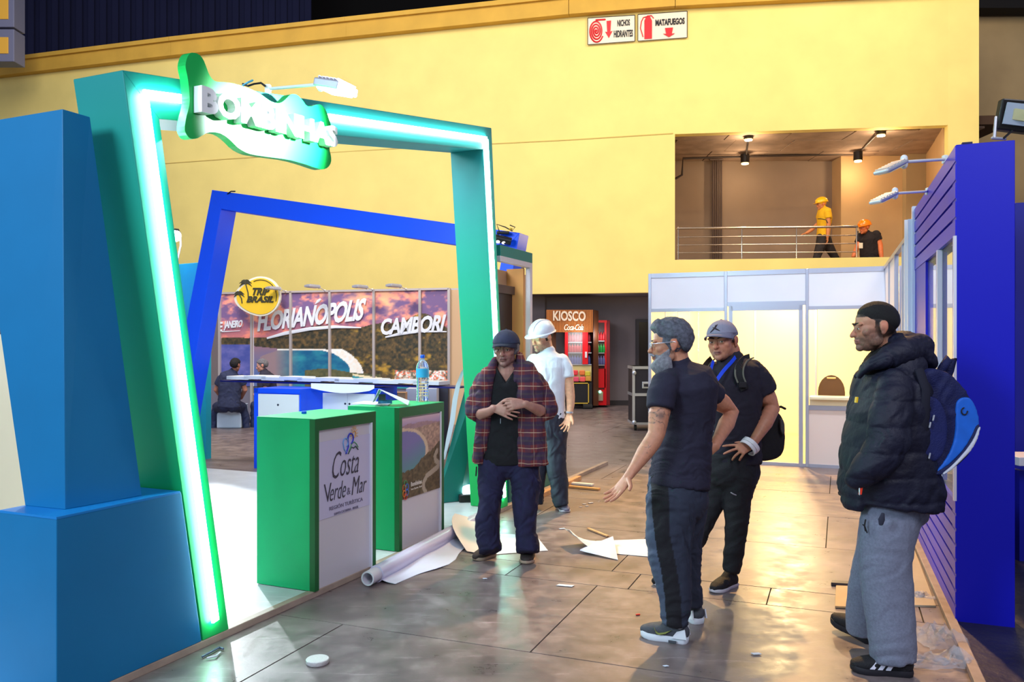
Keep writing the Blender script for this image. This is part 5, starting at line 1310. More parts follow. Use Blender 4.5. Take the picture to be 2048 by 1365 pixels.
def eyes(M, root, iris=(50, 32, 22), open_=True, brow=(40, 32, 30), browh=.0045, glance=0):
    ew = mat('eye_white', rgb(226, 216, 208), .25); ir = mat('iris%s' % (iris,), rgb(*iris), .15); bm = mat('brow%s' % (brow,), rgb(*brow), .8)
    for sx in (-1, 1):
        if open_:
            e = MB().ell((sx*.031, -.0775, -.0005), (.0125, .0108, .0068), M, 14, 8).build('eye', ew, root, smooth='all')
            MB().ell((sx*.031+glance, -.0868, -.0005), (.0052, .003, .0052), M, 10, 6).build('iris', ir, e, smooth='all')
        pts = [M @ Vector((sx*x, y, z)) for x, y, z in ((.012, -.0915, .0195), (.026, -.0935, .0245), (.040, -.087, .0245), (.052, -.073, .018))]
        MB().tube(pts, [browh*.8, browh*1.15, browh, browh*.4], [browh*.7]*4, n=8, ax=(0, 0, 1)).build('eyebrow', bm, root, smooth='all')
def hand_prims(mb, wrist, fdir, pdir, s=1.0, curl=(25, 30, 20), spread=8, thumb=(45, 10), side=1, curls=None, rt=1.0):
    """wrist point, finger direction, palm-facing direction; side=+1 thumb on cross(fdir,pdir) side"""
    f = Vector(fdir).normalized(); pn = Vector(pdir); pn = (pn-f*pn.dot(f)).normalized(); a = f.cross(pn).normalized()*side
    W_ = Vector(wrist)
    L = lambda x, y, z: W_+(a*x+f*y+pn*z)*s
    mb.tube([L(0, -.02, 0), L(.0, .01, 0), L(.004, .04, 0), L(.002, .075, 0), L(0, .088, 0)], [.026*s, .029*s, .038*s, .041*s, .038*s], [.019*s, .017*s, .015*s, .013*s, .011*s], n=14, ax=tuple(pn), ex=2.4)
    roots = [(.030, .086), (.0105, .091), (-.0095, .087), (-.028, .079)]; lens = [(.040, .024, .020), (.045, .028, .021), (.041, .026, .021), (.032, .020, .018)]
    for k, ((x, y), ln) in enumerate(zip(roots, lens)):
        sp = math.radians((1.5-k)*spread); p_ = L(x, y-.012, 0); ang = 0; pts = [p_]; cu = (curls[k] if curls else curl)
        d0 = (f*math.cos(sp)+a*math.sin(sp)).normalized()
        p_ = p_+d0*.012*s; pts.append(p_)
        for b, l in zip(cu, ln):
            ang += math.radians(b); dd = d0*math.cos(ang)+pn*math.sin(ang); p_ = p_+dd*l*s; pts.append(p_)
        r_ = .0086*rt*s; mb.tube(pts, [r_*1.1, r_*1.08, r_, r_*.94, r_*.82], n=10, ax=tuple(a))
    t0 = L(.024, .018, .004); th, tb = math.radians(thumb[0]), math.radians(thumb[1])
    d1 = (f*math.cos(th)+a*math.sin(th)).normalized(); d1 = (d1*math.cos(tb)+pn*math.sin(tb)).normalized()
    d2 = (d1*.85+f*.45+pn*.15).normalized()
    t1 = t0+d1*.036*s; t2 = t1+d1*.026*s; t3 = t2+d2*.026*s
    mb.tube([t0, t1, t2, t3], [.015*s, .0125*s, .0105*s, .0085*s], n=10, ax=tuple(pn))
def shoe(root, heel, toe, hgt=.10, wid=.098, up=(30, 30, 34), sole=(225, 225, 230), sole_h=.028, collar=.0, name='shoe', label=None, tilt=0, decor=None, laces=None, tongue=(40, 40, 44)):
    heel, toe = Vector(heel), Vector(toe); t = (toe-heel).normalized(); L_ = (toe-heel).length; n = Vector((0, 0, 1)); n = (n-t*n.dot(t)).normalized(); s_ = t.cross(n)
    Q = lambda x, y, z: heel+t*(x*L_)+s_*y+n*z
    w = wid/2
    def ring(z, k, x0=0.0, x1=1.0, toe_up=0.0):
        o = []
        prof = [(0, 0), (.02, .55), (.08, .80), (.25, .82), (.45, .80), (.62, 1.0), (.78, 1.0), (.90, .78), (.97, .45), (1.0, 0)]
        for x, yy in prof: o.append((x0+(x1-x0)*x, yy*k*w))
        full = o+[(x, -y) for x, y in reversed(o[1:-1])]
        return [Q(x, y, z+toe_up*max(0, x-.75)**1.5) for x, y in full]
    def loft(rings):
        m = MB(); n_ = len(rings[0]); vs = [p_ for r in rings for p_ in r]; fs = []
        for j in range(len(rings)-1):
            for i in range(n_): fs.append((j*n_+i, j*n_+(i+1) % n_, (j+1)*n_+(i+1) % n_, (j+1)*n_+i))
        fs.append(tuple(range(n_-1, -1, -1))); fs.append(tuple((len(rings)-1)*n_+i for i in range(n_)))
        return m.add(vs, fs)
    so = loft([ring(0.0, .93, .01, .985, .06), ring(.006, 1.0, 0, 1, .06), ring(sole_h*.7, 1.02, -.01, 1.005, .05), ring(sole_h, .98, 0, .995, .05)])
    up_ = MB()
    up_.tube([Q(.13, 0, sole_h+.02), Q(.35, 0, sole_h+.024), Q(.6, 0, sole_h+.016), Q(.8, 0, sole_h+.010), Q(.92, 0, sole_h+.006)], [w*.84, w*.86, w*.97, w*.90, w*.62], [.040, .042, .036, .030, .022], n=20, ax=tuple(n), ex=2.3)
    up_.tube([Q(.15, 0, sole_h), Q(.17, 0, hgt*.62), Q(.18, 0, hgt)], [w*.84, w*.76, w*.68], [L_*.13, L_*.14, L_*.13], n=18, ax=tuple(t), cap='flat')
    up_.tube([Q(.28, 0, hgt*.82), Q(.5, 0, sole_h+.036), Q(.68, 0, sole_h+.022)], [w*.55, w*.6, w*.55], [.022, .022, .016], n=14, ax=tuple(n))
    r = bpy.data.objects.new(name, None)
    me = bake(up_, .006, 3, name); u = finish(me, name, mat('shoe%s' % (up,), rgb(*up), .75, var=.12, vs=40, bump=.4, bs=180), root, label)
    so.build('sole', mat('sole%s' % (sole,), rgb(*sole), .6), u, smooth=True)
    if laces:
        for k in range(5):
            x = .34+k*.07; zt_ = sole_h+.066-.0095*k
            MB().tube([Q(x, -w*.42, zt_-.010), Q(x+.015, 0, zt_+.0), Q(x, w*.42, zt_-.010)], .0032, n=6).build('lace', mat('lace%s' % (laces,), rgb(*laces), .8), u)
    if decor: decor(Q, w, u, sole_h, L_)
    return u
def decal(pts, d, m, parent, name): tri_fill([Vector(p_) for p_ in pts], d).build(name, m, parent)

# ---------------------------------------------------------------- 1. man with dark padded jacket (right foreground)
f = Fig(3.95, 'man in dark padded jacket and grey sweatpants with a blue backpack, standing far right', G(1790, 1335))
M1 = Matrix.Translation(f.p(1750, 656, .0)) @ RotM(-98, 3, 0)
mb = MB(); head_prims(mb, M1, jaw=1.02)
f.tube(mb, [(1764, 668, .03, 27, 27), (1770, 700, .03, 26, 27), (1782, 735, .02, 30, 36), (1790, 770, 0, 50, 60), (1788, 830, 0, 45, 60)])
# left arm bare under the sleeve down to the hand in the pocket
f.tube(mb, [(1783, 770, -.16, 18), (1776, 890, -.20, 16), (1742, 938, -.17, 11)])
hand_prims(mb, f.p(1740, 940, -.17), f.p(1726, 962, -.06)-f.p(1740, 940, -.17), (0, 1, 0), .95, side=1)
me = bake(mb, .0042, 3, 'body')
def hair_short(c, co, q):
    x, y, z = q[:, 0], q[:, 1], q[:, 2]
    hl = smooth01(z-(.0+.05*np.clip(-y/.07, -1.0, 1.2)), -.06, .05)*(z > -.07)*(z < .2)*(np.abs(x) < .12)*(np.abs(y) < .13)*(~((np.abs(x) > .0745) & (y > -.012) & (y < .042) & (z < .034)))*((y > -.03-.6*np.clip(z-.05, -.02, .02)) | (z > .055))
    k = np.clip(hl*1.2, 0, 1)*.92
    return c*(1-k[:, None])+np.array([.085, .07, .07])*k[:, None]
finish(me, 'body', skinm, f.root, paint=skin_paint(M1, (192, 136, 108), (150, 92, 84), .62, (58, 44, 42), hair_short))
hm = mat('hair_black', rgb(20, 16, 18), .65, bump=.6, bs=400)
def mask_short(p_):
    line = .045 if p_.y < -.06 else (.03 if p_.y < .0 else .03-.06*min(1, (p_.y)/.09))
    return max(0, min(1, (p_.z-line)/.05))
shell('hair', M1, (.0765, .098, .090), (0, .011, .032), mask_short, .006, hm, f.root, nz=.0015, nf=(160, 160))
eyes(M1, f.root, brow=(28, 20, 20), browh=.0055)
# jacket
navyj = mat('padded_navy', rgb(15, 16, 40), .62, var=.15, vs=14, bump=.3, bs=60)
mb = MB()
f.tube(mb, [(1792, 738, .0, 48, 70), (1784, 765, .0, 62, 92), (1780, 800, 0, 66, 98), (1776, 850, 0, 70, 98), (1773, 900, 0, 80, 96), (1777, 950, 0, 91, 95), (1781, 985, 0, 95, 94), (1779, 1006, 0, 92, 92)], ex=2.3, cap='round', capb='flat', n=30)
f.tube(mb, [(1708, 985, -.05, 18, 40), (1706, 1008, -.05, 17, 40), (1707, 1018, -.05, 15, 36)], cap='round', capb='flat')
# sleeves
f.tube(mb, [(1792, 768, -.17, 33, 30), (1786, 800, -.21, 37, 30), (1778, 850, -.235, 40, 31), (1777, 888, -.245, 40, 32)], n=22)
f.tube(mb, [(1782, 880, -.245, 40, 32), (1764, 908, -.245, 38, 31), (1742, 934, -.235, 34, 28), (1722, 950, -.22, 27, 24), (1712, 958, -.20, 22, 20)], n=22, capb='round')
f.tube(mb, [(1794, 768, .17, 30, 30), (1786, 830, .22, 34, 32), (1776, 890, .24, 34, 32), (1735, 940, .22, 28, 26)], n=18)
me = bake(mb, .008, 5, 'jacket'); co = getco(me); no = getno(me); px_, py_ = pix(co)
ph = co[:, 2]/.118+.9+.12*(co[:, 0]); am = np.abs(np.sin(math.pi*ph))**.45
arm = (co[:, 1] < 3.95-.19)*1.0
q = (px_-1775)*.0+py_; 
setco(me, co+no*((am-.8)*.009)[:, None]); folds(me, .008, 3, 9, 18)
jk = finish(me, 'jacket', navyj, f.root)
# hood: thick roll behind and around the neck, tapering to the front flaps
mb = MB()
f.tube(mb, [(1716, 752, -.06, 3, 9), (1724, 738, -.08, 7, 14), (1742, 727, -.11, 11, 16), (1770, 718, -.13, 19, 20), (1806, 704, -.12, 26, 24), (1836, 698, -.03, 28, 26), (1838, 694, .08, 24, 26)], n=18)
f.tube(mb, [(1716, 752, .05, 4, 9), (1744, 728, .10, 10, 15), (1780, 712, .14, 16, 18), (1815, 698, .13, 24, 22), (1836, 696, .05, 26, 24)], n=16)
f.tube(mb, [(1800, 690, 0, 22, 44), (1822, 702, 0, 30, 46), (1842, 716, 0, 24, 42), (1852, 726, 0, 14, 34)], n=20)
f.tube(mb, [(1796, 682, -.05, 12, 22), (1806, 676, 0, 12, 30), (1815, 684, 0, 14, 30)], n=14)
me = bake(mb, .0075, 4, 'hood'); folds(me, .009, 6, 16, 20); finish(me, 'hood', navyj, jk)
mb = MB(); f.tube(mb, [(1738, 738, -.03, 12, 30), (1758, 722, -.02, 18, 44), (1780, 704, .0, 22, 46), (1795, 688, .02, 18, 40)], n=18)
me = bake(mb, .008, 4, 'fleece_lining'); folds(me, .004, 4, 60, 60); finish(me, 'fleece_lining', mat('fleece_black', rgb(18, 16, 18), .95, bump=1, bs=200), jk)
MB().box(f.p(1718, 990, -.235), (.012, 0, 0), (0, .008, 0), (0.006, 0, .034)).build('zip_pull', mat('zip_red', rgb(240, 60, 30), .4), jk, 'orange zip pull')
MB().tube([f.p(1719, 976, -.235), f.p(1719, 990, -.236)], .003, n=6).build('zip_pull', al, jk)
MB().box(f.p(1712, 806, -.12), (.008, 0, 0), (0, .02, 0), (.004, 0, .026)).build('sleeve_tag', mat('tag_yellow', rgb(240, 190, 20), .5), jk, 'small yellow tag')
# trousers
gm_ = mat('sweat_grey', rgb(122, 126, 146), .95, var=.14, vs=90, bump=.4, bs=350)
mb = MB()
f.tube(mb, [(1792, 985, 0, 66, 58), (1792, 1012, 0, 64, 54)], n=24)
f.tube(mb, [(1790, 1010, -.06, 60, 46), (1778, 1060, -.08, 54, 42), (1770, 1120, -.09, 49, 38), (1775, 1183, -.10, 48, 36), (1781, 1240, -.11, 45, 36), (1785, 1290, -.12, 43, 36), (1787, 1320, -.12, 42, 35)], n=24, capb='flat')
f.tube(mb, [(1786, 1010, .08, 56, 42), (1764, 1070, .11, 44, 38), (1744, 1130, .14, 34, 32), (1732, 1180, .17, 32, 30), (1722, 1225, .20, 27, 28), (1724, 1262, .22, 27, 27)], n=20, capb='flat')
me = bake(mb, .0075, 5, 'trousers'); folds(me, .008, 9, 7, 12)
tr1 = finish(me, 'trousers', gm_, f.root)
MB().tube([f.p(1766, 1028, -.235), f.p(1763, 1040, -.235), f.p(1762, 1050, -.23)], [.008, .016, .010], [.004]*3, n=8).build('pocket_opening', mat('pocket_dark', rgb(52, 54, 70), .9), tr1, smooth=True)
mk = mat('logo_black', rgb(26, 24, 30), .7)
MB().tube([f.p(1731, 1041, -.13), f.p(1729, 1052, -.14), f.p(1731, 1062, -.14)], .004, n=6).build('logo', mk, tr1); MB().tube([f.p(1726, 1050, -.13), f.p(1730, 1054, -.14), f.p(1734, 1066, -.14)], .003, n=6).build('logo', mk, tr1)
def stripes(Q, w, u, sh, L_):
    wm = mat('stripe_white', rgb(225, 222, 238), .6)
    for k in range(3):
        x = .30+k*.125
        for sx in (-1, 1):
            pts = [Q(x+.09, sx*(w*.97), sh+.002), Q(x+.165, sx*(w*1.0), sh+.002), Q(x+.045, sx*w*.86, sh+.056-.006*k), Q(x-.03, sx*w*.84, sh+.056-.006*k)]
            MB().prism(pts, (pts[1]-pts[0]).cross(pts[2]-pts[1]).normalized()*.006*(1)).build('stripe', wm, u)
h_, t_2 = G(1826, 1352), G(1700, 1342)
shoe(f.root, h_, t_2, .12, .104, (24, 22, 28), (30, 28, 36), .03, decor=stripes, label='black sneaker with three white stripes')
h_, t_2 = G(1748, 1290), G(1664, 1256)
shoe(f.root, h_+Vector((.0, .0, .0)), t_2+Vector((0, 0, .035)), .11, .104, (26, 22, 28), (30, 28, 36), .03, label='black sneaker with plain side')
# backpack (thing of its own)
bk = thing('backpack', 'dark blue backpack with bright blue side panel and white stripe', 'backpack', f.p(1880, 950, 0))
dkb = mat('pack_navy', rgb(12, 20, 72), .7, var=.15, vs=20, bump=.4, bs=150)
mb = MB()
def slab(pts, d0, d1, bulge=0): return tri_fill([f.p(x, y, d0) for x, y in pts], Vector((0, d1-d0, 0)))
main = [(1850, 742), (1880, 740), (1905, 752), (1932, 782), (1950, 812), (1958, 850), (1952, 888), (1930, 920), (1895, 944), (1866, 948), (1838, 930), (1822, 895), (1822, 840), (1832, 785)]
m_ = slab(chaikin(main, 2), -.18, .15); me = bake(m_, .009, 14, 'bag_body'); folds(me, .008, 12, 12, 14); bg = finish(me, 'bag_body', dkb, bk)
m_ = slab(chaikin([(1836, 800), (1868, 790), (1890, 812), (1900, 860), (1890, 910), (1868, 930), (1842, 912), (1830, 860)], 2), -.215, -.05); me = bake(m_, .008, 12, 'front_pocket'); finish(me, 'front_pocket', mat('pack_navy2', rgb(14, 24, 84), .7, var=.1, vs=20, bump=.3, bs=150), bk)
m_ = slab(chaikin([(1914, 800), (1938, 792), (1953, 812), (1962, 850), (1954, 872), (1942, 880), (1925, 905), (1900, 930), (1868, 951), (1884, 932), (1905, 900), (1914, 862), (1912, 826)], 2), -.192, .165); me = bake(m_, .007, 4, 'side_panel'); finish(me, 'side_panel', mat('pack_blue', rgb(20, 98, 205), .6, var=.08, vs=20), bk, 'bright blue side panel')
m_ = slab(chaikin([(1953, 850), (1962, 848), (1961, 866), (1948, 898), (1925, 925), (1895, 948), (1872, 954), (1868, 948), (1900, 930), (1926, 905), (1944, 874)], 2), -.198, .17); me = bake(m_, .007, 3, 'piping'); finish(me, 'piping', dkb, bk)
m_ = slab(chaikin([(1958, 856), (1963, 853), (1957, 880), (1942, 905), (1925, 922), (1897, 948), (1880, 953), (1905, 933), (1932, 904), (1950, 878)], 2), -.206, .178); me = bake(m_, .006, 3, 'white_band'); finish(me, 'white_band', mat('pack_white', rgb(200, 200, 212), .6), bk, 'white curved band')
mb = MB(); mb.tube([f.p(1874, 752, -.02), f.p(1886, 735, -.03), f.p(1897, 718, -.03), f.p(1906, 720, -.02), f.p(1900, 742, 0), f.p(1894, 758, .0)], [.018, .022, .022, .02, .02, .018], [.012]*6, n=10)
mb.build('top_handle', dkb, bk, smooth='all')
MB().tube([f.p(1838, 740, -.20), f.p(1852, 780, -.235), f.p(1848, 850, -.225), f.p(1836, 905, -.20)], .022, [.008]*4, n=10).build('shoulder_strap', mat('strap_dark', rgb(14, 14, 34), .8), bk, smooth='all')
for x, y in ((1868, 832), (1861, 846), (1860, 908)): MB().tube([f.p(x, y, -.228), f.p(x-2, y+9, -.23)], .004, n=6).build('zip_puller', al, bk)
MB().tube([f.p(1929+6*math.cos(a), 823+7*math.sin(a), -.196) for a in [k*.45 for k in range(11)]], .003, n=6).build('logo', mk, bk)

# ---------------------------------------------------------------- 2. bearded man with glasses
f = Fig(4.35, 'grey-haired bearded man with glasses and tattooed arm in dark t-shirt, reaching out his hand', G(1345, 1270))
M2 = Matrix.Translation(f.p(1340, 690, 0)) @ RotM(-99, 2, 0)
mb = MB(); head_prims(mb, M2)
f.tube(mb, [(1352, 700, .02, 22, 24), (1356, 725, .02, 22, 24), (1360, 750, .02, 24, 30), (1365, 800, .02, 38, 46), (1368, 900, .02, 38, 44)])
f.tube(mb, [(1328, 790, -.13, 20), (1318, 830, -.17, 21.5), (1313, 868, -.19, 17.5), (1305, 884, -.20, 18), (1290, 905, -.22, 17), (1270, 935, -.26, 11.5), (1257, 953, -.28, 9.5)])
w_ = f.p(1257, 953, -.28)
hand_prims(mb, w_, f.p(1222, 1000, -.31)-w_, (-.5, -.35, .6), .98, curl=(12, 12, 8), spread=5, thumb=(62, 8), side=-1)
f.tube(mb, [(1420, 788, .16, 20), (1445, 808, .20, 19), (1463, 826, .22, 15.5), (1453, 848, .16, 16.5), (1438, 876, .08, 12), (1428, 894, .02, 10.5)])
w_ = f.p(1427, 896, .01)
hand_prims(mb, w_, f.p(1402, 914, .0)-w_, (-.2, -1, -.3), .95, curl=(25, 25, 15), spread=5, thumb=(35, 5), side=1)
me = bake(mb, .0042, 3, 'body')
def tattoo(c, co, q):
    px_, py_ = pix(co); m_ = (px_ < 1350) & (py_ > 816) & (py_ < 862) & (co[:, 1] < 4.30)
    n = fbm(co[:, 0]*30+co[:, 1]*20+200, co[:, 2]*24+200, 61, 3); k = smooth01(np.abs(n-.5), .0, .05); k = (1-k)*m_*.62
    d2 = np.exp(-((px_-1322)/9)**2-((py_-832)/10)**2)*m_*.6
    fore = (px_ > 1275) & (px_ < 1302) & (py_ > 890) & (py_ < 908) & (co[:, 1] < 4.3); k = np.maximum(k, (1-smooth01(np.abs(n-.5), 0, .04))*fore*.5)
    k = np.clip(np.maximum(k, d2), 0, 1); k = smooth01(k, 0, 1)*.85
    return c*(1-k[:, None])+np.array([.24, .22, .24])*k[:, None]
finish(me, 'body', skinm, f.root, paint=skin_paint(M2, (198, 136, 106), (150, 90, 80), .25, (90, 80, 80), tattoo))
grey = mat('hair_grey', rgb(104, 106, 120), .7, var=.45, vs=60, bump=1, bs=300); bgrey = mat('beard_grey', rgb(150, 148, 158), .75, var=.3, vs=60, bump=1, bs=300)
def mask_full(p_):
    line = .062 if p_.y < -.055 else (.040 if p_.y < -.015 else (.030 if p_.y < .035 else .03-.10*min(1, (p_.y-.035)/.05)))
    return max(0, min(1, (p_.z-line)/.018))
shell('hair', M2, (.079, .101, .094), (0, .010, .032), mask_full, lambda p_: .013+.012*max(0, p_.z/.12)+.010*(p_.y < -.04), grey, f.root, nz=.007, nf=(45, 45))
def mask_beard(p_):
    return max(0, min(1, min((float(np.interp(p_.y, [-.1, -.085, -.06, -.02, .0], [-.080, -.078, -.052, -.018, .0]))-p_.z)/.018, (.012-p_.y)/.02)))*(1 if not (abs(p_.x) < .024 and p_.y < -.06 and -.075 < p_.z < -.05) else .1)
shell('beard', M2, (.066, .064, .072), (0, -.032, -.055), mask_beard, lambda p_: .006+.034*max(0, (-p_.z-.06)/.06), bgrey, f.root, nz=.006, nf=(90, 40), sink=.85)
MB().tube([M2 @ Vector(v) for v in ((-.028, -.086, -.056), (-.012, -.101, -.049), (.012, -.101, -.049), (.028, -.086, -.056))], [.005, .008, .008, .005], n=8, ax=(0, 0, 1)).build('moustache', bgrey, f.root, smooth='all')
eyes(M2, f.root, brow=(60, 54, 56), browh=.005)
gls = mat('glasses_silver', rgb(214, 214, 224), .2, .8); 
g_ = MB()
for sx in (-1, 1):
    g_.tube([M2 @ Vector(v) for v in ((sx*.066, -.092, .008), (sx*.083, -.03, .012), (sx*.0885, .02, .016), (sx*.086, .032, .008))], .0026, n=8)
    pts = [M2 @ Vector((sx*.034+.026*math.cos(a), -.104+.006*abs(math.cos(a)), .0+.015*math.sin(a))) for a in [k*math.pi/8 for k in range(17)]]
    g_.tube(pts, .0016, n=6)
g_.tube([M2 @ Vector((-.01, -.105, .004)), M2 @ Vector((.01, -.105, .004))], .002, n=6)
gg = g_.build('glasses', gls, f.root, 'silver-framed glasses', smooth='all')
for sx in (-1, 1): MB().disc(M2 @ Vector((sx*.034, -.101, 0)), .022, (M2.to_3x3() @ Vector((0, -1, 0))), .0015, 16).build('lens', mat('clear_glass', (1, 1, 1), .03, alpha=.12), gg)
tee = cloth('tee_navy', (36, 33, 52), .12)
mb = MB()
f.tube(mb, [(1358, 733, .02, 25, 27), (1366, 752, .02, 56, 64), (1372, 775, .02, 62, 76), (1374, 810, .02, 56, 66), (1372, 860, .02, 51, 56), (1366, 905, .02, 54, 54), (1360, 945, .01, 58, 56), (1358, 974, .0, 57, 56)], ex=2.3, n=30, capb='flat')
f.tube(mb, [(1346, 764, -.05, 28, 28), (1330, 772, -.12, 30, 30), (1323, 790, -.15, 28.5, 29), (1320, 817, -.17, 26.5, 26)], n=22, capb='flat')
f.tube(mb, [(1395, 766, .12, 30, 28), (1415, 780, .16, 27, 27), (1432, 793, .19, 24, 25)], n=20, capb='flat')
me = bake(mb, .007, 4, 'shirt'); folds(me, .011, 17, 10, 26, lambda c: .35+.65*smooth01(HC-c[:, 2], .3, .7)); finish(me, 'shirt', tee, f.root)
mb = MB()
f.tube(mb, [(1356, 958, .0, 55, 52), (1354, 1000, .0, 58, 54)], n=24)
f.tube(mb, [(1345, 1000, -.06, 50, 40), (1338, 1060, -.07, 46, 36), (1338, 1110, -.08, 40, 32), (1346, 1160, -.09, 33, 30), (1352, 1205, -.10, 28, 28), (1349, 1246, -.10, 24, 26)], n=22, capb='flat')
f.tube(mb, [(1374, 1000, .08, 40, 40), (1372, 1060, .10, 32, 34), (1372, 1110, .13, 27, 30), (1376, 1160, .15, 23, 27), (1382, 1208, .17, 20, 24)], n=20, capb='flat')
me = bake(mb, .007, 4, 'trousers'); folds(me, .012, 23, 12, 18)
def tpaint(co):
    px_, py_ = pix(co); c = np.tile(np.array([42, 47, 64])/255., (len(co), 1)); near = co[:, 1] < 4.36
    l = np.interp(py_, [960, 1010, 1060, 1100, 1150, 1200, 1250], [1302, 1303, 1308, 1313, 1324, 1330, 1333]); r_ = np.interp(py_, [960, 1010, 1060, 1100, 1150, 1200, 1250], [1336, 1338, 1338, 1346, 1356, 1362, 1364])
    blk = near & (px_ > l) & (px_ < r_); c[blk] = np.array([20, 18, 26])/255.
    frn = near & (px_ <= l); c[frn] = np.array([70, 80, 102])/255.
    return c
finish(me, 'trousers', paintm, f.root, 'dark grey track trousers with a black side panel', tpaint)
def swoosh(Q, w, u, sh, L_):
    gm3 = mat('swoosh_olive', rgb(128, 134, 66), .5); wm = mat('heel_white', rgb(226, 228, 236), .5)
    for sx in (-1, 1):
        pts = [Q(.30, sx*w*.93, sh+.036), Q(.44, sx*w*.95, sh+.020), Q(.56, sx*w*.98, sh+.012), Q(.62, sx*w*.99, sh+.020), Q(.66, sx*w*.97, sh+.040), Q(.61, sx*w*1.0, sh+.010), Q(.55, sx*w*1.0, sh+.004), Q(.42, sx*w*.96, sh+.014)]
        tri_fill(pts, (Q(0, sx*.006, 0)-Q(0, 0, 0))).build('swoosh', gm3, u)
        pts = [Q(-.0, sx*w*.78, sh-.004), Q(.30, sx*w*.92, sh-.004), Q(.20, sx*w*.86, sh+.03), Q(.04, sx*w*.72, sh+.045)]
        MB().prism(pts, (Q(0, sx*.008, 0)-Q(0, 0, 0))).build('heel_panel', wm, u)
        MB().box(Q(.20, sx*w*1.0, .006), Q(.16, 0, 0)-Q(0, 0, 0), Q(0, sx*.004, 0)-Q(0, 0, 0), Q(0, 0, .012)-Q(0, 0, 0)).build('sole_window', mat('window_grey', rgb(70, 72, 80), .4), u)
h_, t_2 = G(1377, 1287), G(1281, 1272)
s1_ = shoe(f.root, h_, t_2, .11, .10, (72, 74, 82), (222, 226, 236), .034, decor=swoosh, laces=(60, 60, 70), label='grey sneaker with white sole, nearer foot')
MB().tube([h_+Vector((-.045, 0, .10)), h_+Vector((-.05, 0, .14))], .030, n=14).build('sock', mat('sock_white', rgb(226, 224, 232), .9), f.root, smooth=True)
h_, t_2 = G(1400, 1250), G(1352, 1222)
shoe(f.root, h_, t_2, .11, .10, (72, 74, 82), (222, 226, 236), .034, decor=swoosh, label='grey sneaker with white sole, further foot')

# ---------------------------------------------------------------- 3. man with grey cap
f = Fig(5.15, 'man in grey cap, black t-shirt and blue lanyard, hand on hip', G(1440, 1178))
M3 = Matrix.Translation(f.p(1444, 684, 0)) @ RotM(-36, 1, -4) @ Matrix.Scale(1.06, 4)
mb = MB(); head_prims(mb, M3, jaw=1.12, nose=1.15, cheek=1.08)
f.tube(mb, [(1456, 700, .03, 23, 22), (1460, 722, .03, 24, 24), (1464, 745, .02, 36, 36), (1466, 800, .02, 40, 36)])
f.tube(mb, [(1520, 768, -.02, 20), (1536, 800, -.02, 18.5), (1544, 818, -.03, 15.5), (1530, 846, -.09, 15.5), (1512, 876, -.14, 10.5), (1503, 890, -.155, 9)])
w_ = f.p(1502, 891, -.155)
hand_prims(mb, w_, f.p(1464, 906, -.20)-w_, (.3, .9, -.5), .98, curls=[(6, 8, 6), (10, 14, 8), (35, 35, 20), (48, 40, 20)], spread=16, thumb=(38, 12), side=-1)
f.tube(mb, [(1416, 768, .05, 18), (1400, 810, .1, 16), (1396, 860, .1, 13), (1400, 900, .08, 10)])
hand_prims(mb, f.p(1400, 902, .08), (0, 0, -1), (1, 0, 0), .95, side=-1)
me = bake(mb, .0045, 3, 'body')
def cropped(c, co, q):
    x, y, z = q[:, 0], q[:, 1], q[:, 2]; k = (z > -.01)*(z < .2)*(np.abs(x) < .12)*(np.abs(y) < .13)*(y > -.015)*((np.abs(x) < .077) | (z > .03) | (y > .05))*.8
    return c*(1-k[:, None])+np.array([.13, .10, .10])*k[:, None]
finish(me, 'body', skinm, f.root, paint=skin_paint(M3, (188, 128, 100), (136, 82, 76), .10, (80, 62, 56), cropped))
eyes(M3, f.root, brow=(40, 30, 28), browh=.0048, glance=.003)
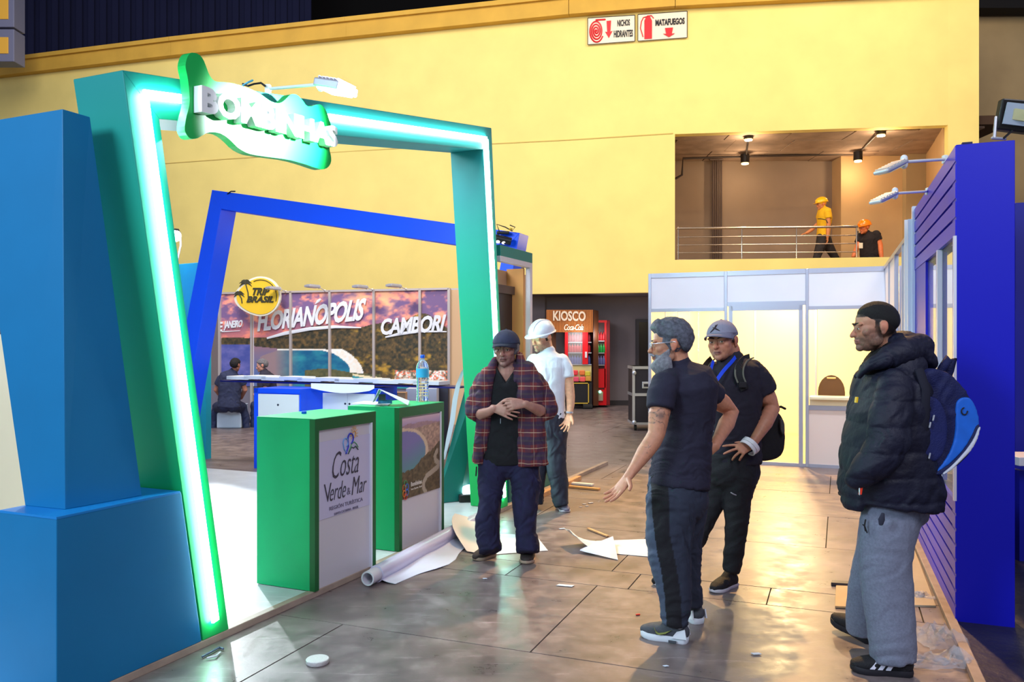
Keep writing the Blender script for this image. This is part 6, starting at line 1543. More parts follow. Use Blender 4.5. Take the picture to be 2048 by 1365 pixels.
def make_cap(M, root, m, mbrim, R=(.084, .108, .090), C_=(0, .012, .036), tilt=0, wrap=1.0, line=.034, brim_l=.075, label=None, button=True):
    def msk(p_): return max(0, min(1, (p_.z-(line+(-.012 if p_.y > .03 else 0)))/.008))
    c = shell('cap', M, R, C_, msk, .005, m, root, label=label, sink=.90)
    vs = []; n = 17; rows_ = []
    for j in range(7):
        row = []
        for i in range(n):
            a = math.radians(-72+144*i/(n-1)); rr = j/6
            x = (R[0]-.001)*math.sin(a)*(1+rr*.04); y = C_[1]-(R[1])*math.cos(a)-rr*brim_l*max(0, math.cos(a*1.18))**.7
            z = line+.006-rr*.012-.018*abs(math.sin(a))**2*rr*1.3
            row.append(M @ Vector((x, y, z)))
        rows_.append(row)
    R_ = len(rows_); Cn = n; mb2 = MB(); up = (M.to_3x3() @ Vector((0, 0, 1)))*.005
    v0 = [p_ for r_ in rows_ for p_ in r_]; N0 = len(v0); fs = []
    for j in range(R_-1):
        for i in range(Cn-1):
            a = j*Cn+i; fs.append((a, a+1, a+Cn+1, a+Cn)); fs.append((N0+a+1, N0+a, N0+a+Cn, N0+a+Cn+1))
    ring = [i for i in range(Cn)]+[j*Cn+Cn-1 for j in range(1, R_)]+[(R_-1)*Cn+i for i in range(Cn-2, -1, -1)]+[j*Cn for j in range(R_-2, 0, -1)]
    for a, b in zip(ring, ring[1:]+ring[:1]): fs.append((b, a, N0+a, N0+b))
    mb2.add([v-up*.4 for v in v0]+[v+up for v in v0], fs); mb2.build('brim', mbrim, c, smooth='all')
    if button: MB().ell((C_[0], C_[1], C_[2]+R[2]+.006), (.007, .007, .004), M).build('button', m, c, smooth='all')
    for k in range(6):
        a = math.pi*k/3+math.pi/6; pts = []
        for t in range(9):
            e = math.radians(88-t*8.5); pts.append(M @ Vector((C_[0]+(R[0]+.0045)*math.cos(e)*math.sin(a), C_[1]+(R[1]+.0045)*math.cos(e)*math.cos(a), C_[2]+(R[2]+.0045)*math.sin(e))))
        MB().tube(pts, .0012, n=5).build('seam', mbrim, c)
    return c
cg = cloth('cap_grey', (142, 140, 160), .06); cg2 = cloth('cap_grey2', (128, 126, 148), .05)
cp3 = make_cap(M3, f.root, cg, cg2, line=.040, brim_l=.078)
lk = mat('cap_logo', rgb(50, 36, 44), .7)
def cl(x, z):
    a = x/.088; e = (z-.036)/.095; return M3 @ Vector((.0905*math.sin(a)*math.cos(e), .012-.1145*math.cos(a)*math.cos(e), .036+.0965*math.sin(e)))
MB().tube([cl(-.030, .058), cl(-.014, .072), cl(-.001, .086), cl(.009, .106)], [.003, .005, .006, .003], n=6).build('logo', lk, cp3)
MB().tube([cl(-.002, .082), cl(.014, .072), cl(.028, .064)], [.005, .004, .002], n=6).build('logo', lk, cp3)
MB().ell((0, 0, 0), (.006, .006, .006), Matrix.Translation(cl(.001, .098))).build('logo', lk, cp3)
MB().tube([cl(-.006, .080), cl(-.020, .090)], [.003, .002], n=5).build('logo', lk, cp3)
tee3 = cloth('tee_black', (32, 28, 42), .15)
mb = MB()
f.tube(mb, [(1461, 724, .03, 26, 28), (1466, 743, .02, 54, 44), (1466, 775, .0, 58, 48), (1468, 820, -.01, 52, 44), (1470, 865, -.01, 49, 42), (1470, 905, 0, 50, 42), (1470, 925, 0, 50, 42)], ex=2.3, n=28, capb='flat')
f.tube(mb, [(1502, 746, .0, 26, 24), (1518, 766, -.01, 27, 25), (1531, 790, -.02, 26, 25)], n=20, capb='flat')
f.tube(mb, [(1426, 746, .04, 22, 24), (1412, 780, .06, 22, 24)], n=18, capb='flat')
me = bake(mb, .0075, 4, 'shirt'); folds(me, .009, 31, 10, 20); finish(me, 'shirt', tee3, f.root)
mb = MB()
f.tube(mb, [(1466, 905, 0, 50, 42), (1464, 945, 0, 54, 44)], n=24)
f.tube(mb, [(1478, 950, -.03, 36, 36), (1473, 1000, -.04, 27, 30), (1473, 1055, -.06, 21, 25), (1468, 1100, -.05, 19.5, 22), (1464, 1128, -.03, 17.5, 20), (1461, 1142, -.03, 16, 18)], n=20, capb='flat')
f.tube(mb, [(1446, 950, .03, 36, 36), (1424, 1000, .05, 26, 28), (1404, 1050, .04, 21, 24), (1380, 1100, .03, 19, 21), (1356, 1140, .02, 16, 18), (1348, 1152, .02, 15, 17)], n=20, capb='flat')
me = bake(mb, .0075, 4, 'trousers'); folds(me, .008, 37, 12, 20)
t3_ = finish(me, 'trousers', mat('track_black', rgb(20, 19, 26), .8, bump=.3, bs=200), f.root)
MB().tube([f.p(1462, 986, -.15), f.p(1467, 989, -.155), f.p(1472, 991, -.15)], .004, n=6).build('logo', mat('logo_pale', rgb(150, 146, 156), .5), t3_)
shoe(f.root, G(1470, 1170), G(1424, 1188), .12, .10, (18, 16, 20), (196, 188, 198), .022, laces=(36, 34, 40), label='black sneaker with pale sole, nearer foot')
shoe(f.root, G(1356, 1168), G(1306, 1172), .10, .095, (18, 16, 20), (196, 188, 198), .022, label='black sneaker peeking out left behind the grey trousers')
# lanyard and badge
lan = mat('lanyard_blue', rgb(24, 74, 232), .5)
ly = MB()
def ribbon(pts, w, m, parent, name, d=.003):
    mb2 = MB(); P_ = [Vector(p_) for p_ in pts]
    if len(P_) > 2:
        for _ in range(2):
            q_ = [P_[0]]
            for a, b in zip(P_, P_[1:]): q_ += [a*.75+b*.25, a*.25+b*.75]
            P_ = q_+[P_[-1]]
    vs = []; N_ = len(P_)
    for i in range(N_):
        t = (P_[min(i+1, N_-1)]-P_[max(i-1, 0)]); t = Vector((t.x, 0, t.z)) if Vector((t.x, 0, t.z)).length > 1e-4 else Vector((0, 0, 1)); s_ = t.cross(Vector((0, 1, 0))).normalized()*w; e = Vector((0, d, 0))
        vs += [P_[i]-s_, P_[i]+s_, P_[i]+s_+e, P_[i]-s_+e]
    fs = [(4*i+k, 4*i+(k+1) % 4, 4*i+4+(k+1) % 4, 4*i+4+k) for i in range(N_-1) for k in range(4)]+[(3, 2, 1, 0), (4*N_-4, 4*N_-3, 4*N_-2, 4*N_-1)]
    mb2.add(vs, fs)
    return mb2.build(name, m, parent)
l_ = ribbon([f.p(1477, 706, .0), f.p(1466, 722, -.10), f.p(1450, 738, -.155), f.p(1436, 757, -.178), f.p(1427, 772, -.185)], .011, lan, f.root, 'lanyard')
ribbon([f.p(1427, 722, -.06), f.p(1422, 738, -.13), f.p(1419, 755, -.175), f.p(1423, 772, -.185), f.p(1422, 812, -.187)], .009, lan, l_, 'strap')
bd_ = MB().prism([f.p(1412, 862, -.192), f.p(1427, 864, -.192), f.p(1430, 815, -.192), f.p(1416, 813, -.192)], (0, -.003, 0)).build('badge', mat('badge_white', rgb(214, 224, 240), .4), f.root)
MB().prism([f.p(1414, 838, -.196), f.p(1428, 840, -.196), f.p(1429, 835, -.196), f.p(1415, 833, -.196)], (0, -.002, 0)).build('badge_stripe', lan, bd_)
for k in range(4): MB().prism([f.p(1415, 844+k*4, -.196), f.p(1424, 845+k*4, -.196), f.p(1424, 846+k*4, -.196), f.p(1415, 845+k*4, -.196)], (0, -.001, 0)).build('badge_line', mat('badge_ink', rgb(60, 90, 160), .5), bd_)
# tape roll on the wrist
tp_ = thing('tape_roll', 'two white tape rolls worn on the wrist of the man in the grey cap', 'tape', f.p(1501, 908, -.15))
ax_ = (f.p(1508, 884, -.145)-f.p(1493, 900, -.165)).normalized(); cc_ = f.p(1501, 891, -.155)
wt = mat('tape_white', rgb(228, 226, 232), .4)
def torus(c, ax, R_, ry, w, m, parent, name, n=32):
    ax = Vector(ax).normalized(); a = ax.orthogonal().normalized(); b = ax.cross(a); mb2 = MB(); vs = []
    for rr, hh in ((R_, -w), (R_, w), (ry, w), (ry, -w)):
        for i in range(n): t = 2*math.pi*i/n; vs.append(Vector(c)+ax*hh+(a*math.cos(t)+b*math.sin(t))*rr)
    fs = [(k*n+i, k*n+(i+1) % n, ((k+1) % 4)*n+(i+1) % n, ((k+1) % 4)*n+i) for k in range(4) for i in range(n)]
    mb2.add(vs, fs); return mb2.build(name, m, parent, smooth=True)
torus(cc_-ax_*.0, (.62, .25, .55), .060, .052, .012, wt, tp_, 'roll'); torus(cc_-Vector((.018, .006, .014)), (.62, .25, .55), .058, .050, .010, wt, tp_, 'roll')
# black backpack
bk = thing('backpack', 'black backpack with olive-edged straps on the man in the grey cap', 'backpack', f.p(1540, 924, .12))
bkm = mat('pack_black', rgb(18, 17, 22), .8, var=.2, vs=20, bump=.4, bs=150)
m_ = slab(chaikin([(1500, 800), (1535, 806), (1552, 820), (1568, 836), (1572, 866), (1571, 900), (1560, 918), (1530, 925), (1500, 920), (1485, 880), (1486, 830)], 2), .10, .34); me = bake(m_, .009, 12, 'bag_body'); finish(me, 'bag_body', bkm, bk)
m_ = slab(chaikin([(1560, 836), (1570, 842), (1571, 872), (1562, 868)], 1), .06, .2); me = bake(m_, .006, 6, 'side_pocket'); finish(me, 'side_pocket', mat('camo_grey', rgb(74, 72, 74), .8, var=.4, vs=30), bk)
MB().tube([f.p(1552, 816, .15), f.p(1562, 814, .13), f.p(1570, 818, .12)], .008, n=8).build('strap_end', bkm, bk)
ol_ = mat('strap_olive', rgb(104, 104, 92), .7); sb2 = mat('strap_black', rgb(22, 22, 26), .8)
sp_ = [(1500, 716, .05), (1488, 720, -.06), (1479, 734, -.145), (1478, 752, -.17), (1484, 766, -.175), (1490, 780, -.17)]
s_o = ribbon([f.p(*q) for q in sp_], .026, sb2, bk, 'shoulder_strap', .008)
for sh in (-8, 8): ribbon([f.p(x+sh, y, d-.004) for x, y, d in sp_[:5]], .0045, ol_, s_o, 'strap_edge', .006)
MB().box(f.p(1479, 776, -.19), (.045, 0, 0), (0, .012, 0), (0, 0, .035)).build('buckle', mk, s_o, bevel=.004)
sp_ = [(1424, 718, .05), (1414, 728, -.03), (1406, 742, -.10), (1402, 760, -.13)]
s_o = ribbon([f.p(*q) for q in sp_], .02, sb2, bk, 'shoulder_strap', .008)
ribbon([f.p(x+6, y, d-.004) for x, y, d in sp_], .004, ol_, s_o, 'strap_edge', .006)

# ---------------------------------------------------------------- 4. man in plaid shirt
f = Fig(5.8, 'older man in dark cap and open red plaid shirt over a black top, hands together', G(1005, 1122))
M4 = Matrix.Translation(f.p(1012, 699, 0)) @ RotM(-14, 3, 0) @ Matrix.Scale(1.05, 4)
mb = MB(); head_prims(mb, M4, jaw=.98, nose=1.05, chinlen=.004)
f.tube(mb, [(1013, 705, .03, 17, 18), (1013, 728, .03, 18, 19), (1014, 748, .02, 28, 24), (1014, 800, .02, 34, 26)])
f.tube(mb, [(966, 768, .0, 15), (952, 800, -.02, 13), (948, 822, -.05, 11.5), (962, 829, -.12, 12), (978, 824, -.18, 9), (988, 818, -.20, 7.5)])
w_ = f.p(989, 818, -.20)
hand_prims(mb, w_, f.p(1012, 824, -.235)-w_, (0.05, 1, -.1), .97, curl=(10, 16, 10), spread=7, thumb=(56, 5), side=1)
f.tube(mb, [(1070, 768, .0, 15), (1086, 800, -.02, 13), (1096, 822, -.05, 11.5), (1080, 822, -.14, 12), (1062, 814, -.21, 9), (1050, 809, -.235, 7.5)])
w_ = f.p(1049, 809, -.235)
hand_prims(mb, w_, f.p(1022, 810, -.26)-w_, (0, .9, -.35), .97, curls=[(20, 40, 25), (28, 42, 28), (34, 44, 28), (38, 44, 28)], spread=4, thumb=(24, 18), side=-1)
me = bake(mb, .0045, 3, 'body')
finish(me, 'body', skinm, f.root, paint=skin_paint(M4, (166, 116, 102), (120, 72, 70), .38, (96, 82, 84)))
eyes(M4, f.root, brow=(60, 50, 48), browh=.0045)
ghair = mat('hair_silver', rgb(126, 122, 126), .7, var=.3, vs=60, bump=1, bs=300)
def mask_side(p_): return max(0, min(1, min((p_.y+.035)/.02, (.05-p_.z)/.02, (p_.z+.045)/.02)))
shell('hair', M4, (.080, .100, .093), (0, .010, .030), mask_side, .010, ghair, f.root, nz=.006, nf=(60, 60))
make_cap(M4, f.root, cloth('cap_dark', (50, 52, 76), .2), cloth('cap_dark2', (40, 40, 60), .1), line=.034, brim_l=.055, R=(.087, .111, .092))
blk = cloth('henley_black', (20, 18, 24), .2)
mb = MB()
f.tube(mb, [(1014, 745, .02, 32, 27), (1014, 775, .0, 44, 32), (1012, 820, -.01, 42, 33), (1010, 870, -.01, 44, 34), (1008, 912, -.005, 46, 35), (1008, 922, 0, 46, 34)], ex=2.3, n=28, capb='flat')
me = bake(mb, .007, 3, 'undershirt'); folds(me, .006, 41, 12, 20)
# V neckline: press the collar area back under the skin
co = getco(me); px_, py_ = pix(co); v = smooth01((766-py_)*.62-np.abs(px_-1012), -1.5, 1.5)*(co[:, 1] < 5.79)*(py_ < 768); co[:, 1] += .055*v; setco(me, co)
us = finish(me, 'undershirt', blk, f.root, 'black henley top')
mb2 = MB()
MB().tube([f.p(1001, 838, -.128), f.p(1001, 848, -.13)], .002, n=5).build('drawstring', pw, us)
# plaid shirt: open jacket-like shell
def plaid_mat():
    m = bpy.data.materials.new('plaid'); m.use_nodes = True; nt = m.node_tree; N = nt.nodes; L = nt.links; b = N['Principled BSDF']; b.inputs['Roughness'].default_value = .9
    tc = N.new('ShaderNodeTexCoord'); sx = N.new('ShaderNodeSeparateXYZ')
    no_ = N.new('ShaderNodeTexNoise'); no_.inputs['Scale'].default_value = 6; L.new(tc.outputs['Object'], no_.inputs['Vector'])
    ms = N.new('ShaderNodeVectorMath'); ms.operation = 'SCALE'; ms.inputs['Scale'].default_value = .03; L.new(no_.outputs['Color'], ms.inputs[0])
    av = N.new('ShaderNodeVectorMath'); L.new(tc.outputs['Object'], av.inputs[0]); L.new(ms.outputs[0], av.inputs[1]); L.new(av.outputs[0], sx.inputs[0])
    def band(src, per, lo, hi, ph=0.0):
        a = N.new('ShaderNodeMath'); a.operation = 'MULTIPLY_ADD'; a.inputs[1].default_value = 1/per; a.inputs[2].default_value = 10+ph; L.new(src, a.inputs[0])
        fr_ = N.new('ShaderNodeMath'); fr_.operation = 'FRACT'; L.new(a.outputs[0], fr_.inputs[0])
        g1 = N.new('ShaderNodeMath'); g1.operation = 'GREATER_THAN'; g1.inputs[1].default_value = lo; L.new(fr_.outputs[0], g1.inputs[0])
        g2 = N.new('ShaderNodeMath'); g2.operation = 'LESS_THAN'; g2.inputs[1].default_value = hi; L.new(fr_.outputs[0], g2.inputs[0])
        q = N.new('ShaderNodeMath'); q.operation = 'MULTIPLY'; L.new(g1.outputs[0], q.inputs[0]); L.new(g2.outputs[0], q.inputs[1]); return q.outputs[0]
    def mix_(prev, col, fac, k):
        mm = N.new('ShaderNodeMath'); mm.operation = 'MULTIPLY'; mm.inputs[1].default_value = k; L.new(fac, mm.inputs[0])
        x = N.new('ShaderNodeMix'); x.data_type = 'RGBA'; x.inputs[7].default_value = (*col, 1)
        if isinstance(prev, tuple): x.inputs[6].default_value = (*prev, 1)
        else: L.new(prev, x.inputs[6])
        L.new(mm.outputs[0], x.inputs[0]); return x.outputs[2]
    x, z = sx.outputs[0], sx.outputs[2]; c = rgb(104, 38, 42)
    c = mix_(c, rgb(44, 36, 66), band(z, .108, .0, .5), .75); c = mix_(c, rgb(44, 36, 66), band(x, .085, .0, .5), .45)
    c = mix_(c, rgb(70, 56, 58), band(z, .108, .2, .32), .6); c = mix_(c, rgb(205, 176, 150), band(z, .108, .74, .785), .55); c = mix_(c, rgb(190, 160, 140), band(x, .085, .72, .77), .35)
    L.new(c, b.inputs['Base Color']); return m
plaid = plaid_mat()
mb = MB()
# back and both fronts as slabs around the body, sleeves as tubes
f.tube(mb, [(1014, 740, .045, 30, 20), (1018, 752, .06, 50, 26), (1018, 790, .06, 62, 30), (1016, 850, .065, 60, 30), (1018, 920, .065, 62, 30)], ex=2.5, n=28, capb='flat')
f.tube(mb, [(1052, 748, -.03, 24, 24), (1060, 775, -.055, 27, 26), (1060, 810, -.065, 27, 24), (1061, 850, -.07, 27, 20), (1063, 900, -.075, 30, 18), (1065, 930, -.075, 30, 16)], ex=2.6, n=22, capb='flat')
f.tube(mb, [(976, 750, -.03, 14, 22), (969, 775, -.05, 17, 24), (966, 810, -.06, 17, 22), (968, 850, -.06, 14, 20), (962, 890, -.06, 13, 18), (954, 926, -.06, 12, 16)], ex=2.4, n=20, capb='flat')
f.tube(mb, [(968, 762, .0, 17, 22), (956, 790, -.02, 18, 20), (948, 815, -.05, 17, 18), (949, 824, -.06, 16, 17)], n=20)
f.tube(mb, [(948, 822, -.06, 16, 17), (958, 830, -.10, 15.5, 16)], n=20, capb='flat')
f.tube(mb, [(1070, 762, .0, 18, 22), (1086, 790, -.02, 19, 20), (1097, 818, -.05, 18, 18)], n=20)
f.tube(mb, [(1097, 820, -.05, 18, 18), (1084, 824, -.11, 17, 17)], n=20, capb='flat')
# collar
f.tube(mb, [(1040, 716, .03, 6, 14), (1044, 732, -.02, 9, 14), (1036, 748, -.07, 8, 8), (1032, 762, -.095, 4, 5)], n=12)
f.tube(mb, [(990, 722, .03, 5, 12), (984, 734, -.01, 7, 12), (984, 750, -.06, 6, 8)], n=12)
me = bake(mb, .0065, 3, 'plaid_shirt'); folds(me, .010, 47, 12, 14); finish(me, 'plaid_shirt', plaid, f.root, 'open red and navy plaid shirt')
jean = cloth('jeans_navy', (32, 29, 62), .25)
mb = MB()
f.tube(mb, [(1012, 900, .01, 50, 34), (1013, 925, .01, 52, 34)], n=24)
f.tube(mb, [(990, 925, -.0, 32, 31), (983, 965, -.01, 26, 28), (980, 1000, -.03, 20.5, 24), (975, 1035, -.02, 22, 25), (975, 1070, -.01, 22, 24), (980, 1096, -.01, 21.5, 25), (981, 1103, -.02, 21, 25)], n=20, capb='flat')
f.tube(mb, [(1044, 925, .0, 34, 31), (1053, 965, -.01, 29, 28), (1050, 1000, -.03, 24, 25), (1051, 1035, -.03, 21, 24), (1053, 1070, -.03, 19, 23), (1056, 1096, -.03, 21.5, 25), (1056, 1104, -.04, 21.5, 25)], n=20, capb='flat')
me = bake(mb, .007, 3, 'jeans'); folds(me, .012, 53, 13, 16); finish(me, 'jeans', jean, f.root)
MB().tube([f.p(953, 935, -.06), f.p(952, 952, -.06)], .005, n=6).build('key_cord', mk, f.root)
shoe(f.root, G(988, 1112), G(948, 1123), .10, .10, (58, 46, 44), (176, 150, 130), .022, label='dark brown sneaker turned outwards')
shoe(f.root, G(1060, 1108), G(1052, 1131), .10, .108, (58, 46, 44), (176, 150, 130), .022, label='dark brown sneaker pointing at the camera')

# ---------------------------------------------------------------- 5. man with white helmet
f = Fig(7.6, 'young man in white hard hat and white t-shirt looking down, behind the man in plaid', G(1115, 1020))
M5 = Matrix.Translation(f.p(1083, 676, 0)) @ RotM(-46, 14, 3) @ Matrix.Scale(1.06, 4)
mb = MB(); head_prims(mb, M5, eyes_closed=True)
f.tube(mb, [(1090, 682, .03, 12.5, 13), (1094, 702, .03, 13, 14), (1096, 716, .02, 20, 20), (1096, 760, .02, 25, 22)])
f.tube(mb, [(1130, 735, -.02, 11.5), (1137, 765, -.03, 10.5), (1141, 795, -.05, 9), (1141, 812, -.06, 8), (1139, 828, -.08, 6)])
w_ = f.p(1139, 829, -.08); hand_prims(mb, w_, f.p(1130, 858, -.11)-w_, (-.5, -.8, .1), 1.0, curls=[(10, 16, 10), (14, 16, 10), (18, 20, 10), (22, 20, 10)], spread=8, thumb=(40, 10), side=-1)
f.tube(mb, [(1062, 735, .06, 11.5), (1056, 765, .06, 10.5), (1054, 795, .05, 9), (1056, 830, .03, 6)])
hand_prims(mb, f.p(1056, 831, .03), (0, 0, -1), (1, 0, 0), 1.0, side=-1)
me = bake(mb, .0048, 3, 'body')
finish(me, 'body', skinm, f.root, paint=skin_paint(M5, (232, 176, 140), (206, 128, 110), .5, (70, 50, 44)))
eyes(M5, f.root, open_=False, brow=(40, 28, 26), browh=.0055)
def mask5(p_): return max(0, min(1, min((p_.y+.02)/.02 if p_.z < .04 else 1, (p_.z+.02-(.04 if p_.y < .03 else 0))/.02)))
shell('hair', M5, (.079, .101, .093), (0, .010, .030), mask5, .009, hm, f.root, nz=.003)
hw = mat('helmet_white', rgb(226, 228, 240), .25, coat=.4)
def helmet(M, root, m, label=None):
    c = shell('hard_hat', M, (.100, .128, .098), (0, .010, .052), lambda p_: max(0, min(1, (p_.z-.040)/.006)), .006, m, root, label=label, sink=.86)
    rim = MB(); n = 40; vs = []
    for rr, zz in ((0, .052), (1.0, .044), (1.0, .038), (-.3, .042)):
        for i in range(n):
            a = 2*math.pi*i/n; fr_ = max(0, -math.sin(a))**3*.038+.012; x = (.104+fr_*rr)*math.cos(a); y = .010+(.131+fr_*rr)*math.sin(a)
            vs.append(M @ Vector((x, y, zz-max(0, -math.sin(a))*.008*max(0, rr))))
    for i in range(0): pass
    fs = [(k*n+i, k*n+(i+1) % n, ((k+1) % 4)*n+(i+1) % n, ((k+1) % 4)*n+i) for k in range(4) for i in range(n)]
    rim.add(vs, fs); rim.build('rim', m, c, smooth=True)
    for off in (-.022, 0, .022):
        pts = [M @ Vector((off, .010+.128*math.cos(e)*1.03, .052+.103*math.sin(e)*1.02)) for e in [math.radians(20+k*14) for k in range(11)]]
        MB().tube(pts, .006, n=6).build('ridge', m, c, smooth='all')
    return c
helmet(M5, f.root, hw)
MB().tube([f.p(1048+i, 664+i*.4, -.09) for i in (0, 1)], .001).v
wtee = cloth('tee_white', (226, 232, 244), .03)
mb = MB()
f.tube(mb, [(1096, 705, .03, 15, 16), (1096, 718, .02, 36, 26), (1096, 738, .01, 41, 30), (1096, 770, .0, 35, 28), (1098, 805, .0, 31, 26), (1100, 838, 0, 31, 26)], ex=2.3, n=26, capb='flat')
f.tube(mb, [(1124, 722, .0, 14, 15), (1132, 738, -.02, 14.5, 15), (1135, 756, -.03, 13.5, 15)], n=18, capb='flat')
f.tube(mb, [(1068, 722, .04, 14, 15), (1060, 756, .06, 13.5, 15)], n=18, capb='flat')
me = bake(mb, .008, 3, 'shirt'); folds(me, .005, 59, 9, 14); finish(me, 'shirt', wtee, f.root)
mb = MB()
f.tube(mb, [(1100, 828, .0, 30, 26), (1100, 860, 0, 33, 27)], n=22)
f.tube(mb, [(1112, 865, -.02, 22, 22), (1111, 905, -.02, 19.5, 20), (1113, 940, -.03, 18, 19), (1120, 975, -.02, 16.5, 18), (1120, 1000, -.03, 17, 19), (1124, 1012, -.04, 15, 18)], n=18, capb='flat')
f.tube(mb, [(1088, 865, .02, 20, 22), (1080, 905, .03, 17, 20), (1076, 950, .03, 14, 18), (1073, 990, .04, 13, 17), (1072, 1006, .04, 13, 17)], n=18, capb='flat')
me = bake(mb, .008, 3, 'trousers'); folds(me, .012, 61, 10, 14); finish(me, 'trousers', mat('trouser_slate', rgb(40, 44, 60), .7, var=.2, vs=20), f.root)
shoe(f.root, G(1119, 1017), G(1134, 1027), .10, .10, (116, 112, 132), (190, 184, 196), .02, label='grey shoe')
shoe(f.root, G(1082, 1003), G(1064, 1010), .10, .10, (48, 44, 52), (90, 84, 92), .02, label='shoe darkened by painted shade, further foot')  # same pair as the grey shoe, shade painted into the darker colours
torus(f.p(1139, 825, -.08), (0.05, 0, 1), .034, .028, .008, al, f.root, 'watch', 20)

# ---------------------------------------------------------------- balcony men
def simple_man(Y, label, foot, head, yaw, pitch, torso, legs, arms, cs, ct, skin, hat, hands=(), extra=None, r_head=1.0, vox=.012):
    g_ = Fig(Y, label, foot); M = Matrix.Translation(g_.p(*head)) @ RotM(yaw, pitch, 0) @ Matrix.Scale(r_head, 4)
    mb = MB(); head_prims(mb, M)
    t0 = torso[0]; g_.tube(mb, [(head[0], head[1]+4, head[2]+.02, .055*F/Y), (t0[0], t0[1]+2, t0[2], .055*F/Y), (torso[1][0], torso[1][1]+4, torso[1][2], .10*F/Y)])
    for a in arms: g_.tube(mb, a)
    for w, d, n, sd in hands: hand_prims(mb, g_.p(*w), d, n, 1.0, curl=(15, 15, 10), side=sd, rt=1.1)
    me = bake(mb, .0075, 2, 'body'); finish(me, 'body', skinm, g_.root, paint=skin_paint(M, skin, (170, 90, 70), .15, (80, 60, 50)))
    mb = MB(); g_.tube(mb, torso, ex=2.3, n=22, capb='flat')
    for a in arms:
        sl = a[:2]; m_ = [(sl[0][0], sl[0][1], sl[0][2], sl[0][3]*1.35), (sl[0][0]*.45+sl[1][0]*.55, sl[0][1]*.45+sl[1][1]*.55, sl[0][2]*.45+sl[1][2]*.55, sl[0][3]*1.3)]; g_.tube(mb, m_, capb='flat')
    me = bake(mb, vox, 3, 'shirt'); folds(me, .012, 5, 9, 12); sh = finish(me, 'shirt', cs, g_.root)
    if legs:
        mb = MB()
        for l in legs: g_.tube(mb, l, n=16, capb='flat')
        me = bake(mb, vox, 3, 'trousers'); folds(me, .012, 7, 9, 12); finish(me, 'trousers', ct, g_.root)
    if hat is not None: helmet(M, g_.root, hat)
    else: shell('hair', M, (.079, .101, .093), (0, .010, .030), mask_full, .012, extra, g_.root, nz=.004)
    eyes(M, g_.root)
    return g_, sh, M
YB = 20.3
k = .011*F/YB
ysh = cloth('tee_yellow', (232, 176, 24), .05); bt2 = mat('trouser_black', rgb(40, 32, 30), .8)
g_, sh, M = simple_man(YB, 'man in yellow helmet and yellow t-shirt walking left on the balcony', P(1648, 533, YB), (1643, 409, 0), -92, 8,
    [(1646, 415, .02, 5, 6), (1648, 421, .02, 11, 17), (1649, 435, .02, 13, 18), (1648, 455, .02, 11.5, 16), (1646, 476, .02, 11, 15), (1646, 478, .02, 11, 15)],
    [[(1646, 474, 0, 11, 14), (1642, 492, -.05, 10, 10), (1636, 508, -.08, 8, 8), (1629, 526, -.12, 6.5, 7)], [(1648, 474, 0, 11, 14), (1656, 492, .05, 9.5, 10), (1666, 508, .08, 7.5, 8), (1676, 526, .12, 6, 7)]],
    [[(1655, 424, -.18, 5), (1657, 447, -.20, 4.5), (1656, 466, -.22, 3.6), (1655, 474, -.22, 3)], [(1642, 424, .2, 5), (1637, 447, .2, 4.3), (1622, 461, .22, 3.5), (1614, 466, .22, 3)]],
    ysh, bt2, (206, 128, 76), mat('helmet_yellow', rgb(250, 190, 10), .3, coat=.3),
    r_head=1.15, hands=[((1655, 475, -.22), (0, 0, -1), (-1, 0, 0), 1), ((1613, 466, .22), (-1, 0, -.3), (0, 0, -1), 1)])
MB().tube([g_.p(1636, 438, -.12), g_.p(1641, 438, -.2), g_.p(1652, 440, -.28), g_.p(1655, 446, -.3)], .012, n=6).build('chest_band', mat('band_dark', rgb(60, 50, 30), .7), sh)
YO = 19.55
dsh = cloth('tee_dark', (34, 24, 24), .1)
g_, sh, M = simple_man(YO, 'man in orange helmet and black t-shirt with badge at the end of the balcony rail', P(1738, 560, YO), (1729, 456, 0), -78, 10,
    [(1735, 466, .02, 5, 6), (1738, 473, .02, 14, 19), (1740, 480, .02, 19, 21), (1740, 500, .02, 18, 19), (1740, 530, .02, 18, 18)],
    [[(1736, 522, -.02, 14, 16), (1734, 545, -.04, 9, 9), (1732, 560, -.05, 7, 7)], [(1746, 522, .06, 14, 14), (1750, 545, .1, 9, 9), (1752, 560, .12, 7, 7)]],
    [[(1752, 470, -.14, 6.5), (1760, 490, -.17, 5.5), (1762, 508, -.2, 4.5), (1763, 516, -.22, 3.6)], [(1722, 474, .16, 6), (1714, 495, .1, 5), (1707, 513, .05, 4)]],
    dsh, bt2, (226, 120, 66), mat('helmet_orange', rgb(255, 130, 10), .25, coat=.4), r_head=1.25)
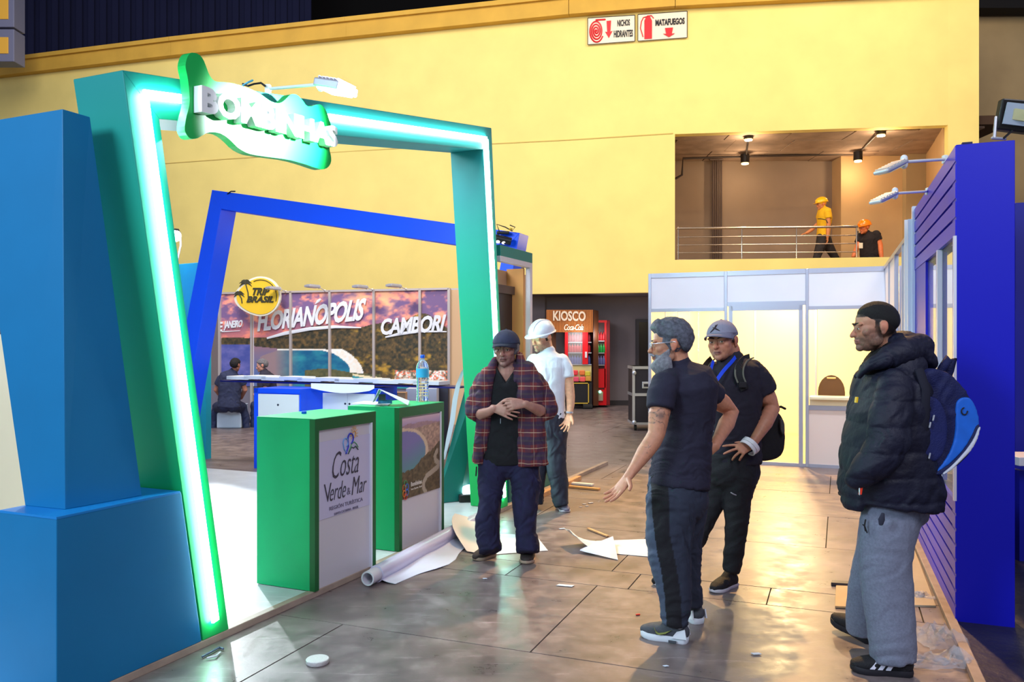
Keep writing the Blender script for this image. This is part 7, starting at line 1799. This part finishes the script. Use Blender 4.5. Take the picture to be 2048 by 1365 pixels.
MB().box(g_.p(1718, 497, -.36), (.09, .0, 0), (0, .01, 0), (0, 0, .13)).build('badge', mat('badge_cream', rgb(240, 220, 190), .5), g_.root)
MB().tube([g_.p(1716, 463, -.20), g_.p(1716, 480, -.3)], .014, n=6).build('radio', mk, g_.root)
# ---------------------------------------------------------------- seated people far left
YS = 14.8
g_, sh, M = simple_man(YS, 'dark-haired man seated with his back to the camera behind the blue frame', P(458, 857, YS), (471, 731, .0), -190, 6,
    [(467, 744, .02, 8, 8), (463, 752, .02, 22, 15), (460, 770, .02, 22, 15), (459, 792, .02, 21, 15), (458, 815, .02, 22, 17)],
    [[(450, 812, -.0, 13, 13), (436, 815, .35, 10, 10)], [(466, 812, -.0, 13, 13), (482, 815, .35, 10, 10)], [(434, 815, .35, 9), (428, 840, .4, 7), (427, 862, .4, 6)], [(484, 815, .35, 9), (492, 838, .4, 7), (493, 858, .4, 6)]],
    [[(443, 758, .05, 6), (432, 780, .1, 5), (444, 796, .3, 4)], [(482, 758, .05, 6), (490, 780, .1, 5), (482, 796, .3, 4)]],
    cloth('vest_navy', (44, 50, 78), .15), mat('jeans_far', rgb(40, 48, 80), .8), (176, 120, 100), None, extra=hm)
g_, sh, M = simple_man(15.4, 'grey-haired man seated facing left in front of the sea print', P(528, 860, 15.4), (524, 732, 0), -80, 10,
    [(528, 744, .02, 7, 8), (532, 754, .02, 16, 18), (534, 775, .02, 18, 18), (534, 812, .02, 18, 18)],
    [[(532, 808, -.1, 12), (512, 812, -.1, 9)], [(510, 812, -.1, 9), (508, 856, -.1, 6)], [(532, 808, .1, 12), (514, 812, .1, 9)], [(512, 812, .1, 9), (510, 856, .1, 6)]],
    [[(536, 760, -.2, 6), (530, 782, -.2, 5), (514, 790, -.2, 4)], [(530, 760, .2, 6), (524, 782, .2, 5), (510, 790, .2, 4)]],
    cloth('coat_dark', (50, 46, 60), .15), mat('jeans_far', rgb(40, 48, 80), .8), (206, 150, 130), None, extra=ghair)
cube_seat(511, 556, 852, 'white cube seat under the grey-haired man in front of the sea print')
